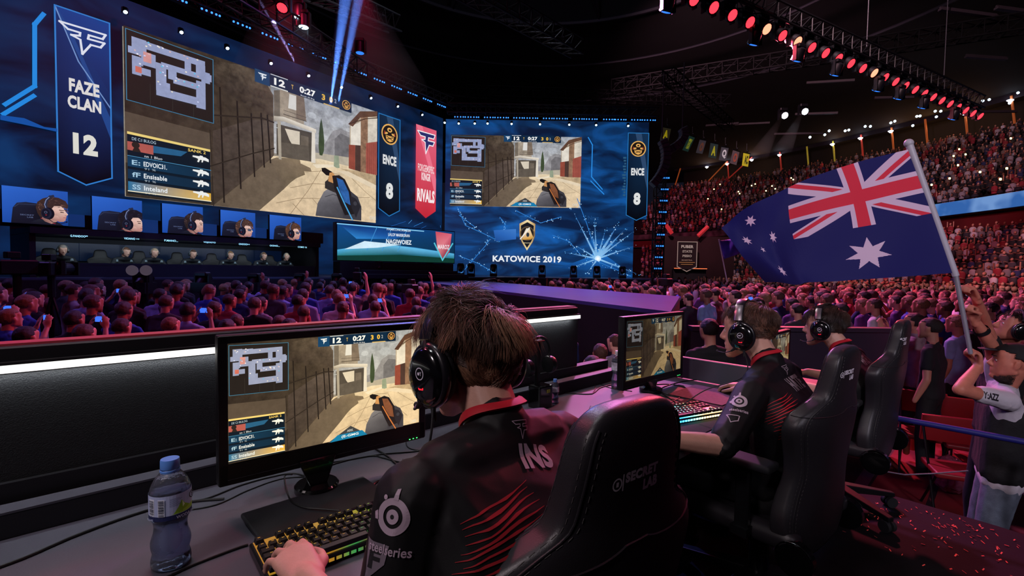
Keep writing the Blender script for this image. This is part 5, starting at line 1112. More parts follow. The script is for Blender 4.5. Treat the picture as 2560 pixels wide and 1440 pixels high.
# ------------------------------------------------------------------ racing chairs
M_lea = mat('black leather', '#222024', .38, bump=.07, bump_scale=420, noise_amt=.12, noise_scale=10, spec=.45); M_stitch = mat('stitching', '#3a3638', .7); M_print = mat('pale print', '#e6dfea', .5)
def secret_logo(cv, big=True):
    cv.ring(-.083, -.004, .012, .016, '#8d8690'); cv.rect(-.087, -.010, -.079, .002, '#8d8690'); cv.line([(-.064, -.022), (-.064, .016)], .004, '#8d8690')
    cv.text('SECRET', .006, .006, .125, .026, '#8d8690', .06); cv.text('LAB', .042, -.028, .058, .028, '#8d8690', .06)
def chair(u, v, rz, ztop, label, logo=None):
    root = dobj('racing_chair', label, 'chair', u, v, 0, rz); dz = ztop-1.15
    # backrest: stack of rounded-box sections from hip to headrest, leaning back; faces local +y
    prof = [(.40, .225, .075, 0.02), (.46, .262, .085, .03), (.54, .272, .085, .045), (.62, .245, .080, .05), (.70, .222, .075, .045), (.78, .236, .078, .05), (.84, .258, .080, .055), (.88, .262, .080, .055), (.915, .240, .078, .05), (.945, .198, .072, .03), (.975, .148, .068, .012), (1.02, .134, .066, .005), (1.07, .126, .064, 0), (1.105, .117, .060, 0), (1.13, .099, .052, 0), (1.146, .070, .038, 0), (1.152, .03, .015, 0)]
    pc_ = catmull([Vector(p[:3]) for p in prof], 3); wf = catmull([Vector((p[3], 0, 0)) for p in prof], 3)
    n = 96; V = []; Fc = []; back = []; tilt = .10
    def sec(zv, hw, hd, wing):
        out = []
        for k in range(n):
            a = 2*PI*k/n; ca, sa = math.cos(a), math.sin(a); ex = 2/5.0
            x = hw*math.copysign(abs(ca)**ex, ca); y = hd*.5*math.copysign(abs(sa)**ex, sa)
            y += wing*(abs(x)/max(hw, .01))**3
            if sa < 0: y -= .006*math.cos(min(1, abs(x)/hw)*PI/2)
            out.append((x, y-(zv-.40)*tilt, zv+dz))
        return out
    rings = [sec(p.x, p.y, p.z, q.x) for p, q in zip(pc_, wf)]
    for R_ in rings: V += R_
    for i in range(len(rings)-1):
        for k in range(n): Fc.append((i*n+k, i*n+(k+1) % n, (i+1)*n+(k+1) % n, (i+1)*n+k))
    Fc.append(tuple(range(n))[::-1]); Fc.append(tuple((len(rings)-1)*n+k for k in range(n)))
    me = mesh_from(V, Fc, 'backrest'); o = link('backrest', me, root, M_lea, True)
    bv = bvh_of(me)
    # piping and stitches along the edges of the rear and front panels, and round the headrest joint
    mbp = MB()
    for side in (-1, 1):
        for front in (0, 1):
            path = []
            for p, q in list(zip(pc_, wf))[3:-7]:
                hw = p.y; y0 = (p.z*.5+.02)*(1 if front else -1); x = side*(hw*.93-.004); z = p.x+dz
                yc = -(p.x-.40)*tilt + q.x*.8; h = bv.ray_cast(Vector((x, yc+(.2 if front else -.2), z)), Vector((0, -1 if front else 1, 0)))
                if h[0]: path.append(h[0]+h[1]*.0005)
            mbs = MB()
            if len(path) > 3:
                mbp.tube(path, .0020, 6)
                off = [Vector((side*-.014, 0, 0)) for _ in path]
                L_ = []
                for a, b in zip(path, path[1:]):
                    k = max(1, int((b-a).length/.011))
                    for t in range(k): L_.append((a.lerp(b, t/k), a.lerp(b, (t+.55)/k)))
                for a, b in L_:
                    a2 = bv.find_nearest(a+Vector((-side*.013, 0, 0))); b2_ = bv.find_nearest(b+Vector((-side*.013, 0, 0)))
                    if a2[0] and b2_[0]: mbs.cyl(a2[0]+a2[1]*.0006, b2_[0]+b2_[1]*.0006, .0007, n=4)
                    a2 = bv.find_nearest(a+Vector((side*.004, .012 if not front else -.012, 0))); b2_ = bv.find_nearest(b+Vector((side*.004, .012 if not front else -.012, 0)))
                    if a2[0] and b2_[0] and (a2[0]-b2_[0]).length < .02: mbs.cyl(a2[0]+a2[1]*.0006, b2_[0]+b2_[1]*.0006, .0007, n=4)
            mbs.build('stitching', M_stitch, root)
    zj = .945+dz
    path = []
    for k in range(0, n+1):
        a = 2*PI*k/n; d = Vector((math.cos(a), math.sin(a), 0)); c = Vector((0, -(zj-dz-.40)*tilt+.0, zj-.03*abs(math.cos(a)))); h = bv.ray_cast(c+d*.5, -d)
        if h[0] and not (abs(d.x) < .55 and d.y < 0): path.append(h[0]+h[1]*.0004)
    for a, b in zip(path, path[1:]):
        if (a-b).length < .08: mbp.cyl(a, b, .0022, n=5)
    mbp.build('piping', M_lea, root, smooth=True)
    if logo:
        cv = Canvas(.00008); secret_logo(cv); cv.V = [(x*.64, y*.64, z) for x, y, z in cv.V]; inv = (Matrix.Translation(dk(u, v)) @ Matrix.Rotation(DANG+rz, 4, 'Z')).inverted(); o_ = inv @ CAM; h_ = bv.ray_cast(o_, (inv.to_3x3() @ ray(*logo)).normalized()); p_ = h_[0] if h_[0] else Vector((.02, -.12, .868+dz)); me = wrap(cv, bv, Vector((p_.x, -.12, p_.z)), Vector((1, 0, .0)), Vector((0, 0, 1)), Vector((0, 1, 0)), .0012, .02); link('logo', me, root, M_print)
    # seat, arms, base
    sd = .48+dz*.6
    me = melt([('h', [((-.20, .02, sd-.05), .04), ((.20, .02, sd-.05), .04), ((-.21, .44, sd-.06), .045), ((.21, .44, sd-.06), .045)]), ('c', (-.235, .0, sd-.03), .045, (-.235, .44, sd-.04), .04), ('c', (.235, .0, sd-.03), .045, (.235, .44, sd-.04), .04)], .012, 4, name='seat'); link('seat', me, root, M_lea)
    for s in (-1, 1):
        a = root
        mb = MB(); mb.box((s*.29, .14, sd+.10), (.03, .05, .24), bevel=.006); mb.box((s*.27, .14, sd-.03), (.10, .06, .03)); ob = mb.build('arm_post', M_blk, a)
        mb = MB(); mb.box((s*.29, .16, sd+.225), (.09, .25, .03), bevel=.013, seg=3); mb.build('armrest', M_blk2, a, smooth=True)
        mb = MB(); mb.cyl((s*.245, -.03, .43+dz), (s*.275, -.03, .43+dz), .062, n=32); mb.cyl((s*.275, -.03, .43+dz), (s*.279, -.03, .43+dz), .055, n=32); ob = mb.build('recline_cover', M_gloss, a, bevel=.003)
        mb = MB(); mb.tube([(s*.281, -.03+.062*math.cos(t), .43+dz+.062*math.sin(t)) for t in np.linspace(.2, 2.6, 14)], .0016, 5); mb.build('chrome_trim', mat('chrome', '#b8b8c0', .15, metal=1), a)
    mb = MB(); mb.cyl((0, .2, .09), (0, .2, .40+dz*.6), .028, n=20); mb.cyl((0, .2, .09), (0, .2, .24), .04, n=20); mb.build('gas_column', M_gloss, root, smooth=True)
    for k in range(5):
        a = 2*PI*k/5+.45; e = Vector((math.cos(a), math.sin(a), 0)); c0 = Vector((0, .2, 0)); rot = Matrix.Rotation(a, 3, 'Z'); mb = MB()
        vs = [(.03, .034, .13), (.03, -.034, .13), (.33, .018, .085), (.33, -.018, .085), (.03, .034, .085), (.03, -.034, .085), (.33, .018, .06), (.33, -.018, .06)]
        v_ = [mb.bm.verts.new(c0+rot @ Vector(q)) for q in vs]
        for f_ in ((0, 1, 3, 2), (5, 4, 6, 7), (4, 0, 2, 6), (1, 5, 7, 3), (2, 3, 7, 6), (1, 0, 4, 5)): mb.bm.faces.new([v_[q] for q in f_])
        leg = mb.build('base_leg', M_blk, root, bevel=.005)
        pr = c0+e*.31; mb = MB(); side = Vector((-e.y, e.x, 0))
        for s in (-1, 1): mb.cyl(pr+side*s*.008+Vector((0, 0, .031)), pr+side*s*.028+Vector((0, 0, .031)), .03, n=20)
        mb.cyl(pr+Vector((0, 0, .03)), pr+Vector((0, 0, .065)), .012, n=10); mb.build('caster', M_blk2, root, smooth=True)
    return root
def wrap(cv, bv, org, ex, ey, d, off, step, name='print'):
    """lay a flat drawing onto a curved surface, seen along d"""
    me = cv.mesh(name); bm = bmesh.new(); bm.from_mesh(me); bmesh.ops.triangulate(bm, faces=bm.faces)
    for _ in range(7):
        es = [e for e in bm.edges if e.calc_length() > step]
        if not es: break
        bmesh.ops.subdivide_edges(bm, edges=es, cuts=1); bmesh.ops.triangulate(bm, faces=bm.faces)
    dead = []
    for v_ in bm.verts:
        x, y, z = v_.co; p = org+ex*x+ey*y; h = bv.ray_cast(p-d*.4, d, .8)
        if h[0] is None: dead.append(v_); continue
        nn = h[1] if h[1].dot(d) < 0 else -h[1]
        v_.co = h[0]-d*(off+z)*.5+nn*(off+z)*.7
    bmesh.ops.delete(bm, geom=dead, context='VERTS'); bm.to_mesh(me); bm.free(); return me
chair(.672, .490, -.10, 1.145, 'black leather racing chair with pale logo, nearest the camera', (1600, 1186))
chair(2.09, .485, -.08, 1.09, 'black racing chair behind the profile gamer, middle of three', (2122, 932))
chair(3.30, .47, -.02, 1.11, 'black racing chair farthest right, beside the blue rail', (2258, 850))
# ------------------------------------------------------------------ people
V3 = Vector
def xf(parts, M):
    out = []; s = M.to_scale().x; rot = M.to_euler()
    for p in parts:
        if p[0] == 'c': out.append(('c', M @ V3(p[1]), p[2]*s, M @ V3(p[3]), p[4]*s))
        elif p[0] == 'h': out.append(('h', [(M @ V3(c), r*s) for c, r in p[1]]))
        elif p[0] == 'e':
            R0 = Euler([math.radians(x) for x in p[3]]).to_matrix() if len(p) > 3 else Matrix.Identity(3)
            e = (M.to_3x3().normalized() @ R0).to_euler(); out.append(('e', M @ V3(p[1]), tuple(q*s for q in p[2]), tuple(math.degrees(x) for x in e)))
    return out
HEAD = [('e', (0, -.014, .032), (.0735, .098, .086)),
        ('h', [((-.036, .050, .050), .032), ((.036, .050, .050), .032), ((-.046, .042, -.008), .024), ((.046, .042, -.008), .024), ((-.030, .050, -.062), .022), ((.030, .050, -.062), .022), ((0, .064, -.090), .020), ((-.053, -.006, -.050), .018), ((.053, -.006, -.050), .018)]),
        ('h', [((0, .082, .020), .007), ((0, .106, -.020), .009), ((0, .088, -.030), .009)]), ('h', [((-.013, .092, -.026), .007), ((.013, .092, -.026), .007), ((0, .100, -.022), .009)]),
        ('c', (-.040, .070, .026), .010, (-.010, .082, .024), .009), ('c', (.040, .070, .026), .010, (.010, .082, .024), .009),
        ('h', [((-.020, .076, -.052), .009), ((.020, .076, -.052), .009), ((0, .088, -.049), .008)]), ('h', [((-.017, .076, -.066), .009), ((.017, .076, -.066), .009), ((0, .085, -.066), .009)]),
        ('e', (0, .074, -.092), (.021, .018, .018)), ('e', (-.079, -.006, -.002), (.007, .018, .031), (0, -12, 8)), ('e', (.079, -.006, -.002), (.007, .018, .031), (0, 12, -8))]
def hand_parts(side=1, curl=.35, spread=.12, grip=False):
    """side=1: thumb towards +x. wrist at origin, fingers +y, palm faces -z"""
    P_ = [('h', [((-.021, .008, 0), .015), ((.021, .008, 0), .015), ((side*.027, .080, .002), .012), ((side*.005, .086, .004), .012), ((-side*.015, .083, .002), .011), ((-side*.031, .074, -.002), .0105)]), ('c', (0, -.03, 0), .024, (0, .012, 0), .023)]
    base = [(side*.028, .082, .002), (side*.009, .088, .004), (-side*.012, .084, .002), (-side*.031, .076, -.002)]; L = [(.042, .026, .021), (.047, .030, .022), (.043, .028, .021), (.033, .021, .018)]; R_ = [.0093, .0095, .0090, .0080]
    for i, (b, l, r) in enumerate(zip(base, L, R_)):
        p = V3(b); az = side*spread*(.9-i*.62); a = -.15-curl*.5-i*.03
        if grip: a = -.9; az = 0
        for k, q in enumerate(l):
            d = V3((math.sin(az)*math.cos(a), math.cos(az)*math.cos(a), math.sin(a))); n = p+d*q
            P_.append(('c', p, r*(1-.07*k), n, r*(.93-.07*k))); p = n; a -= (1.35 if grip else curl*1.25)
    t0 = V3((side*.022, .022, -.006)); t1 = V3((side*.048, .052, -.014)); t2 = V3((side*.055, .082, -.022)) if not grip else V3((side*.035, .075, -.045)); t3 = V3((side*.050, .106, -.028)) if not grip else V3((side*.008, .085, -.055))
    P_ += [('c', t0, .0155, t1, .0125), ('c', t1, .0118, t2, .0105), ('c', t2, .0102, t3, .0088)]; return P_
def aim(p, d, up=(0, 0, 1), s=1.0):
    """matrix with local +y along d and local +z near up"""
    y = V3(d).normalized(); z = V3(up); x = y.cross(z).normalized(); z = x.cross(y)
    return Matrix(((x.x*s, y.x*s, z.x*s, p[0]), (x.y*s, y.y*s, z.y*s, p[1]), (x.z*s, y.z*s, z.z*s, p[2]), (0, 0, 0, 1)))
def skin_mat(name, c): return mat(name, c, .5, noise_amt=.10, noise_scale=25, bump=.06, bump_scale=240, spec=.4)
SK_A = skin_mat('skin fair', '#b98b7b'); SK_B = skin_mat('skin warm', '#b97a66'); SK_OBJ = mat('skin shade', '#ffffff', .55, objcolor=True)
M_eye = mat('eye white', '#d8d0cc', .2); M_iris = mat('iris', '#2a2420', .2); M_brow = mat('brow hair', '#33231c', .8)
def hair_mat(name, strength=1.0): return mat(name, '#ffffff', .42, attr='Col', spec=.5)
M_hair = hair_mat('hair strands')
def strands(Mh, n, cols, seed, whorl=(.12, -.62, .77), length=(.018, .05), nape=-.62, front=.42, tuft=0.0, rad=.0006, seg=6, side_low=-.05, lift0=.5, clump=26, wave=.25):
    """short hair as thin tapered strands growing from the scalp and combed round the crown"""
    r = np.random.RandomState(seed); C0 = np.array([0, -.014, .030]); E = np.array([.0745, .101, .0895]); W = np.array(whorl); W = W/np.linalg.norm(W)
    D = r.normal(size=(n*5, 3)); D /= np.linalg.norm(D, axis=1)[:, None]
    x, y, z = D.T
    hl = np.where(y > .25, front+.25*(y > .6)*np.abs(x), np.where(y < -.15, nape+.10*np.abs(x), side_low+(.15-y)*-.3))
    keep = z > hl+r.normal(size=len(z))*.03
    D = D[keep][:n]; n = len(D); x, y, z = D.T
    N_ = D/E; N_ /= np.linalg.norm(N_, axis=1)[:, None]
    G = r.normal(size=(clump*clump//2, 3)); G /= np.linalg.norm(G, axis=1)[:, None]
    ci = np.argmax(D @ G.T, axis=1); CN = r.normal(size=(len(G), 3)); CL = r.uniform(.75, 1.3, len(G)); CI = r.uniform(.6, 1.3, len(G))
    away = D-W*(D @ W)[:, None]; away /= (np.linalg.norm(away, axis=1)[:, None]+1e-6)
    sw = np.cross(W, D); sw /= (np.linalg.norm(sw, axis=1)[:, None]+1e-6)
    T = away+sw*.35+CN[ci]*wave+r.normal(size=(n, 3))*.10; T[:, 2] -= .25*(z < .3); T[:, 1] -= .15*(y < 0)*(z < 0)
    T -= N_*np.sum(T*N_, axis=1)[:, None]; T /= np.linalg.norm(T, axis=1)[:, None]
    top = np.clip((z-.05)/.6, 0, 1); Ln = (length[0]+(length[1]-length[0])*top)*CL[ci]*r.uniform(.8, 1.15, n)*(1-.5*x*x)
    if tuft: Ln *= 1+tuft*np.clip(z-.6, 0, 1)*np.clip(.5+CN[ci][:, 0], 0, 1.5)
    lift = (lift0*(.15+.85*top))*CI[ci]+r.normal(size=n)*.08
    P = C0+D*E; pts = [P.copy()]
    for k in range(seg-1):
        f = lift*(1-k/(seg-1)*1.25); dirv = T*np.cos(f)[:, None]+N_*np.sin(f)[:, None]; dirv[:, 2] -= .06*k
        P = P+dirv*(Ln/(seg-1))[:, None]; Q = (P-C0)/E; q = np.linalg.norm(Q, axis=1); mn = 1.0+.012+.03*k*top*.6
        P = np.where((q < mn)[:, None], C0+Q/q[:, None]*E*mn[:, None], P); pts.append(P.copy())
        N_ = (P-C0)/E**2; N_ /= np.linalg.norm(N_, axis=1)[:, None]; T = T-N_*np.sum(T*N_, axis=1)[:, None]; T /= (np.linalg.norm(T, axis=1)[:, None]+1e-9)
        T = T+CN[ci]*.10*wave*2; 
    pts = np.array(pts)                                        # seg, n, 3
    V = np.zeros((n, seg, 3, 3))
    for k in range(seg):
        t = pts[min(k+1, seg-1)]-pts[max(k-1, 0)]; t /= (np.linalg.norm(t, axis=1)[:, None]+1e-9)
        a = np.cross(t, pts[k]-C0); a /= (np.linalg.norm(a, axis=1)[:, None]+1e-9); b = np.cross(t, a); rr = rad*(1.0-.75*(k/(seg-1))**1.5)
        for j in range(3):
            th = 2*PI*j/3; V[:, k, j] = pts[k]+(a*math.cos(th)*1.7+b*math.sin(th))*rr
    idx = np.arange(n*seg*3).reshape(n, seg, 3); F = []
    for k in range(seg-1):
        for j in range(3):
            F.append(np.stack([idx[:, k, j], idx[:, k, (j+1) % 3], idx[:, k+1, (j+1) % 3], idx[:, k+1, j]], axis=1))
    F = np.concatenate(F); Vv = V.reshape(-1, 3); Mh3 = np.array(Mh); Vv = Vv @ Mh3[:3, :3].T+Mh3[:3, 3]
    me = bpy.data.meshes.new('hair'); me.vertices.add(len(Vv)); me.vertices.foreach_set('co', Vv.ravel()); me.loops.add(len(F)*4); me.loops.foreach_set('vertex_index', F.ravel().astype(np.int32))
    me.polygons.add(len(F)); me.polygons.foreach_set('loop_start', np.arange(0, len(F)*4, 4, dtype=np.int32)); me.update()
    cc = np.array([srgb(c) for c in cols]); pick = (ci*7 % len(cc)); mix = r.uniform(0, 1, n)[:, None]; base = cc[pick]*(1-.45*mix)+cc[r.randint(0, len(cc), n)]*.45*mix
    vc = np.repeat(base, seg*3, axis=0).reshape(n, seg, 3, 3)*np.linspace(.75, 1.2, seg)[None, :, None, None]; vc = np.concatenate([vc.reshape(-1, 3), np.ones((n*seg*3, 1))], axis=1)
    a = me.color_attributes.new('Col', 'FLOAT_COLOR', 'POINT'); a.data.foreach_set('color', vc.astype(np.float32).ravel())
    me.polygons.foreach_set('use_smooth', [True]*len(me.polygons)); me.update(); return me
def scalp_cap(Mh, front=.42, nape=-.6, side=-.02, k=1.0):
    bm = bmesh.new(); bmesh.ops.create_icosphere(bm, subdivisions=5, radius=1); dead = []
    for v in bm.verts:
        x, y, z = v.co; hl = front if y > .25 else (nape if y < -.15 else side+(.15-y)*-.3)
        if z < hl: dead.append(v)
    bmesh.ops.delete(bm, geom=dead, context='VERTS')
    for v in bm.verts: v.co = Mh @ V3((v.co.x*.0750*k, -.014+v.co.y*.1005*k, .030+v.co.z*.089*k))
    me = bpy.data.meshes.new('cap'); bm.to_mesh(me); bm.free(); return me
def face_bits(root, Mh, brow=True, iris=M_iris):
    skm = root.data.materials[0]
    for s in (-1, 1):
        mb = MB(); mb.sph(Mh @ V3((s*.032, .0720, .009)), .0118, 16); e = mb.build('eye', M_eye, root, smooth=True)
        mb = MB(); mb.sph(Mh @ V3((s*.032, .0790, .0075)), .0056, 12); mb.build('iris', iris, e, smooth=True)
        bm = bmesh.new(); bmesh.ops.create_uvsphere(bm, u_segments=24, v_segments=24, radius=.0128); bmesh.ops.rotate(bm, verts=bm.verts, matrix=Matrix.Rotation(PI/2, 3, 'Y'))
        bmesh.ops.delete(bm, geom=[f_ for f_ in bm.faces if f_.calc_center_median().y > .002 and -.0048 < f_.calc_center_median().z < .0022], context='FACES')
        bmesh.ops.transform(bm, matrix=Mh @ Matrix.Translation((s*.032, .0715, .009)), verts=bm.verts); lm = bpy.data.meshes.new('lid'); bm.to_mesh(lm); bm.free(); link('eyelids', lm, root, skm, True)
        mb = MB(); mb.tube([Mh @ V3((s*(.014+.010*i), .0915-.0022*i*i*.9, .030+.003*math.sin(i*.9))) for i in range(4)], .0026, 6, radii=[.003, .0032, .0026, .0015]); mb.build('eyebrow', M_brow, root, smooth=True)
        mb = MB(); mb.tube([Mh @ V3((s*(.022+.005*i), .0845-.0013*i*i*.5, .0118+.0010*math.sin(i/4*PI))) for i in range(5)], .0009, 6); mb.build('eyelashes', M_brow, root, smooth=True)
def headset_on(Mf, Mh, label, metal=True, mic=True, logo=True, sc=1.0, world=None, cable=None):
    """headset fitted to a head; Mf = person frame, Mh = head frame inside it"""
    M = Mf @ Mh @ Matrix.Diagonal((sc, sc, sc, 1)); r = empty('gaming_headset', M=M, label=label, cat='headset')
    MT = mat('headset shell', '#151318', .32, coat=.3)
    mb = MB(); N = 26; pts = [V3((.101*math.cos(a), .010, .012+.123*math.sin(a))) for a in np.linspace(.12, PI-.12, N)]
    def strap(lo, hi, wdt, th, m_, nm, off=0):
        mb = MB(); P_ = pts[lo:hi]; rows = []
        for i, p in enumerate(P_):
            rd = V3((p.x, 0, p.z-.012)).normalized(); p = p+rd*off
            rows.append([mb.bm.verts.new(p+V3((0, sy*wdt, 0))+rd*sr*th) for sy, sr in ((-1, -1), (1, -1), (1, .6), (.6, 1), (-.6, 1), (-1, .6))])
        for A, B in zip(rows, rows[1:]):
            for k in range(6): mb.bm.faces.new((A[k], A[(k+1) % 6], B[(k+1) % 6], B[k]))
        mb.bm.faces.new(rows[0][::-1]); mb.bm.faces.new(rows[-1]); return mb.build(nm, m_, r, smooth=True, angle=50)
    strap(2, N-2, .017, .005, MT, 'headband', .002)
    strap(5, N-5, .014, .0035, mat('headband pad', '#1b1518', .8), 'headband_pad', -.007)
    if metal:
        for lo, hi in ((2, 8), (N-8, N-2)): strap(lo, hi, .0155, .0062, mat('brushed slider', '#8a8288', .3, metal=.7), 'slider', .0015)
    for s in (-1, 1):
        Rm = Matrix.Rotation(s*PI/2, 3, 'Y') @ Matrix.Diagonal((1, 1, .9)); c = V3((s*.078, -.002, -.008))
        def lt(prof, nm, m_, n=44, oval=1.14):
            mb = MB(); mb.lathe(prof, (0, 0, 0), n, Rm)
            for v in mb.bm.verts: v.co = V3((v.co.x, v.co.y, v.co.z*oval))+c
            return mb.build(nm, m_, r, smooth=True, angle=50)
        lt([(.030, -.002), (.045, -.001), (.0485, .006), (.0485, .014), (.045, .019)], 'ear_cushion', mat('ear cushion', '#121014', .75, bump=.2, bump_scale=300))
        lt([(.045, .017), (.0505, .018), (.0525, .023), (.0515, .032), (.047, .036)], 'cup_ring', MT)
        cp = lt([(.046, .034), (.0455, .038), (.041, .0445), (.030, .049), (.015, .051), (.001, .0515)], 'ear_cup', mat('glossy cup', '#0b0a0d', .16, coat=.6))
        mb = MB(); x = s*.112
        mb.tube([V3((s*.101, .008, .052)), V3((s*.106, .004, .040)), V3((s*.109, .030, .020))], .0065, 8); mb.tube([V3((s*.101, .004, .052)), V3((s*.107, -.004, .042)), V3((s*.109, -.032, .018))], .0065, 8); mb.build('fork', MT, r, smooth=True)
        if logo:
            cv = Canvas(.0001); cv.ring(0, .006, .0095, .0112, '#c8bccc'); cv.disc(-.003, .006, .003, '#c8bccc', 8); cv.text('Y', .003, .006, .005, .007, '#c8bccc', .03)
            me = cv.mesh('cup_logo'); me.transform(Matrix(((0, 0, s, s*.1243), (s, 0, 0, -.002), (0, 1, 0, -.008), (0, 0, 0, 1)))); link('cup_logo', me, r, mat('cup logo print', '#c0b6c6', .5, emit=.12, emit_color='#c0b6c6'))
            cv = Canvas(.0001); cv.text('G23', 0, -.020, .014, .0055, '#ff2030', .04); me = cv.mesh('red_light'); me.transform(Matrix(((0, 0, s, s*.1235), (s, 0, 0, -.002), (0, 1, 0, -.008), (0, 0, 0, 1)))); link('red_light', me, r, mat('red cup light', '#ff2030', emit=1.6, emit_color='#ff2030', sampling='NONE'))
    if mic:
        mb = MB(); P_ = catmull([V3((-.105, .018, -.052)), V3((-.102, .040, -.068)), V3((-.085, .075, -.078)), V3((-.055, .108, -.078))], 6)
        mb.tube(P_, .0022, 7); mb.sph(P_[-1], .0062, 12); mb.sph(P_[0], .011, 14); mb.cyl(P_[0], P_[6], .007, .004, 10); mb.build('microphone', M_blk2, r, smooth=True)
    if cable:
        mb = MB(); inv = M.inverted(); P_ = catmull([V3((-.105, -.010, -.060))]+[inv @ V3(q) for q in cable], 8); mb.tube(P_, .0022/sc, 7); mb.cyl(P_[0]+V3((0, 0, .008)), P_[0]+V3((0, 0, -.028)), .0055, .004, 10); mb.build('cord', M_blk2, r, smooth=True)
    return r
def disturb(me, amp, scale, seed=0.0):
    """soft cloth folds: push points along their normals by smooth noise"""
    n = len(me.vertices); co = [v.co.copy() for v in me.vertices]; no = [v.normal.copy() for v in me.vertices]
    for i, v in enumerate(me.vertices):
        q = co[i]*scale; a = noise.noise(V3((q.x+seed, q.y*1.4, q.z*.7)))*.7+abs(noise.noise(V3((q.x*2+seed, q.y*2, q.z*1.1+3))))*-.6
        v.co = co[i]+no[i]*a*amp
    me.update()
M_jer = mat('jersey black', '#0b0a0d', .62, bump=.04, bump_scale=700, spec=.35); M_jred = mat('jersey red', '#b01828', .6); M_jprint = mat('jersey print', '#9c8a9a', .6); M_jline = mat('jersey red lines', '#9a1c26', .6); M_trou = mat('black trousers', '#0e0e11', .75, bump=.15, bump_scale=90); M_shoe = mat('dark shoes', '#121214', .5)
def limb(a, ra, b, rb): return ('c', a, ra, b, rb)
def human(name, label, M, J, skin, shirt, trousers, voxel=.005, group=None, sleeve=.75, hands=('rest', 'rest'), sit=True, short=False, female=False, cloth_noise=.004, seed=0.0, undersleeve=False, torso_k=1.0):
    """one continuous body plus shirt, trousers and shoes as children; J = joints in the person frame"""
    g = {k: V3(v) if k not in ('head',) else v for k, v in J.items()}; Mh = J['head']; hc = Mh.translation
    nb = g['neck']; dirn = (hc-nb).normalized()
    P_ = xf(HEAD, Mh)
    P_ += [limb(Mh @ V3((0, -.024, -.03)), .054, nb+V3((0, 0, -.005)), .053), ('c', nb+V3((0, -.0, -.02)), .058, g['shL'].lerp(nb, .35), .045), ('c', nb+V3((0, 0, -.02)), .058, g['shR'].lerp(nb, .35), .045)]
    k = torso_k
    P_ += [('h', [(g['shL'].lerp(g['shR'], .12), .050), (g['shR'].lerp(g['shL'], .12), .050), (g['chest']+V3((-.10*k, 0, 0)), .085), (g['chest']+V3((.10*k, 0, 0)), .085)]),
           ('h', [(g['chest']+V3((-.10*k, 0, 0)), .080), (g['chest']+V3((.10*k, 0, 0)), .080), (g['waist']+V3((-.075*k, 0, 0)), .080), (g['waist']+V3((.075*k, 0, 0)), .080)]),
           ('h', [(g['waist']+V3((-.07*k, 0, 0)), .078), (g['waist']+V3((.07*k, 0, 0)), .078), (g['hip']+V3((-.08, 0, 0)), .088), (g['hip']+V3((.08, 0, 0)), .088)])]
    for s, kk in ((-1, 'L'), (1, 'R')):
        sh, el, wr = g['sh'+kk], g['el'+kk], g['wr'+kk]
        mid = el.lerp(wr, .3)
        P_ += [limb(sh, .048, el, .036), limb(el, .037, mid, .037), limb(mid, .037, wr, .0245)]
        hd = J['hand'+kk]; up = J.get('up'+kk, (0, 0, 1)); hm = hands[0 if kk == 'L' else 1]
        if hm: P_ += xf(hand_parts(side=-s, curl={'rest': .45, 'key': .36, 'grip': 1, 'open': .15}.get(hm, .4), grip=(hm == 'grip')), aim(wr, hd, up, .93))
        hp = g['hip']+V3((s*.09, 0, -.02)); kn, an = g['kn'+kk], g['an'+kk]
        P_ += [limb(hp, .080, kn, .055), limb(kn, .055, kn.lerp(an, .3), .054), limb(kn.lerp(an, .3), .052, an, .036)]
    me = melt(P_, voxel, 3, name='body'); root = link(name, me, None, skin); tag(root, label, 'person', group); root.matrix_world = M
    # shirt
    r = 1.0; S_ = [('h', [(g['shL'].lerp(g['shR'], .10)+V3((0, 0, .002)), .058), (g['shR'].lerp(g['shL'], .10)+V3((0, 0, .002)), .058), (g['chest']+V3((-.105*k, 0, 0)), .098), (g['chest']+V3((.105*k, 0, 0)), .098)]),
               ('h', [(nb+V3((-.03, -.01, -.03)), .052), (nb+V3((.03, -.01, -.03)), .052), (g['shL'], .058), (g['shR'], .058)]), ('c', nb+V3((0, -.004, -.034)), .068, nb+dirn*.010, .0625), ('c', nb+V3((0, -.004, -.034)), .069, g['shL'].lerp(nb, .35), .059), ('c', nb+V3((0, -.004, -.034)), .069, g['shR'].lerp(nb, .35), .059),
               ('h', [(g['chest']+V3((-.105*k, 0, 0)), .096), (g['chest']+V3((.105*k, 0, 0)), .096), (g['waist']+V3((-.09*k, 0, 0)), .094), (g['waist']+V3((.09*k, 0, 0)), .094)]),
               ('h', [(g['waist']+V3((-.09*k, 0, 0)), .094), (g['waist']+V3((.09*k, 0, 0)), .094), (g['hip']+V3((-.09, 0, .0)), .104), (g['hip']+V3((.09, 0, .0)), .104)])]
    for kk in 'LR':
        sh, el, wr = g['sh'+kk], g['el'+kk], g['wr'+kk]; S_.append(limb(sh, .062, sh.lerp(el, min(sleeve, 1)), .055))
        if sleeve > 1: S_.append(limb(el, .055, el.lerp(wr, sleeve-1), .040))
    sm_ = melt(S_, voxel*1.15, 4, name='shirt')
    if cloth_noise: disturb(sm_, cloth_noise, 9, seed)
    so = link('shirt', sm_, root, shirt, True)
    if undersleeve:
        for kk in 'LR':
            um = melt([limb(g['sh'+kk].lerp(g['el'+kk], .6), .052, g['sh'+kk].lerp(g['el'+kk], 1.0), .045)], .004, 2, name='undersleeve'); disturb(um, .004, 40); link('undersleeve', um, root, shirt, True)
    T_ = [('h', [(g['hip']+V3((-.09, 0, .02)), .096), (g['hip']+V3((.09, 0, .02)), .096), (g['hip']+V3((-.095, 0, -.05)), .09), (g['hip']+V3((.095, 0, -.05)), .09)])]
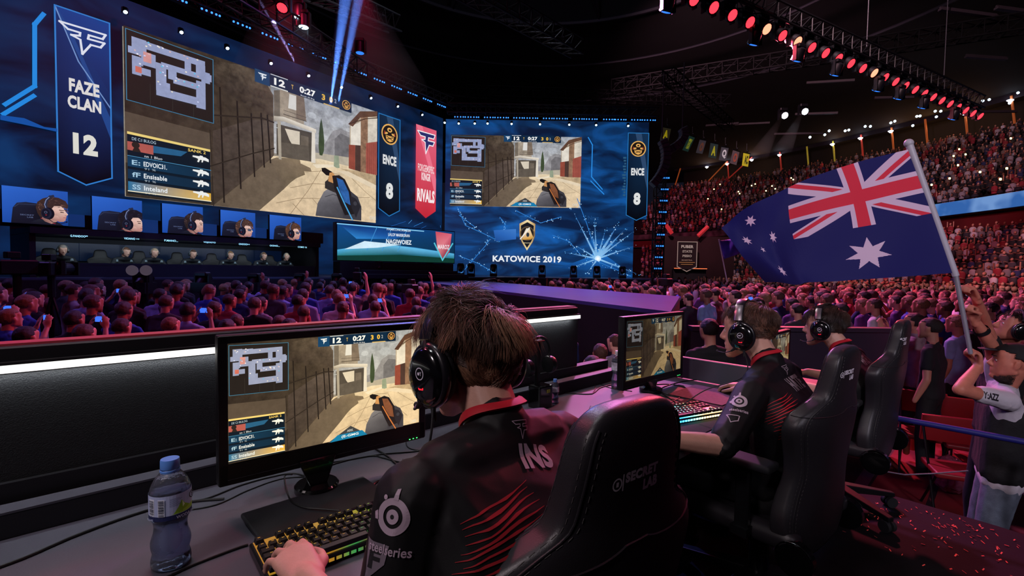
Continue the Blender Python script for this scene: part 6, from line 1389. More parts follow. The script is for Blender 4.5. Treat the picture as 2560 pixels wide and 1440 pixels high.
    for s, kk in ((-1, 'L'), (1, 'R')):
        hp = g['hip']+V3((s*.09, 0, -.02)); kn, an = g['kn'+kk], g['an'+kk]; T_.append(limb(hp, .094, kn, .068))
        T_.append(limb(kn, .068, kn.lerp(an, .25 if short else .98), .074 if short else .052))
    tm = melt(T_, voxel*1.5, 4, name='trousers'); disturb(tm, .004, 12, seed+5); link('trousers', tm, root, trousers, True)
    for s, kk in ((-1, 'L'), (1, 'R')):
        an = g['an'+kk]; fm = melt([('h', [(an+V3((0, -.03, -.035)), .035), (an+V3((0, .06, -.045)), .030), (an+V3((s*.01, .15, -.052)), .028)])], .008, 3, name='shoe'); link('shoe', fm, root, M_shoe, True)
    return root, so, sm_
def headM(c, pitch=0.0, yaw=0.0, roll=0.0, s=1.0):
    return Matrix.Translation(V3(c)) @ Matrix.Rotation(math.radians(yaw), 4, 'Z') @ Matrix.Rotation(math.radians(-pitch), 4, 'X') @ Matrix.Rotation(math.radians(roll), 4, 'Y') @ Matrix.Diagonal((s, s, s, 1))
def collar(root, c, rx, ry, tilt, m, w_=.008, n=40, a0=0, a1=2*PI, name='collar'):
    mb = MB(); R = Matrix.Rotation(tilt, 3, 'X'); rows = []
    for k in range(n):
        a = 2*PI*k/n; base = V3((rx*math.cos(a), ry*math.sin(a), .010*math.cos(a*2))); o = V3((math.cos(a), math.sin(a), 0))
        rows.append([mb.bm.verts.new(V3(c)+R @ (base+o*dx+V3((0, 0, dz)))) for dx, dz in ((0, 0), (-.004, w_), (-.001, w_+.002), (.003, w_*.8), (.008, -w_*.6), (.004, -w_*.8))])
    for i in range(n):
        A, B = rows[i], rows[(i+1) % n]
        for k in range(6): mb.bm.faces.new((A[k], B[k], B[(k+1) % 6], A[(k+1) % 6]))
    return mb.build(name, m, root, smooth=True)
def claw_lines(cv, W, H, n=15, col='#9a1c26', seed=3):
    r = random.Random(seed)
    for i in range(n):
        y = H*(1-i/n); x0 = W*(.02+.25*abs(i/n-.35)+r.uniform(0, .08)); x1 = W*(1-.30*abs(i/n-.25)-r.uniform(0, .12)); P_ = []; Q_ = []
        for k in range(9):
            t = k/8; x = LERP(x0, x1, t); yy = y+H*.10*(t-.5)*1.2+H*.012*math.sin(t*7+i); th = H*.0105*math.sin(PI*min(1, t*1.05))*r.uniform(.6, 1.3)+.0003; P_.append((x, yy+th)); Q_.append((x, yy-th))
        vs = P_+Q_[::-1]; cv.add(P_+Q_, [(j, j+9, j+10, j+1) for j in range(8)], [cv._c(col)]*18)
def steel_logo(cv, cx, cy, r, col):
    cv.ring(cx, cy, r*.62, r, col); cv.disc(cx, cy, r*.40, col, 24); cv.disc(cx, cy, r*.13, '#141317', 12); cv.poly([(cx-r*.12, cy+r*.9), (cx-r*.02, cy+r*1.45), (cx+r*.16, cy+r*1.5), (cx+r*.2, cy+r*.9)], col); cv.disc(cx-r*.62, cy+r*.95, r*.13, col, 12); cv.poly([(cx-r*1.0, cy+r*.2), (cx-r*1.2, cy+r*.05), (cx-r*1.1, cy-r*.3), (cx-r*.9, cy-r*.3)], col)
MP = mat('print colours', '#ffffff', .6, attr='Col')
def hitl(M, sm_, px, py):
    inv = M.inverted(); o = inv @ CAM; d = (inv.to_3x3() @ ray(px, py)).normalized(); bv = bvh_of(sm_); h = bv.ray_cast(o, d)
    if h[0] is None: return None
    n = V3((0, 0, 0))
    for p_, w_ in ((h[0], 1), (h[0]+V3((.02, 0, 0)), 1), (h[0]-V3((.02, 0, 0)), 1), (h[0]+V3((0, 0, .02)), 1), (h[0]-V3((0, 0, .02)), 1)):
        q = bv.find_nearest(p_); n += q[1]
    return h[0], n.normalized()
def print_at(root, M, sm_, nm, cv, px, py, right=(1, 0, 0), rot=0.0):
    h = hitl(M, sm_, px, py)
    if h is None: print('no hit', nm); return
    p, n = h; ex = V3(right); ex = (ex-n*ex.dot(n)).normalized(); ey = n.cross(ex)
    if ey.z < 0: ey = -ey
    R = Matrix.Rotation(rot, 3, n); ex = R @ ex; ey = R @ ey
    me = wrap(cv, bvh_of(sm_), p, ex, ey, -n, .0011, .008, nm); link(nm, me, root, MP)
def prints(root, sm_, specs):
    bv = bvh_of(sm_)
    for nm, cv, o_, ex, ey, d in specs:
        me = wrap(cv, bv, V3(o_), V3(ex).normalized(), V3(ey).normalized(), V3(d).normalized(), .0011, .010, nm); link(nm, me, root, MP)
def gamer(u0, label, hlabel, dz, head, neck, shL, shR, elL, wrL, handL, elR, wrR, handR, name_txt, hands, hpitch, hyaw, voxel=.0042, seed=1, hcols=(), hair=9000, hroll=0, hs=1.0, **hk):
    M = Matrix.Translation(dk(u0, 0)) @ DKM; Mh = headM(head, hpitch, hyaw, hroll, hs); d = V3((0, 0, dz))
    J = dict(head=Mh, neck=neck, shL=shL, shR=shR, chest=(V3(shL)+V3(shR))/2+V3((0, -.055, -.10)), waist=V3((0, .60, .72))+d*.7, hip=V3((0, .63, .58))+d*.5, elL=elL, wrL=wrL, handL=handL, elR=elR, wrR=wrR, handR=handR,
             knL=(-.15, 1.04, .54+dz*.5), knR=(.15, 1.04, .54+dz*.5), anL=(-.14, 1.0, .09), anR=(.14, 1.06, .09))
    root, so, sm_ = human('person', label, M, J, SK_A, M_jer, M_trou, voxel, hands=hands, sleeve=.86, cloth_noise=.005, seed=seed, undersleeve=True)
    so.name = 'jersey'
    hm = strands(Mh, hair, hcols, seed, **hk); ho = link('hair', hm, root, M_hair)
    cap = scalp_cap(Mh, front=hk.get('front', .42)+.04, nape=hk.get('nape', -.6)+.04, side=hk.get('side_low', -.05)+.05); link('scalp', cap, root, mat('scalp shade', '#1c1210', .8), True)
    face_bits(root, Mh)
    return root, so, sm_, M, Mh
brown = ('#2c1b15', '#42291f', '#56382a', '#745040', '#38231c', '#84604a'); dark = ('#1a110e', '#271a15', '#33231c', '#221713', '#453026')
# nearest gamer, back to the camera
g1, j1, s1m, F1, H1 = gamer(.58, 'gamer in black jersey reading INS, seen from behind, nearest the camera', '', 0, (.022, .742, 1.160), (.012, .645, 1.052), (-.190, .612, 1.000), (.180, .640, .995), (-.250, .60, .765), (-.272, .812, .815), (.03, 1, .12), (.27, .68, .77), (.285, .90, .79), (0, 1, -.1),
    'INS', ('key', 'rest'), 7, 4, hs=1.02, voxel=.0040, seed=11, hcols=brown, hair=26000, length=(.030, .068), tuft=.8, lift0=.68, nape=-.90, wave=.42, clump=20, rad=.00050, whorl=(.10, -.70, .70), side_low=-.15)
cv = Canvas(.0002); cv.text('INS', 0, 0, .068, .046, '#a08c9e', .05); print_at(g1, F1, s1m, 'name_print', cv, 1338, 1142, rot=-.22)
cv = Canvas(.0002); fc_logo(cv, 0, 0, .034, .032, '#a08c9e', th=.0013); print_at(g1, F1, s1m, 'team_logo', cv, 1303, 1073, rot=-.15)
cv = Canvas(.0001); claw_lines(cv, .19, .17, 19); cv.V = [(x-.08, y-.11, z) for x, y, z in cv.V]; h_ = hitl(F1, s1m, 1262, 1385); link('red_lines', wrap(cv, bvh_of(s1m), h_[0], V3((1, 0, 0)), V3((0, -.2, 1)).normalized(), V3((.15, 1, -.1)).normalized(), .0011, .008), g1, MP)
cv = Canvas(.0002); steel_logo(cv, 0, 0, .0245, '#a894a4'); cv.text('steelseries', .0, -.043, .062, .013, '#a894a4', .02); print_at(g1, F1, s1m, 'sleeve_print', cv, 982, 1292, (.35, -1, 0))
cv = Canvas(.0002); cv.poly([(-.022, .03), (.022, .03), (.018, .005), (-.002, -.014), (-.014, -.03), (-.012, -.008)], '#6f6470'); cv.text('F', .0, .008, .02, .026, '#1a171c', .04); print_at(g1, F1, s1m, 'sleeve_badge', cv, 935, 1412, (.35, -1, 0))
collar(g1, (.014, .662, 1.074), .0625, .060, -math.radians(42), M_jred, .009)
headset_on(F1, H1, 'black headset worn by the nearest gamer', metal=False, cable=[F1 @ V3((-.10, .70, 1.05)), F1 @ V3((-.105, .73, .95)), F1 @ V3((-.09, .86, .82)), F1 @ V3((.0, 1.0, .757)), F1 @ V3((.2, 1.15, .756))])
# profile gamer
g2, j2, s2m, F2, H2 = gamer(2.10, 'gamer in black jersey reading HATE, seen in profile at the second monitor', '', -.09, (.005, .757, 1.100), (-.025, .660, .985), (-.265, .640, .905), (.125, .640, .925), (-.475, .650, .765), (-.66, .82, .795), (-.5, 1, -.1), (.30, .70, .79), (.33, .87, .80), (0, 1, -.12),
    'HATE', ('rest', 'rest'), 4, 6, voxel=.0042, seed=5, hcols=brown[:5], hair=11000, length=(.012, .050), lift0=.55, nape=-.55, front=.50, whorl=(.05, -.55, .83), clump=30, wave=.2, side_low=.05, rad=.0007)
cv = Canvas(.0002); cv.text('HATE', 0, 0, .115, .060, '#85777f', .05); print_at(g2, F2, s2m, 'name_print', cv, 1988, 957)
cv = Canvas(.0002); fc_logo(cv, 0, 0, .045, .036, '#a8969f', th=.002); print_at(g2, F2, s2m, 'team_logo', cv, 1964, 925)
cv = Canvas(.0001); claw_lines(cv, .17, .13, 13, '#b81c2a', 8); cv.V = [(x-.085, y-.065, z) for x, y, z in cv.V]; print_at(g2, F2, s2m, 'red_lines', cv, 1980, 1040)
cv = Canvas(.0002); steel_logo(cv, 0, 0, .026, '#b0a0ac'); cv.text('steelseries', .0, -.040, .058, .012, '#b0a0ac', .02); print_at(g2, F2, s2m, 'sleeve_print', cv, 1848, 1003, (.35, -1, 0))
cv = Canvas(.0002); cv.line([(-.02, .016), (.02, .016), (.016, -.004), (-.006, -.016), (-.012, .0)], .003, '#b0a0ac', closed=True); print_at(g2, F2, s2m, 'sleeve_badge', cv, 1832, 1047, (.35, -1, 0))
collar(g2, (-.020, .678, 1.007), .0625, .060, -math.radians(42), M_jred, .009)
headset_on(F2, H2, 'black headset with metal sliders worn by the profile gamer', cable=[F2 @ V3((-.11, .72, .94)), F2 @ V3((-.16, .86, .86)), F2 @ V3((-.25, .95, .77)), F2 @ V3((-.40, .98, .757)), F2 @ V3((-.52, .80, .757))])
# third gamer
g3, j3, s3m, F3, H3 = gamer(3.27, 'third gamer in black jersey, dark wavy hair, farthest along the desk', '', -.14, (.0, .750, 1.035), (.0, .655, .92), (-.18, .63, .85), (.18, .63, .86), (-.24, .66, .70), (-.2, .88, .72), (.1, 1, -.1), (.24, .68, .70), (.22, .88, .72), (0, 1, -.1),
    'HATE', ('rest', 'rest'), 3, 2, voxel=.006, seed=9, hcols=dark, hair=9000, length=(.020, .060), lift0=.6, nape=-.62, front=.48, wave=.5, clump=22, rad=.0009, side_low=-.05)
cv = Canvas(.0002); cv.text('HATE', 0, 0, .12, .058, '#85777f', .05); print_at(g3, F3, s3m, 'name_print', cv, 2160, 900)
cv = Canvas(.0002); fc_logo(cv, 0, 0, .035, .03, '#a8969f', th=.003); print_at(g3, F3, s3m, 'team_logo', cv, 2142, 880)
collar(g3, (.0, .673, .942), .0625, .060, -math.radians(42), M_jred, .009)
headset_on(F3, H3, 'black headset with blue-tipped band worn by the third gamer')
# ------------------------------------------------------------------ flag on its pole
def star(cx, cy, R, n=7, r=.45, rot=PI/2): return [(cx+(R if k % 2 == 0 else R*r)*math.cos(rot+PI*k/n)*.5, cy+(R if k % 2 == 0 else R*r)*math.sin(rot+PI*k/n)) for k in range(2*n)]
def inpoly(x, y, P_):
    c = False; j = len(P_)-1
    for i in range(len(P_)):
        if (P_[i][1] > y) != (P_[j][1] > y) and x < (P_[j][0]-P_[i][0])*(y-P_[i][1])/(P_[j][1]-P_[i][1])+P_[i][0]: c = not c
        j = i
    return c
STARS = [(star(.25, .75, .155, 7, .46, -PI/2), .16)]+[(star(a, b, R, 7, .45, -PI/2), R) for a, b, R in ((.75, .833, .072), (.625, .444, .072), (.75, .167, .072), (.861, .37, .072))]+[(star(.80, .54, .042, 5, .4, -PI/2), .05)]
FB_, FW_, FR_ = srgb('#10125c'), srgb('#cfc6d8'), srgb('#d02f45')
def flagcol(u, v):
    if u < .5 and v < .5:
        x, y = u*2, v*2        # canton, 0..1; true aspect 2:1
        X, Y = (x-.5)*2, (y-.5)
        if abs(X) < .10 or abs(Y) < .10: return FR_
        if abs(X) < .1667 or abs(Y) < .1667: return FW_
        for s in (1, -1):
            dist = (X*.5*s-Y)/math.hypot(.5, 1)*1.0; 
            q = dist if s > 0 else dist
            if abs(q) < .10:
                side = (X > 0) if True else 0
                off = q*(1 if side else -1)*(1 if s > 0 else 1)
                if 0.0 < off < .067: return FR_
                return FW_
        return FB_
    for P_, R in STARS:
        if inpoly(u, v, P_): return FW_
    return FB_
CU = [0, .25, .5, .75, 1]; CVv = [0, .5, 1]
CTL = {(0, 0): (2277, 372, 2.98), (0, .5): (2330, 533, 2.92), (0, 1): (2386, 682, 2.87), (.25, 0): (2120, 412, 3.05), (.25, .5): (2160, 566, 3.0), (.25, 1): (2168, 698, 2.95), (.5, 0): (1965, 470, 3.2), (.5, .5): (1985, 597, 3.12), (.5, 1): (2035, 706, 3.0),
       (.75, 0): (1866, 522, 3.2), (.75, .5): (1915, 612, 3.2), (.75, 1): (1978, 710, 3.1), (1, 0): (1803, 572, 3.3), (1, .5): (1845, 632, 3.3), (1, 1): (1912, 704, 3.3)}
def lagr(xs, i, x):
    r = 1.0
    for j, q in enumerate(xs):
        if j != i: r *= (x-q)/(xs[i]-q)
    return r
def flagpt(u, v):
    pts = []
    for j, vv in enumerate(CVv):
        P_ = [V3(at(*CTL[(uu, vv)])) for uu in CU]; k = min(int(u*4), 3); t = u*4-k; p0, p1, p2, p3 = P_[max(k-1, 0)] if k else P_[0]*2-P_[1], P_[k], P_[k+1], (P_[k+2] if k < 3 else P_[4]*2-P_[3])
        pts.append(.5*((2*p1)+(p2-p0)*t+(2*p0-5*p1+4*p2-p3)*t*t+(3*p1-p0-3*p2+p3)*t*t*t))
    p = V3((0, 0, 0))
    for i in range(3): p += pts[i]*lagr(CVv, i, v)
    amp = .035*u**.6; p.y += amp*(math.sin(u*9+v*4)+.5*math.sin(u*17-v*7+1)); p.z += .006*math.sin(u*20+v*3)*u; return p
NU, NV = 616, 308
gx = [[None]*9 for _ in range(45)]
V = [None]*((NU+1)*(NV+1))
co = np.array([[flagpt(i/44, j/22) for j in range(23)] for i in range(45)], dtype=float)
ui = np.linspace(0, 44, NU+1); vj = np.linspace(0, 22, NV+1); u0 = np.minimum(ui.astype(int), 43); v0 = np.minimum(vj.astype(int), 21); fu = (ui-u0)[:, None, None]; fv = (vj-v0)[None, :, None]
# smooth (cosine-free) bilinear on an already dense grid
A_ = co[u0][:, v0]; B_ = co[u0+1][:, v0]; C_ = co[u0][:, v0+1]; D_ = co[u0+1][:, v0+1]; W4 = (A_*(1-fu)*(1-fv)+B_*fu*(1-fv)+C_*(1-fu)*fv+D_*fu*fv).reshape(-1, 3)
Fc = [(i*(NV+1)+j, (i+1)*(NV+1)+j, (i+1)*(NV+1)+j+1, i*(NV+1)+j+1) for i in range(NU) for j in range(NV)]
fcol = np.array([(*flagcol((i+.5)/NU, (j+.5)/NV), 1) for i in range(NU) for j in range(NV)], dtype=np.float32)
flag = empty('flag', at(2420, 850, 2.82), label='large waving flag, union cross and white stars on dark blue, on a pale pole', cat='flag')
me = mesh_from([tuple(p) for p in (W4-np.array(flag.location))], Fc, 'cloth', np.repeat(fcol, 4, axis=0))
mfl = mat('flag cloth', '#ffffff', .75, attr='Col', sheen=.1); nt = mfl.node_tree; b = nt.nodes['Principled BSDF']
tr = nt.nodes.new('ShaderNodeBsdfTranslucent'); mxs = nt.nodes.new('ShaderNodeMixShader'); mxs.inputs[0].default_value = .15; out = [n for n in nt.nodes if n.type == 'OUTPUT_MATERIAL'][0]; at_ = [n for n in nt.nodes if n.type == 'ATTRIBUTE'][0]
nt.links.new(at_.outputs['Color'], tr.inputs[0]); nt.links.new(b.outputs[0], mxs.inputs[1]); nt.links.new(tr.outputs[0], mxs.inputs[2]); nt.links.new(mxs.outputs[0], out.inputs[0])
link('cloth', me, flag, mfl, True)
top = at(2272, 358, 2.99)-flag.location; mid_ = at(2390, 690, 2.87)-flag.location; end = at(2427, 885, 2.82)-flag.location
mb = MB(); mb.cyl(mid_, top, .017, .020, 20); mb.build('pole', mat('white pole', '#b8b4c0', .4), flag, smooth=True); mb = MB(); mb.cyl(end, mid_, .011, .013, 16); mb.build('lower_pole', mat('grey pole', '#8c8894', .4, metal=.2), flag, smooth=True)
mb = MB(); mb.sph(top, .026, 14); mb.build('finial', mat('white pole', '#b8b4c0', .4), flag, smooth=True)

# ------------------------------------------------------------------ standing people at the right edge
def wframe(x, y, z, face): return Matrix.Translation((x, y, z)) @ Matrix.Rotation(math.atan2(-face[0], face[1]), 4, 'Z')
def standing(label, M, Jw, skin, shirt, trou, headpose, hands, seed, voxel=.0065, sleeve=.7, short=False, hair=None, hcols=dark, **kw):
    inv = M.inverted(); J = {k: (inv @ V3(v)) for k, v in Jw.items() if not k.startswith(('hand', 'up'))}; R3 = inv.to_3x3()
    for k, v in Jw.items():
        if k.startswith(('hand', 'up')): J[k] = R3 @ V3(v)
    hc = J.pop('headc'); J['head'] = headM(hc, *headpose); n = J['neck']
    J.setdefault('chest', (J['shL']+J['shR'])/2*0+n+V3((0, -.01, -.17))); J.setdefault('waist', n+V3((0, .0, -.40))); J.setdefault('hip', n+V3((0, 0, -.56)))
    hz = J['hip'].z
    for s, k in ((-1, 'L'), (1, 'R')): J['kn'+k] = V3((s*.12, .03, hz*.52)); J['an'+k] = V3((s*.13, -.0, .10))
    root, so, sm_ = human('person', label, M, J, skin, shirt, trou, voxel, hands=hands, sleeve=sleeve, short=short, seed=seed, cloth_noise=.008, **kw)
    Mh = J['head']; face_bits(root, Mh)
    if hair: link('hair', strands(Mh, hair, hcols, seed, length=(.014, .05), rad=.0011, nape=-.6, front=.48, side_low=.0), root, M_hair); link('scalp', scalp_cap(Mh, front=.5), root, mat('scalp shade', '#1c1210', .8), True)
    return root, so, sm_, Mh, J
MA = wframe(3.04, 2.98, FLOORZ, (-.8, .6, 0))
SK_C = skin_mat('skin tanned', '#b8705e'); M_white = mat('white tee', '#b9b2bd', .8, bump=.2, bump_scale=60); M_blackt = mat('black tee', '#111014', .85, bump=.2, bump_scale=60); M_jean = mat('blue jeans', '#5a6272', .85, noise_amt=.3, noise_scale=18, bump=.3, bump_scale=200)
A_root, A_sh, A_sm, A_Mh, A_J = standing('bearded person in black cap and white-sleeved tee holding the flag pole with both hands', MA,
    dict(headc=at(2530, 908, 2.93), neck=(3.09, 2.98, .655), shL=(2.93, 2.80, .62), shR=(3.17, 3.09, .66), elL=at(2400, 974, 2.76), wrL=at(2446, 915, 2.83), handL=(-.15, .0, .95), upL=(1, -.2, .3), elR=at(2478, 862, 3.02), wrR=at(2436, 800, 2.98), handR=(-.30, -.06, .9), upR=(.9, .3, .4)),
    SK_C, M_white, M_jean, (-6, 4), ('grip', 'grip'), 21, sleeve=.55, short=False)
lp = [A_J['chest'], A_J['waist'], A_J['hip']]; vm = melt([('h', [(lp[0]+V3((-.10, 0, .03)), .115), (lp[0]+V3((.10, 0, .03)), .115), (lp[1]+V3((-.09, 0, 0)), .112), (lp[1]+V3((.09, 0, 0)), .112)]), ('h', [(lp[1]+V3((-.09, 0, 0)), .112), (lp[1]+V3((.09, 0, 0)), .112), (lp[2]+V3((-.09, 0, .06)), .118), (lp[2]+V3((.09, 0, .06)), .118)])], .008, 4, name='vest'); disturb(vm, .008, 10, 4); link('black_top', vm, A_root, M_blackt, True)
cv = Canvas(.0002); cv.text('Y:AZZ', 0, 0, .10, .04, '#1a1620', .04); bv = bvh_of(A_sm); q = (A_J['shL']*.6+A_J['elL']*.4); me = wrap(cv, bv, q, V3((A_J['shL']-A_J['elL'])).normalized(), V3((0, 0, 1)), (MA.inverted().to_3x3() @ V3((.55, .75, -.2))).normalized(), .0012, .01); link('sleeve_print', me, A_root, MP)
mb = MB(); Mh = A_Mh
me = scalp_cap(Mh, front=.36, nape=-.1, side=.05, k=1.10); o = link('cap', me, A_root, mat('cap cloth', '#101014', .8), True); md = o.modifiers.new('s', 'SOLIDIFY'); md.thickness = .004
mb.prism([(-.055, .0), (.055, .0), (.06, .04), (.035, .075), (-.035, .075), (-.06, .04)], 0, .006, Mh @ Matrix.Translation((0, .085, .068)) @ Matrix.Rotation(-.15, 4, 'X')); mb.build('cap_brim', mat('cap cloth', '#101014', .8), A_root, bevel=.002)
bm_ = strands(Mh @ Matrix.Translation((0, .012, -.030)) @ Matrix.Rotation(PI, 4, 'Y') @ Matrix.Diagonal((.86, .86, .86, 1)), 3500, dark, 8, length=(.006, .012), front=.35, nape=.9, side_low=.2, rad=.0010, whorl=(0, -.5, .8)); link('beard', bm_, A_root, M_hair)
MB_ = wframe(3.42, 3.38, FLOORZ, (-.85, .5, 0))
B_root, _, _, B_Mh, B_J = standing('person reaching up to the flag pole, dark hair, behind the bearded one in the cap', MB_,
    dict(headc=at(2532, 822, 3.28), neck=(3.44, 3.36, .82), shL=(3.26, 3.20, .80), shR=(3.56, 3.50, .76), elL=at(2462, 812, 3.12), wrL=at(2440, 745, 2.98), handL=(-.55, -.1, .8), upL=(.9, -.1, .4), elR=(3.66, 3.52, .50), wrR=(3.56, 3.30, .35), handR=(-.4, -.5, -.3), upR=(0, 0, 1)),
    SK_C, M_blackt, M_trou, (-24, 10), ('grip', 'rest'), 22, sleeve=.5, hair=6000)
headset_on(MB_, B_Mh, 'headphones with blue band end on the tilted dark-haired head', metal=False, mic=False, logo=False)
def bands(root, J, kk, ts, m, nm, r=.033):
    w_, e_ = J['wr'+kk], J['el'+kk]
    for t, wd in ts:
        p = w_.lerp(e_, t); d = (e_-w_).normalized(); mb = MB(); mb.cyl(p-d*wd, p+d*wd, r, r+.002, 24, cap=False); mb.build(nm, m, root, smooth=True)
bands(A_root, A_J, 'R', ((.42, .014),), mat('wristband', '#0c0c10', .6), 'wristband', .0385)
ink = mat('tattoo ink', '#4a3038', .6, noise_amt=.9, noise_scale=60)

# ------------------------------------------------------------------ spectators on the floor
M_objc = mat('cloth shade', '#ffffff', .85, objcolor=True, noise_amt=.15, noise_scale=12); M_hobj = mat('hair shade', '#ffffff', .6, objcolor=True, noise_amt=.5, noise_scale=90, bump=.5, bump_scale=220)
def variant(kind, seed):
    hc = V3((0, .03, 1.63)); n = V3((0, -.01, 1.47)); shL, shR = V3((-.185, -.01, 1.40)), V3((.185, -.01, 1.40))
    J = dict(neck=n, shL=shL, shR=shR, chest=V3((0, -.02, 1.26)), waist=V3((0, -.01, 1.06)), hip=V3((0, -.01, .93)), knL=V3((-.11, .02, .50)), knR=V3((.11, .02, .50)), anL=V3((-.12, 0, .10)), anR=V3((.12, 0, .10)))
    dn = dict(elL=(-.25, -.03, 1.12), wrL=(-.25, .06, .88), handL=(0, .3, -1), elR=(.25, -.03, 1.12), wrR=(.25, .06, .88), handR=(0, .3, -1)); J.update(dn)
    if kind == 1: J.update(elL=(-.24, .16, 1.28), wrL=(-.11, .30, 1.52), handL=(.2, .2, .9), elR=(.24, .16, 1.28), wrR=(.11, .30, 1.52), handR=(-.2, .2, .9))      # both hands up with a phone
    if kind == 2: J.update(elR=(.27, .10, 1.55), wrR=(.22, .18, 1.80), handR=(-.1, .1, 1))
    if kind == 3: J.update(elL=(-.22, .12, 1.18), wrL=(-.04, .26, 1.22), handL=(.6, .3, .4), elR=(.22, .12, 1.18), wrR=(.04, .26, 1.20), handR=(-.6, .3, .4))
    J['head'] = headM(hc, (0, -6, -4, 4)[kind], (0, 4, -8, 10)[kind])
    root, so, sm_ = human('person', None, Matrix(), J, SK_OBJ, M_objc, M_trou, .0105, hands=('open' if kind in (1, 2) else None,)*2, sleeve=.55 if kind != 3 else 1.8, seed=seed, cloth_noise=.012, short=kind == 1)
    for c in [x for x in root.children if x.name.startswith('shoe')]: bpy.data.objects.remove(c)
    Mh = J['head']; me = scalp_cap(Mh, front=.46, nape=-.62, side=.02, k=1.07); co = [v.co.copy() for v in me.vertices]
    for v in me.vertices: d = (v.co-Mh.translation).normalized(); v.co += d*(.003*noise.noise(v.co*45)+.007*noise.noise(v.co*18+V3((seed, 0, 0))))
    o = link('hair', me, root, M_hobj, True); md = o.modifiers.new('s', 'SOLIDIFY'); md.thickness = .012; md.offset = -1
    return root
VAR = [variant(k, 30+k) for k in range(4)]
def phone_obj(): 
    r = empty('phone', label='lit phone held up by a spectator in the floor crowd', cat='phone', group='phones held up in the crowd')
    mb = MB(); mb.box((0, 0, 0), (.15, .009, .075), bevel=.004); mb.build('body', M_blk, r); mb = MB(); mb.box((0, -.0052, 0), (.138, .0006, .066)); mb.build('screen', mat('phone picture', '#4a7ad8', emit=1.3, emit_color='#3a6ce0', noise_amt=.7, noise_scale=25), r); return r
ph0 = phone_obj(); phn = 0
SHIRT = [('black', '#15141a'), ('black', '#1d1b20'), ('navy', '#1c2a5a'), ('blue', '#2b48a8'), ('grey', '#77727c'), ('white', '#c9c2cc'), ('red', '#9a2430'), ('dark grey', '#35323a'), ('purple', '#5c3a78'), ('pale blue', '#7f93c8'), ('black', '#121216'), ('dark red', '#5a1c26')]
SKN = ['#c48a76', '#b57a66', '#d09a86', '#a66a56', '#8a5644']; HRC = [('dark', '#17100e'), ('brown', '#3a251b'), ('dark', '#201714'), ('fair', '#7a5a3c'), ('brown', '#4a3024')]
def cross2(o, d, p): return d.x*(p.y-o.y)-d.y*(p.x-o.x)
PLAT = [dk(-3.4, 2.05), dk(3.95, 2.05), dk(4.0, -1.5), dk(-3.4, -1.5)]
AISLE = [(2.2, 2.6), (3.5, 3.9), (5.6, 6.2), (4.6, 6.7), (2.9, 5.0), (1.7, 3.4)]
def stage_y(x):
    P_ = [(-30, -2), (-16.5, 5.6), (-10.1, 9.0), (-7.44, 12.0), (-2.6, 17.1), (0.2, 19.9), (7.2, 20.4), (7.4, 30), (40, 31)]
    for a, b in zip(P_, P_[1:]):
        if a[0] <= x <= b[0]: return LERP(a[1], b[1], (x-a[0])/(b[0]-a[0]))
    return 0
def front_x(y):      # line of the lower stand
    q = [(p.y, p.x) for p in TPc]; q.sort()
    for a, b in zip(q, q[1:]):
        if a[0] <= y <= b[0]: return LERP(a[1], b[1], (y-a[0])/(b[0]-a[0]))
    return q[0][1]
spots = []
rr_ = random.Random(4)
y = 2.2
while y < 34:
    row = .74 if y < 9 else .95
    x = -16.0+rr_.random()*.5
    while x < 22:
        p = V3((x+rr_.uniform(-.14, .14), y+rr_.uniform(-.2, .2), 0)); x += .60 if y < 14 else .72
        if p.y > stage_y(p.x)-.5: continue
        if p.y > 9.5 and p.x > front_x(p.y)-.6: continue
        if inpoly(p.x, p.y, [(q.x, q.y) for q in PLAT]) or inpoly(p.x, p.y, AISLE): continue
        cn = cross2(CATN, CATD, p); cf = cross2(CATF, CATD, p); along = (p-CATN).dot(CATD); Lc = (near[1]-near[0]).length+2.7+.5
        if cn > -.45 and cf < .45 and along < Lc: continue
        if 2.3 < p.x < 7.8 and abs(p.y-(6.3+(p.x-2.6)*.122)) < .5: continue
        if (p-V3((3.2, 3.1, 0))).length < 1.15: continue
        if p.x > 2.4 and p.y < 4.0 and p.x < 5.2: continue
        if p.y < 2.0 or rr_.random() < .06: continue
        px = 1280+1200*p.x/p.y
        if -70 < px < 2640: spots.append((p, px))
    y += row
fixed = [(V3(at(2295, 700, 5.7)), 1, 'grey', '#8a7f86', 'standing in a pale tee just right of the third chair'), (V3(at(2338, 700, 5.1)), 0, 'black', '#121217', 'standing in a black tee above the red seats'), (V3(at(1780, 700, 4.6)), 0, 'black', '#0d0d11', 'in a black tee between the second monitor and the profile gamer'),
         (V3(at(2590, 700, 4.7)), 2, 'white', '#b9aab2', 'raising one hand at the right edge of the picture'), (V3(at(2440, 700, 6.4)), 0, 'black', '#17151b', 'in a black tee behind the raised arms')]
spots = [(p, px) for p, px in spots if all((p.xy-f_[0].xy).length > .62 for f_ in fixed)]
spots.sort(key=lambda q: q[0].length)
ind = spots[:285]; rest = spots[285:]
STG = V3((-2.5, 21, 0))
def place(p, kind, sh, skn, hr, label, group, hs, face=None):
    o = clone(VAR[kind]); f_ = face if face is not None else (STG-p); rz = math.atan2(-f_.x, f_.y)+rr_.uniform(-.25, .25); o.location = (p.x, p.y, FLOORZ); o.rotation_euler = (0, 0, rz); o.scale = (hs, hs, hs); o.color = (*srgb(skn), 1)
    for c in o.children: c.color = (*srgb(hr), 1) if c.name.startswith('hair') else (*srgb(sh), 1)
    tag(o, label, 'person', group); return o
def hscale(p):
    top = .62+.36*min(1, max(0, (p.length-4.8)/4.4))+rr_.uniform(-.07, .07); return (top-FLOORZ)/1.745
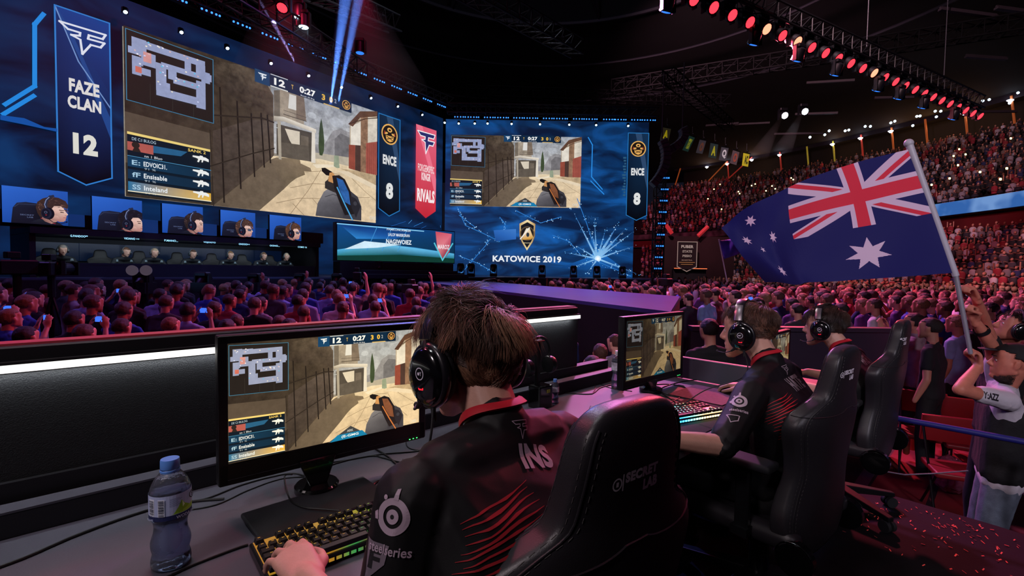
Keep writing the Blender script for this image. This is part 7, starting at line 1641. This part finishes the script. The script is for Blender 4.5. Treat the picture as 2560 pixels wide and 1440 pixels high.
for p, px in ind:
    kind = rr_.choices((0, 1, 2, 3), (.70, .09, .04, .17))[0]; sn, sh = rr_.choice(SHIRT); hn, hr = rr_.choice(HRC); left = px < 1280+1200*(CATN.x+CATD.x*6)/(CATN.y+CATD.y*6) if p.y < 12 else p.x < -1
    d = p.length; zone = 'left of the catwalk' if cross2(CATN, CATD, p) < 0 else 'right of the catwalk'
    dn = 'near the desk barrier' if d < 7 and zone[0] == 'l' else ('near the stage' if zone[0] == 'l' else ('close by' if d < 9 else 'far back'))
    act = ('', ', phone up', ', one arm raised', ', hands together')[kind]
    lab = '%s-haired spectator, %s top%s, %s, %s' % (hn, sn, act, zone, dn)
    o = place(p, kind, sh, rr_.choice(SKN), hr, lab, lab.replace(', ', ' '), hscale(p))
    if kind == 1 and phn < 22:
        ph = ph0 if phn == 0 else clone(ph0); phn += 1; Mo = Matrix.Translation(o.location) @ Matrix.Rotation(o.rotation_euler.z, 4, 'Z') @ Matrix.Scale(o.scale.x, 4); ph.matrix_world = Mo @ Matrix.Translation((0, .345, 1.62))
for p, kind, sn, sh, lab in fixed: place(p, kind, sh, SKN[phn % 3], HRC[0][1], 'spectator '+lab, None, 1.0)
for v in VAR:
    for c in list(v.children): bpy.data.objects.remove(c)
    bpy.data.objects.remove(v)
# everyone else: rest of the floor and both tiers, one mass
bmh = bmesh.new(); bmesh.ops.create_icosphere(bmh, subdivisions=1, radius=1); HV = np.array([v.co[:] for v in bmh.verts]); HF = np.array([[v.index for v in f_.verts] for f_ in bmh.faces]); bmh.free()
TVr = []; n8 = 7
for zz, rx, ry in ((0, .16, .12), (.28, .19, .13), (.46, .21, .12), (.55, .15, .10), (.60, .055, .055)): TVr += [(rx*math.cos(2*PI*k/n8), ry*math.sin(2*PI*k/n8), zz) for k in range(n8)]
TV = np.array(TVr); TF = [(r*n8+k, r*n8+(k+1) % n8, (r+1)*n8+(k+1) % n8, (r+1)*n8+k) for r in range(4) for k in range(n8)]
TF = np.array([(a, b, c) for a, b, c, d in TF]+[(a, c, d) for a, b, c, d in TF])
HE = np.array([.078, .095, .115]); HFc = HV*HE; isface = (HV[:, 1] > .25) & (HV[:, 2] < .45); 
AV = np.concatenate([np.array([(.036*math.cos(2*PI*k/4), .036*math.sin(2*PI*k/4), z) for k in range(4)]) for z in (0, .40)]); AF = np.array([(k, (k+1) % 4, 4+(k+1) % 4) for k in range(4)]+[(k, 4+(k+1) % 4, 4+k) for k in range(4)])
VV = []; FF = []; CC = []; nb_ = 0; R2 = np.random.RandomState(5)
SHc = np.array([srgb(c) for c in ('#17161c', '#1e1c22', '#24222c', '#c4bcc6', '#8e8890', '#8c2632', '#27305c', '#403b44', '#6b5a52', '#14141a', '#b0a8b4', '#a03040')]); SKc = np.array([srgb(c) for c in SKN]); HRs = np.array([srgb(c) for _, c in HRC])
def add_small(x, y, z, face, s=1.0, h=.60, arm=False):
    global nb_
    c, sn = math.cos(face), math.sin(face); Rz = np.array([[c, -sn, 0], [sn, c, 0], [0, 0, 1]])
    t = TV*[1, 1, h/.6]*s; hd = (HFc+[0, .02, h+.115])*s; v = np.concatenate([t, hd]) @ Rz.T+[x, y, z]
    shc = SHc[R2.randint(len(SHc))]*R2.uniform(.6, 1.2); sk = SKc[R2.randint(len(SKc))]; hr = HRs[R2.randint(len(HRs))]
    col = np.concatenate([np.repeat(shc[None], len(TV), 0), np.where(isface[:, None], sk[None], hr[None])]); col[len(TV)-n8:len(TV)] = sk
    VV.append(v); CC.append(col); FF.append(TF+nb_); FF.append(HF+len(TV)+nb_); nb_ += len(v)
    if h < .7:
        for sx in (-1, 1):
            a = np.array([(sx*(.20-.14*t)+dx, .10+.20*t, .22+.06*t+dz) for t in (0, 1) for dx, dz in ((-.03, 0), (0, .035), (.03, 0), (0, -.035))])*s @ Rz.T+[x, y, z]; VV.append(a); CC.append(np.concatenate([np.repeat(shc[None], 4, 0), np.repeat(sk[None], 4, 0)])); FF.append(AF+nb_); nb_ += 8
    if arm:
        for sx in (-1, 1):
            a = (AV+[sx*.2, .05, h-.1]) @ Rz.T*1+[x, y, z]; VV.append(a); CC.append(np.repeat(sk[None], 8, 0)); FF.append(AF+nb_); nb_ += 8
for p, px in rest:
    f_ = STG-p; top = .62+.36*min(1, max(0, (p.length-4.8)/4.4))+R2.uniform(-.08, .08); add_small(p.x, p.y, top-1.05, math.atan2(-f_.x, f_.y), 1.0, .82, R2.rand() < .06)
def fill(n, dep, rise, off, z0, step, skip):
    for r_ in range(n):
        s = off+(r_+.45)*dep; prev = None; acc = 0.0
        for i in range(len(TPc)-1):
            a = TPc[i]+TN[i]*s; b = TPc[i+1]+TN[i+1]*s; L_ = (b-a).length; t = acc
            while t < L_:
                q = a.lerp(b, t/L_); t += step*R2.uniform(.92, 1.08)
                if R2.rand() < skip: continue
                px = 1280+1200*q.x/q.y
                if px < 1600 or px > 2640: continue
                f_ = V3((-2, 20, 0))-q; st_ = R2.rand() < .06; add_small(q.x, q.y, z0+r_*rise+(.30 if not st_ else .55)+R2.uniform(-.03, .03), math.atan2(-f_.x, f_.y)+R2.uniform(-.4, .4), R2.uniform(.92, 1.05), .62, R2.rand() < .05)
            acc = t-L_
fill(LOWN, LOWD, LOWR, 0, LOWZ, .56, .07); fill(UPN, UPD, UPR, UP0, UPZ, .60, .10)
VV = np.concatenate(VV); FF = np.concatenate(FF).astype(np.int32); CC = np.concatenate(CC)
me = bpy.data.meshes.new('spectators'); me.vertices.add(len(VV)); me.vertices.foreach_set('co', VV.ravel()); me.loops.add(len(FF)*3); me.loops.foreach_set('vertex_index', FF.ravel()); me.polygons.add(len(FF)); me.polygons.foreach_set('loop_start', np.arange(0, len(FF)*3, 3, dtype=np.int32)); me.update()
a = me.color_attributes.new('Col', 'FLOAT_COLOR', 'POINT'); a.data.foreach_set('color', np.concatenate([CC, np.ones((len(CC), 1))], 1).astype(np.float32).ravel()); me.polygons.foreach_set('use_smooth', [True]*len(me.polygons))
o = link('spectator_crowd', me, None, mat('crowd colours', '#ffffff', .8, attr='Col')); tag(o, 'dense crowd of spectators filling the far floor and both tiers of the stand', 'crowd', kind='stuff')
# phone torches up in the stand
tp0 = None; M_torch = mat('phone torch', '#ffe9a0', emit=5, emit_color='#ffe08a', sampling='NONE')
for i, (px, py) in enumerate(((1785, 473), (1800, 461), (1846, 479), (1849, 484), (1879, 464), (1888, 460), (1930, 465), (1938, 472), (1915, 477), (1770, 497), (1804, 523), (1978, 445), (1983, 449), (1929, 404), (2398, 373), (2414, 386), (2384, 390), (2395, 413), (2374, 446), (2329, 462), (2517, 421), (2527, 346), (2501, 448), (2450, 430), (2260, 400))):
    # stand distance along this sight line
    r_ = ray(px, py); best = None
    for k in range(200):
        t = 20+k*.4; q = CAM+r_*t
        j = min(range(NT), key=lambda j_: (TPc[j_].xy-q.xy).length); s = (q-TPc[j]).dot(TN[j])
        if s > UP0 and q.z < UPZ+(s-UP0)/UPD*UPR+.85: best = q; break
    if best is None: continue
    if tp0 is None: mb = MB(); mb.box((0, 0, 0), (.16, .03, .16), bevel=.03); tp0 = mb.build('phone_torch', M_torch); o = tp0; tag(o, 'warm white phone torch shining in the upper tier of the crowd', 'phone light', 'phone torches in the upper tier')
    else: o = clone(tp0)
    o.location = best-r_*.5
# roof edge over the stand: fascia, struts and lamps
def backpt(px, dz, off):
    best = min(range(NT), key=lambda j: abs(1280+1200*(TPc[j]+TN[j]*off).x/(TPc[j]+TN[j]*off).y-px)); q = TPc[best]+TN[best]*off; return V3((q.x, q.y, dz))
o = band('roof_edge', TOPS-.6, TOPZ+2.7, TOPZ+3.6, mat('roof edge', '#231d26', .7)); tag(o, 'dark roof edge running above the top of the stand', 'roof edge')
M_or = mat('orange lit strut', '#b06a3a', .7, emit=.12, emit_color='#ff7a30'); M_ye = mat('yellow lit strut', '#b0a83a', .7, emit=.14, emit_color='#e0d040'); M_rd = mat('red lit strut', '#b0483a', .7, emit=.12, emit_color='#ff4030'); M_wl = mat('white stand lamp', '#ffffff', emit=14, emit_color='#dfe8ff', sampling='NONE')  # struts are no lamps: weak emission stands in for light on them
for i, px in enumerate((1680, 1775, 1840, 1915, 2000, 2080, 2145, 2220, 2305, 2390, 2490)):
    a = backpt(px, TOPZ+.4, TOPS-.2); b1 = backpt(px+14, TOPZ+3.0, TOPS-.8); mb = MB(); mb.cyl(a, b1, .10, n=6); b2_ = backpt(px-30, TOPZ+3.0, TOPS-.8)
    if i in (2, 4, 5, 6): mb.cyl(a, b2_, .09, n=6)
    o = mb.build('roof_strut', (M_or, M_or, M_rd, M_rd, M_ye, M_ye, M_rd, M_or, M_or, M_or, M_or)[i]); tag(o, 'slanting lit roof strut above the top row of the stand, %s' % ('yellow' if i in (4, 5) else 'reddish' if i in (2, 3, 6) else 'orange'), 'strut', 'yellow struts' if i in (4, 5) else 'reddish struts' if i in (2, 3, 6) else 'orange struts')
tl = None
for px in (1832, 1900, 1968, 2050, 2118, 2192, 2353, 2442, 2538, 1755):
    if tl is None: mb = MB(); mb.box((0, 0, .10), (.4, .3, .10)); mb.sph((0, 0, 0), .15, 10, (1, 1, .7)); tl = mb.build('stand_lamp', M_wl); o = tl; tag(o, 'round white lamp under the roof edge above the stand', 'ceiling light', 'white lamps above the stand')
    else: o = clone(tl)
    o.location = backpt(px, TOPZ+2.45, TOPS-.9)
for px0, px1 in ((1700, 1790), (1850, 1960), (2010, 2110), (2180, 2260), (2290, 2380), (2400, 2480)):
    l = lamp('POINT', backpt((px0+px1)/2, TOPZ+2.0, TOPS-.4), (0, 0, 0), 110, (1.0, .45, .18), .4)
# ------------------------------------------------------------------ seven players in the booth
Mb = Matrix.Translation((0, 0, 0)); hc = V3((0, .66, 1.18))
J = dict(head=headM(hc, 14, 0), neck=V3((0, .58, 1.04)), shL=V3((-.18, .54, .98)), shR=V3((.18, .54, .98)), chest=V3((0, .50, .86)), waist=V3((0, .44, .70)), hip=V3((0, .38, .58)), elL=V3((-.30, .60, .78)), wrL=V3((-.24, .84, .80)), handL=V3((.1, 1, -.1)), elR=V3((.30, .60, .78)), wrR=V3((.24, .84, .80)), handR=V3((-.1, 1, -.1)), knL=V3((-.15, .82, .50)), knR=V3((.15, .82, .50)), anL=V3((-.14, .80, .09)), anR=V3((.14, .84, .09)))
bp, bs, bsm = human('person', None, Mb, J, SK_OBJ, mat('booth jersey', '#151d24', .7), M_trou, .009, hands=(None, None), sleeve=.8, cloth_noise=.006)
for c in [x for x in bp.children if x.name.startswith('shoe')]: bpy.data.objects.remove(c)
cap = link('hair', scalp_cap(J['head'], front=.44, nape=-.4, k=1.06), bp, M_hobj, True)
cv = Canvas(.0002)
for s in (-1, 1): cv.poly([(s*.17-.03, .0), (s*.17+.03, .0), (s*.17+.02, .05), (s*.17-.02, .05)], '#8fa8b0')
cv.text('faze', 0, -.06, .10, .03, '#8fa8b0', .04); me = wrap(cv, bvh_of(bsm), V3((0, .9, .94)), V3((-1, 0, 0)), V3((0, 0, 1)), V3((0, -1, 0)), .002, .02); link('jersey_print', me, bp, mat('booth print', '#8fa8b0', .6))
mb = MB(); mb.tube([V3((.088*math.cos(a), .66, 1.19+.118*math.sin(a))) for a in np.linspace(.1, PI-.1, 16)], .012, 6)
for s in (-1, 1): mb.cyl((s*.078, .655, 1.17), (s*.105, .655, 1.17), .045, n=16)
hsx = mb.build('headset', mat('booth headset', '#3a4248', .4), smooth=True)
CH = [o for o in COL.objects if o.name == 'racing_chair'][0]
HC7 = ['#8a8078', '#5a3a28', '#a08870', '#4a3024', '#7a5a40', '#6a4a34', '#b09a80']; names = ('first from the left', 'second from the left', 'third from the left', 'fourth from the left', 'fifth from the left', 'sixth from the left', 'seventh, at the right end')
angB = math.atan2(-WLN.x, WLN.y)
for i, px in enumerate(px_p):
    x, z = BP(px, 640); p = FB @ V3((x, .43, -1.10)); o = bp if i == 0 else clone(bp); yw = (0, .35, 0, 0, .1, .25, 0)[i]
    o.location = p; o.rotation_euler = (0, 0, angB+yw); o.color = (*srgb('#c9a08c'), 1)
    for c in o.children:
        if c.name.startswith('hair'): c.color = (*srgb(HC7[i]), 1)
    tag(o, 'player in dark jersey seated in the stage booth, '+names[i], 'person', 'players in the stage booth')
    h = hsx if i == 0 else clone(hsx); h.location = p; h.rotation_euler = (0, 0, angB+yw); tag(h, 'grey headset worn by the booth player, '+names[i], 'headset', 'headsets in the stage booth')
    c_ = clone(CH); c_.location = FB @ V3((x-.08, .52, -1.28)); c_.rotation_euler = (0, 0, angB-.15); tag(c_, 'dark racing chair behind the booth player, '+names[i], 'chair', 'racing chairs in the stage booth')
lamp('AREA', FB @ V3(((bx0+bx1)/2, zt_-.05, -.05)), FB @ V3(((bx0+bx1)/2, 1.3, -.7)), 22, (.75, .88, 1.0), BL*.9, size_y=.15)

# ------------------------------------------------------------------ lamps, beams and gear on the stage
M_hz = {}
def haze_mat(dens, key='a'):
    if key in M_hz: return M_hz[key]
    m = bpy.data.materials.new('stage haze'); m.use_nodes = True; nt = m.node_tree; nt.nodes.remove(nt.nodes['Principled BSDF']); v = nt.nodes.new('ShaderNodeVolumeScatter'); v.inputs['Density'].default_value = dens; v.inputs['Anisotropy'].default_value = .2
    nt.links.new(v.outputs[0], [n for n in nt.nodes if n.type == 'OUTPUT_MATERIAL'][0].inputs['Volume']); M_hz[key] = m; return m
def beam(p0, p1, ang, power, color, lab, dens=.05, r0=.05, blend=.25):
    p0, p1 = V3(p0), V3(p1); d = p1-p0; L_ = d.length; r1 = r0+L_*math.tan(math.radians(ang/2))
    mb = MB(); mb.cyl(p0+d*.004, p1, r0, r1, 20); o = mb.build('light_beam', haze_mat(dens), smooth=True); tag(o, lab, 'light beam', kind='stuff')
    l = lamp('SPOT', p0, p1, power*40, color, .02, ang*.95, blend); return o
# floor lamps: lens pixel, distance, tilt towards
heads = [(357, 706, 8.6, 1), (507, 706, 9.6, 1), (636, 706, 11.0, 1), (750, 703, 12.4, 0), (842, 702, 13.4, 0)]
fh = None
for px, py, Y, b_ in heads:
    p = at(px, py, Y); o = head('moving_head_lamp', mat('bright blue lens', '#9fd0ff', emit=16, emit_color='#78b4ff', sampling='NONE'), 'blue moving head lamp below the stage edge, %s' % {357: 'leftmost', 507: 'second from the left', 636: 'third from the left', 750: 'fourth from the left', 842: 'fifth from the left'}[px], tilt=2.4, s=.9); o.location = p
    mb = MB(); mb.box((0, 0, -.1), (.3, .3, .2)); mb.box((0, 0, -.9), (.08, .08, 1.5)); mb.build('base', M_hous, o)
for px, py, Y, lab in ((948, 664, 15.6, 'moving head lamp on the stage throwing a beam up left, before the low screen'), (1075, 663, 17.2, 'moving head lamp on the stage before the red shield'), (1152, 662, 19, 'moving head lamp on the stage left of the city name'), (1178, 664, 18.6, 'moving head lamp on the stage left of the city name, right of its pair'),
        (1234, 676, 20, 'small lamp on the stage below the KATOWICE lettering, left one'), (1355, 676, 20, 'small lamp on the stage below the KATOWICE lettering, middle one'), (1434, 671, 21, 'small bright lamp on the stage right of the lettering'), (1492, 679, 20.5, 'small lamp on the stage below the light burst'), (1556, 679, 20.8, 'small lamp on the stage at the right wall edge')):
    p = at(px, py, Y); o = head('moving_head_lamp', M_wh, lab, tilt=2.5, s=.85); o.location = (p.x, p.y, STZ+.34); mb = MB(); mb.box((0, 0, -.26), (.3, .28, .14), bevel=.02); mb.box((-.13, 0, -.1), (.03, .1, .25)); mb.box((.13, 0, -.1), (.03, .1, .25)); mb.build('base', M_hous, o)
BL_ = (.10, .26, 1.0)
beam(at(948, 664, 15.6), at(820, 380, 15.0), 4.5, 5000, BL_, 'pale blue beam rising left from the lamp before the low screen', .05)
beam(at(1075, 663, 17.2), at(985, 400, 16.6), 4, 3000, BL_, 'thin blue beam rising from the lamp before the red shield', .04)
beam(at(1178, 664, 18.6), at(1245, 575, 18.6), 6, 900, BL_, 'short blue beam rising right, left of the gold shield', .05)
beam(at(826, 262, 13.2), at(872, -60, 12.0), 7.0, 1500, BL_, 'blue beam shooting up over the left wall, left of the crossing pair', .06)
beam(at(845, 262, 13.2), at(909, -70, 12.6), 6.0, 1500, BL_, 'blue beam shooting up over the left wall, right of the crossing pair', .05)
beam(at(748, 175, 12.5), at(620, -60, 11.5), 5.0, 500, (.5, .4, 1), 'faint violet beam slanting up over the left wall', .04)
beam(at(357, 706, 8.6), at(385, 560, 8.9), 9, 260, BL_, 'short blue beam from the leftmost lamp at the stage edge', .06)
beam(at(507, 706, 9.6), at(530, 560, 9.9), 9, 260, BL_, 'short blue beam from the second lamp at the stage edge', .06)
beam(at(636, 706, 11.0), at(655, 600, 11.2), 9, 220, BL_, 'short blue beam from the third lamp at the stage edge', .06)
beam(at(760, 60, 13), at(765, 125, 13), 22, 45, (.8, .95, 1), 'soft pale cone of light under the white downlight', .08)
beam(at(1957, 287, 30), at(1900, 385, 29), 16, 2400, (.5, .75, 1), 'pale cone of light under the left follow spot', .04, blend=1.0)
beam(at(2007, 277, 30), at(1960, 370, 29), 16, 1800, (.5, .75, 1), 'pale cone of light under the right follow spot', .04, blend=1.0)
beam(at(690, -80, 12), at(740, 260, 14.5), 60, 12, (1, .03, .10), 'dim red glow in the air under the lone red lamp', .04, blend=1.0)
beam(at(900, -60, 14), at(930, 220, 17), 55, 10, (1, .03, .14), 'dim red glow in the air beside the roof truss', .04, blend=1.0)
# round white lamps and broadcast cameras in silhouette
for px, lab in ((330, 'round white lamp on a stand before the booth, left of the pair'), (365, 'round white lamp on a stand before the booth, right of the pair')):
    p = at(px, 676, 8.4); r = empty('round_lamp', p, label=lab, cat='lamp', rz=.4); mb = MB(); mb.cyl((0, .03, 0), (0, .0, 0), .085, .09, 28); mb.build('disc', mat('lamp disc', '#8a8a92', .5, emit=.12, emit_color='#a0a0b0'), r); mb = MB(); mb.cyl((0, .05, 0), (0, .05, -1.6), .015, n=8); mb.build('stand', M_hous, r)
def tvcam(px, py, Y, lab, rz=0, s=1.0):
    p = at(px, py, Y); r = empty('broadcast_camera', p, rz, lab, 'camera'); r.scale = (s, s, s); mb = MB(); mb.box((0, 0, 0), (.20, .45, .22), bevel=.02); mb.box((0, -.05, .18), (.12, .16, .10), bevel=.01); mb.build('body', M_hous, r)
    mb = MB(); mb.cyl((0, .22, 0), (0, .48, 0), .08, .10, 18); mb.box((0, .5, 0), (.26, .05, .22)); mb.build('lens', M_hous, r, smooth=False); mb = MB(); mb.cyl((0, 0, -.1), (0, 0, -.45), .05, n=10)
    for k in range(3): a = 2*PI*k/3; mb.cyl((0, 0, -.4), (.4*math.cos(a), .4*math.sin(a), (FLOORZ-p.z)/s+.02), .022, n=6)
    mb.build('tripod', M_hous, r)
tvcam(128, 672, 7.6, 'broadcast camera in silhouette before the stage, by the booth\'s left end', .3); tvcam(42, 668, 7.2, 'broadcast camera in silhouette at the far left edge', -.4); tvcam(893, 690, 12.2, 'broadcast camera in silhouette in front of the low screen', .2, .9); tvcam(1025, 722, 9.2, 'broadcast camera in silhouette beside the catwalk', .8, .8); tvcam(1663, 705, 12.5, 'broadcast camera in silhouette beyond the catwalk', .3, .9)

p0 = at(1806, 648, 11.0); r = empty('small_flag', p0, label='small purple flag waved in the crowd below the tip of the large flag', cat='flag')
V = []; Fc = []
for i in range(13):
    for j in range(9):
        u_, v_ = i/12, j/8; px = LERP(LERP(1798, 1868, u_), LERP(1810, 1872, u_), v_); py = LERP(LERP(602, 592, u_), LERP(648, 625, u_), v_); V.append(tuple(at(px, py, 11.0+.08*math.sin(u_*6+v_*3)+.25*u_)-p0))
for i in range(12):
    for j in range(8): Fc.append((i*9+j, i*9+9+j, i*9+10+j, i*9+1+j))
o = link('cloth', mesh_from(V, Fc, 'cloth'), r, mat('purple flag cloth', '#3a2a9c', .7, noise_amt=.8, noise_scale=3, detail=2), True); md = o.modifiers.new('s', 'SOLIDIFY'); md.thickness = .01
mb = MB(); mb.cyl(at(1797, 598, 11)-p0, at(1818, 705, 11)-p0, .014, n=8); mb.build('pole', mat('white pole', '#b8b4c0', .4), r, smooth=True)
# ------------------------------------------------------------------ right side: rail, strap, carpet, seats, bag, confetti
rail = empty('guard_rail', label='blue padded guard rail at the open end of the platform', cat='railing')
a, b_ = dk(3.72, 1.25, .475), dk(3.72, -.35, .475); mb = MB(); mb.tube([a, b_], .017, 14); mb.build('blue_rail', mat('blue rail foam', '#1a1e6c', .5), rail, smooth=True)
for v_ in (1.2, -.3):
    mb = MB(); q = dk(3.72, v_, 0); mb.cyl(q, q+V3((0, 0, .475)), .015, n=12); mb.cyl(q, q+V3((0, 0, .01)), .05, n=16); mb.build('post', M_blk, rail, smooth=True)
P_ = [atz(2190, 1175, .10), atz(2262, 1187, .08), atz(2330, 1184, .10), atz(2420, 1177, .12)]; mb = MB(); mb.tube(P_, .004, 6); tag(mb.build('strap', mat('grey strap', '#5a5a68', .5), smooth=True), 'thin pale strap stretched below the blue rail', 'strap')
fz = FLOORZ+.006
def cp(pts, name, m, lab): 
    mb = MB(); mb.prism([(atz(x, y, fz).x, atz(x, y, fz).y) for x, y in pts], FLOORZ, fz); return tag(mb.build(name, m), lab, 'carpet')
M_carp = mat('red carpet', '#7a1a20', .9, noise_amt=.25, noise_scale=3); M_carp2 = mat('brown carpet', '#2a1a1e', .9)
cp([(2150, 1255), (2260, 1090), (2370, 1100), (2290, 1330)], 'aisle_carpet', M_carp, 'red carpet strip on the hall floor beyond the platform'); cp([(2310, 1330), (2385, 1105), (2480, 1110), (2500, 1340)], 'aisle_carpet', M_carp, 'second red carpet strip by the flag holder\'s legs')
cp([(2120, 1230), (2230, 1070), (2255, 1080), (2145, 1250)], 'floor_tape', mat('pale tape', '#5a4450', .8), 'pale strip of floor tape along the red carpet')
def seat(px, py, Y, rz, lab, m=None):
    p = at(px, py, Y); p.z = -.42; r = empty('folding_chair', (p.x, p.y, FLOORZ), rz, lab, 'chair', 'red folding chairs beside the aisle'); mred = m or mat('red seat pad', '#8c1a20', .45)
    mb = MB(); mb.box((0, 0, .43), (.42, .42, .05), bevel=.018, seg=3); mb.build('seat', mred, r, smooth=True); mb = MB(); mb.box((0, -.24, .74), (.42, .035, .26), Matrix.Rotation(-.18, 3, 'X'), bevel=.012, seg=2); mb.build('backrest', mred, r, smooth=True)
    for s in (-1, 1):
        mb = MB(); mb.tube([V3((s*.20, .22, 0)), V3((s*.20, .0, .42)), V3((s*.20, -.27, .86))], .011, 8); mb.build('leg', M_blk, r, smooth=True); mb = MB(); mb.tube([V3((s*.18, -.24, 0)), V3((s*.18, .12, .40))], .011, 8); mb.build('leg', M_blk, r, smooth=True)
    return r
for i, (px, py, Y) in enumerate(((2330, 1010, 6.0), (2310, 1035, 5.3), (2420, 1090, 5.0), (2395, 1135, 4.3), (2375, 980, 6.8))): seat(px, py, Y, 2.4+.1*i, ('red folding chair above the blue rail, %s' % ('upper', 'middle one with the widest pad', 'right one behind the bag', 'nearest the rail', 'farthest')[i]))
bag = melt([('e', atz(2385, 1235, FLOORZ)*1+V3((0, 0, .16)), (.20, .16, .15)), ('e', atz(2370, 1220, FLOORZ)+V3((0, 0, .25)), (.12, .11, .10))], .02, 1, name='bag'); disturb(bag, .03, 7); disturb(bag, .012, 25); o = link('plastic_bag', bag, None, mat('clear bag plastic', '#b0607a', .12, trans=.5, spec=.8), False); tag(o, 'crumpled shiny plastic bag under the red chairs', 'bag')
VV_ = []; FF_ = []; r5 = random.Random(9)
for k in range(330):
    if k < 240: u_ = r5.uniform(2.9, 3.62); v_ = r5.uniform(-.9, .75); 
    else: c_ = r5.choice(((3.1, -.35), (2.75, -.25), (3.35, .5), (3.5, .15))); u_ = r5.gauss(c_[0], .07); v_ = r5.gauss(c_[1], .06)
    q = dk(min(u_, 3.62), v_, .0015); a_ = r5.uniform(0, PI); s = r5.uniform(.0045, .009); e1 = V3((math.cos(a_), math.sin(a_), r5.uniform(0, .5)))*s; e2 = V3((-math.sin(a_), math.cos(a_), r5.uniform(0, .3)))*s*.7; b0_ = len(VV_)
    q.z += .003; VV_ += [tuple(q-e1-e2*.5), tuple(q+e1-e2*.5), tuple(q+e1+e2*.5), tuple(q-e1+e2*.5)]; FF_.append((b0_, b0_+1, b0_+2, b0_+3))
o = link('confetti', mesh_from(VV_, FF_, 'confetti'), None, mat('foil confetti', '#ff5a4c', .35, metal=.0, spec=1.0)); tag(o, 'scattered bits of shiny red confetti on the platform floor', 'confetti', kind='stuff')
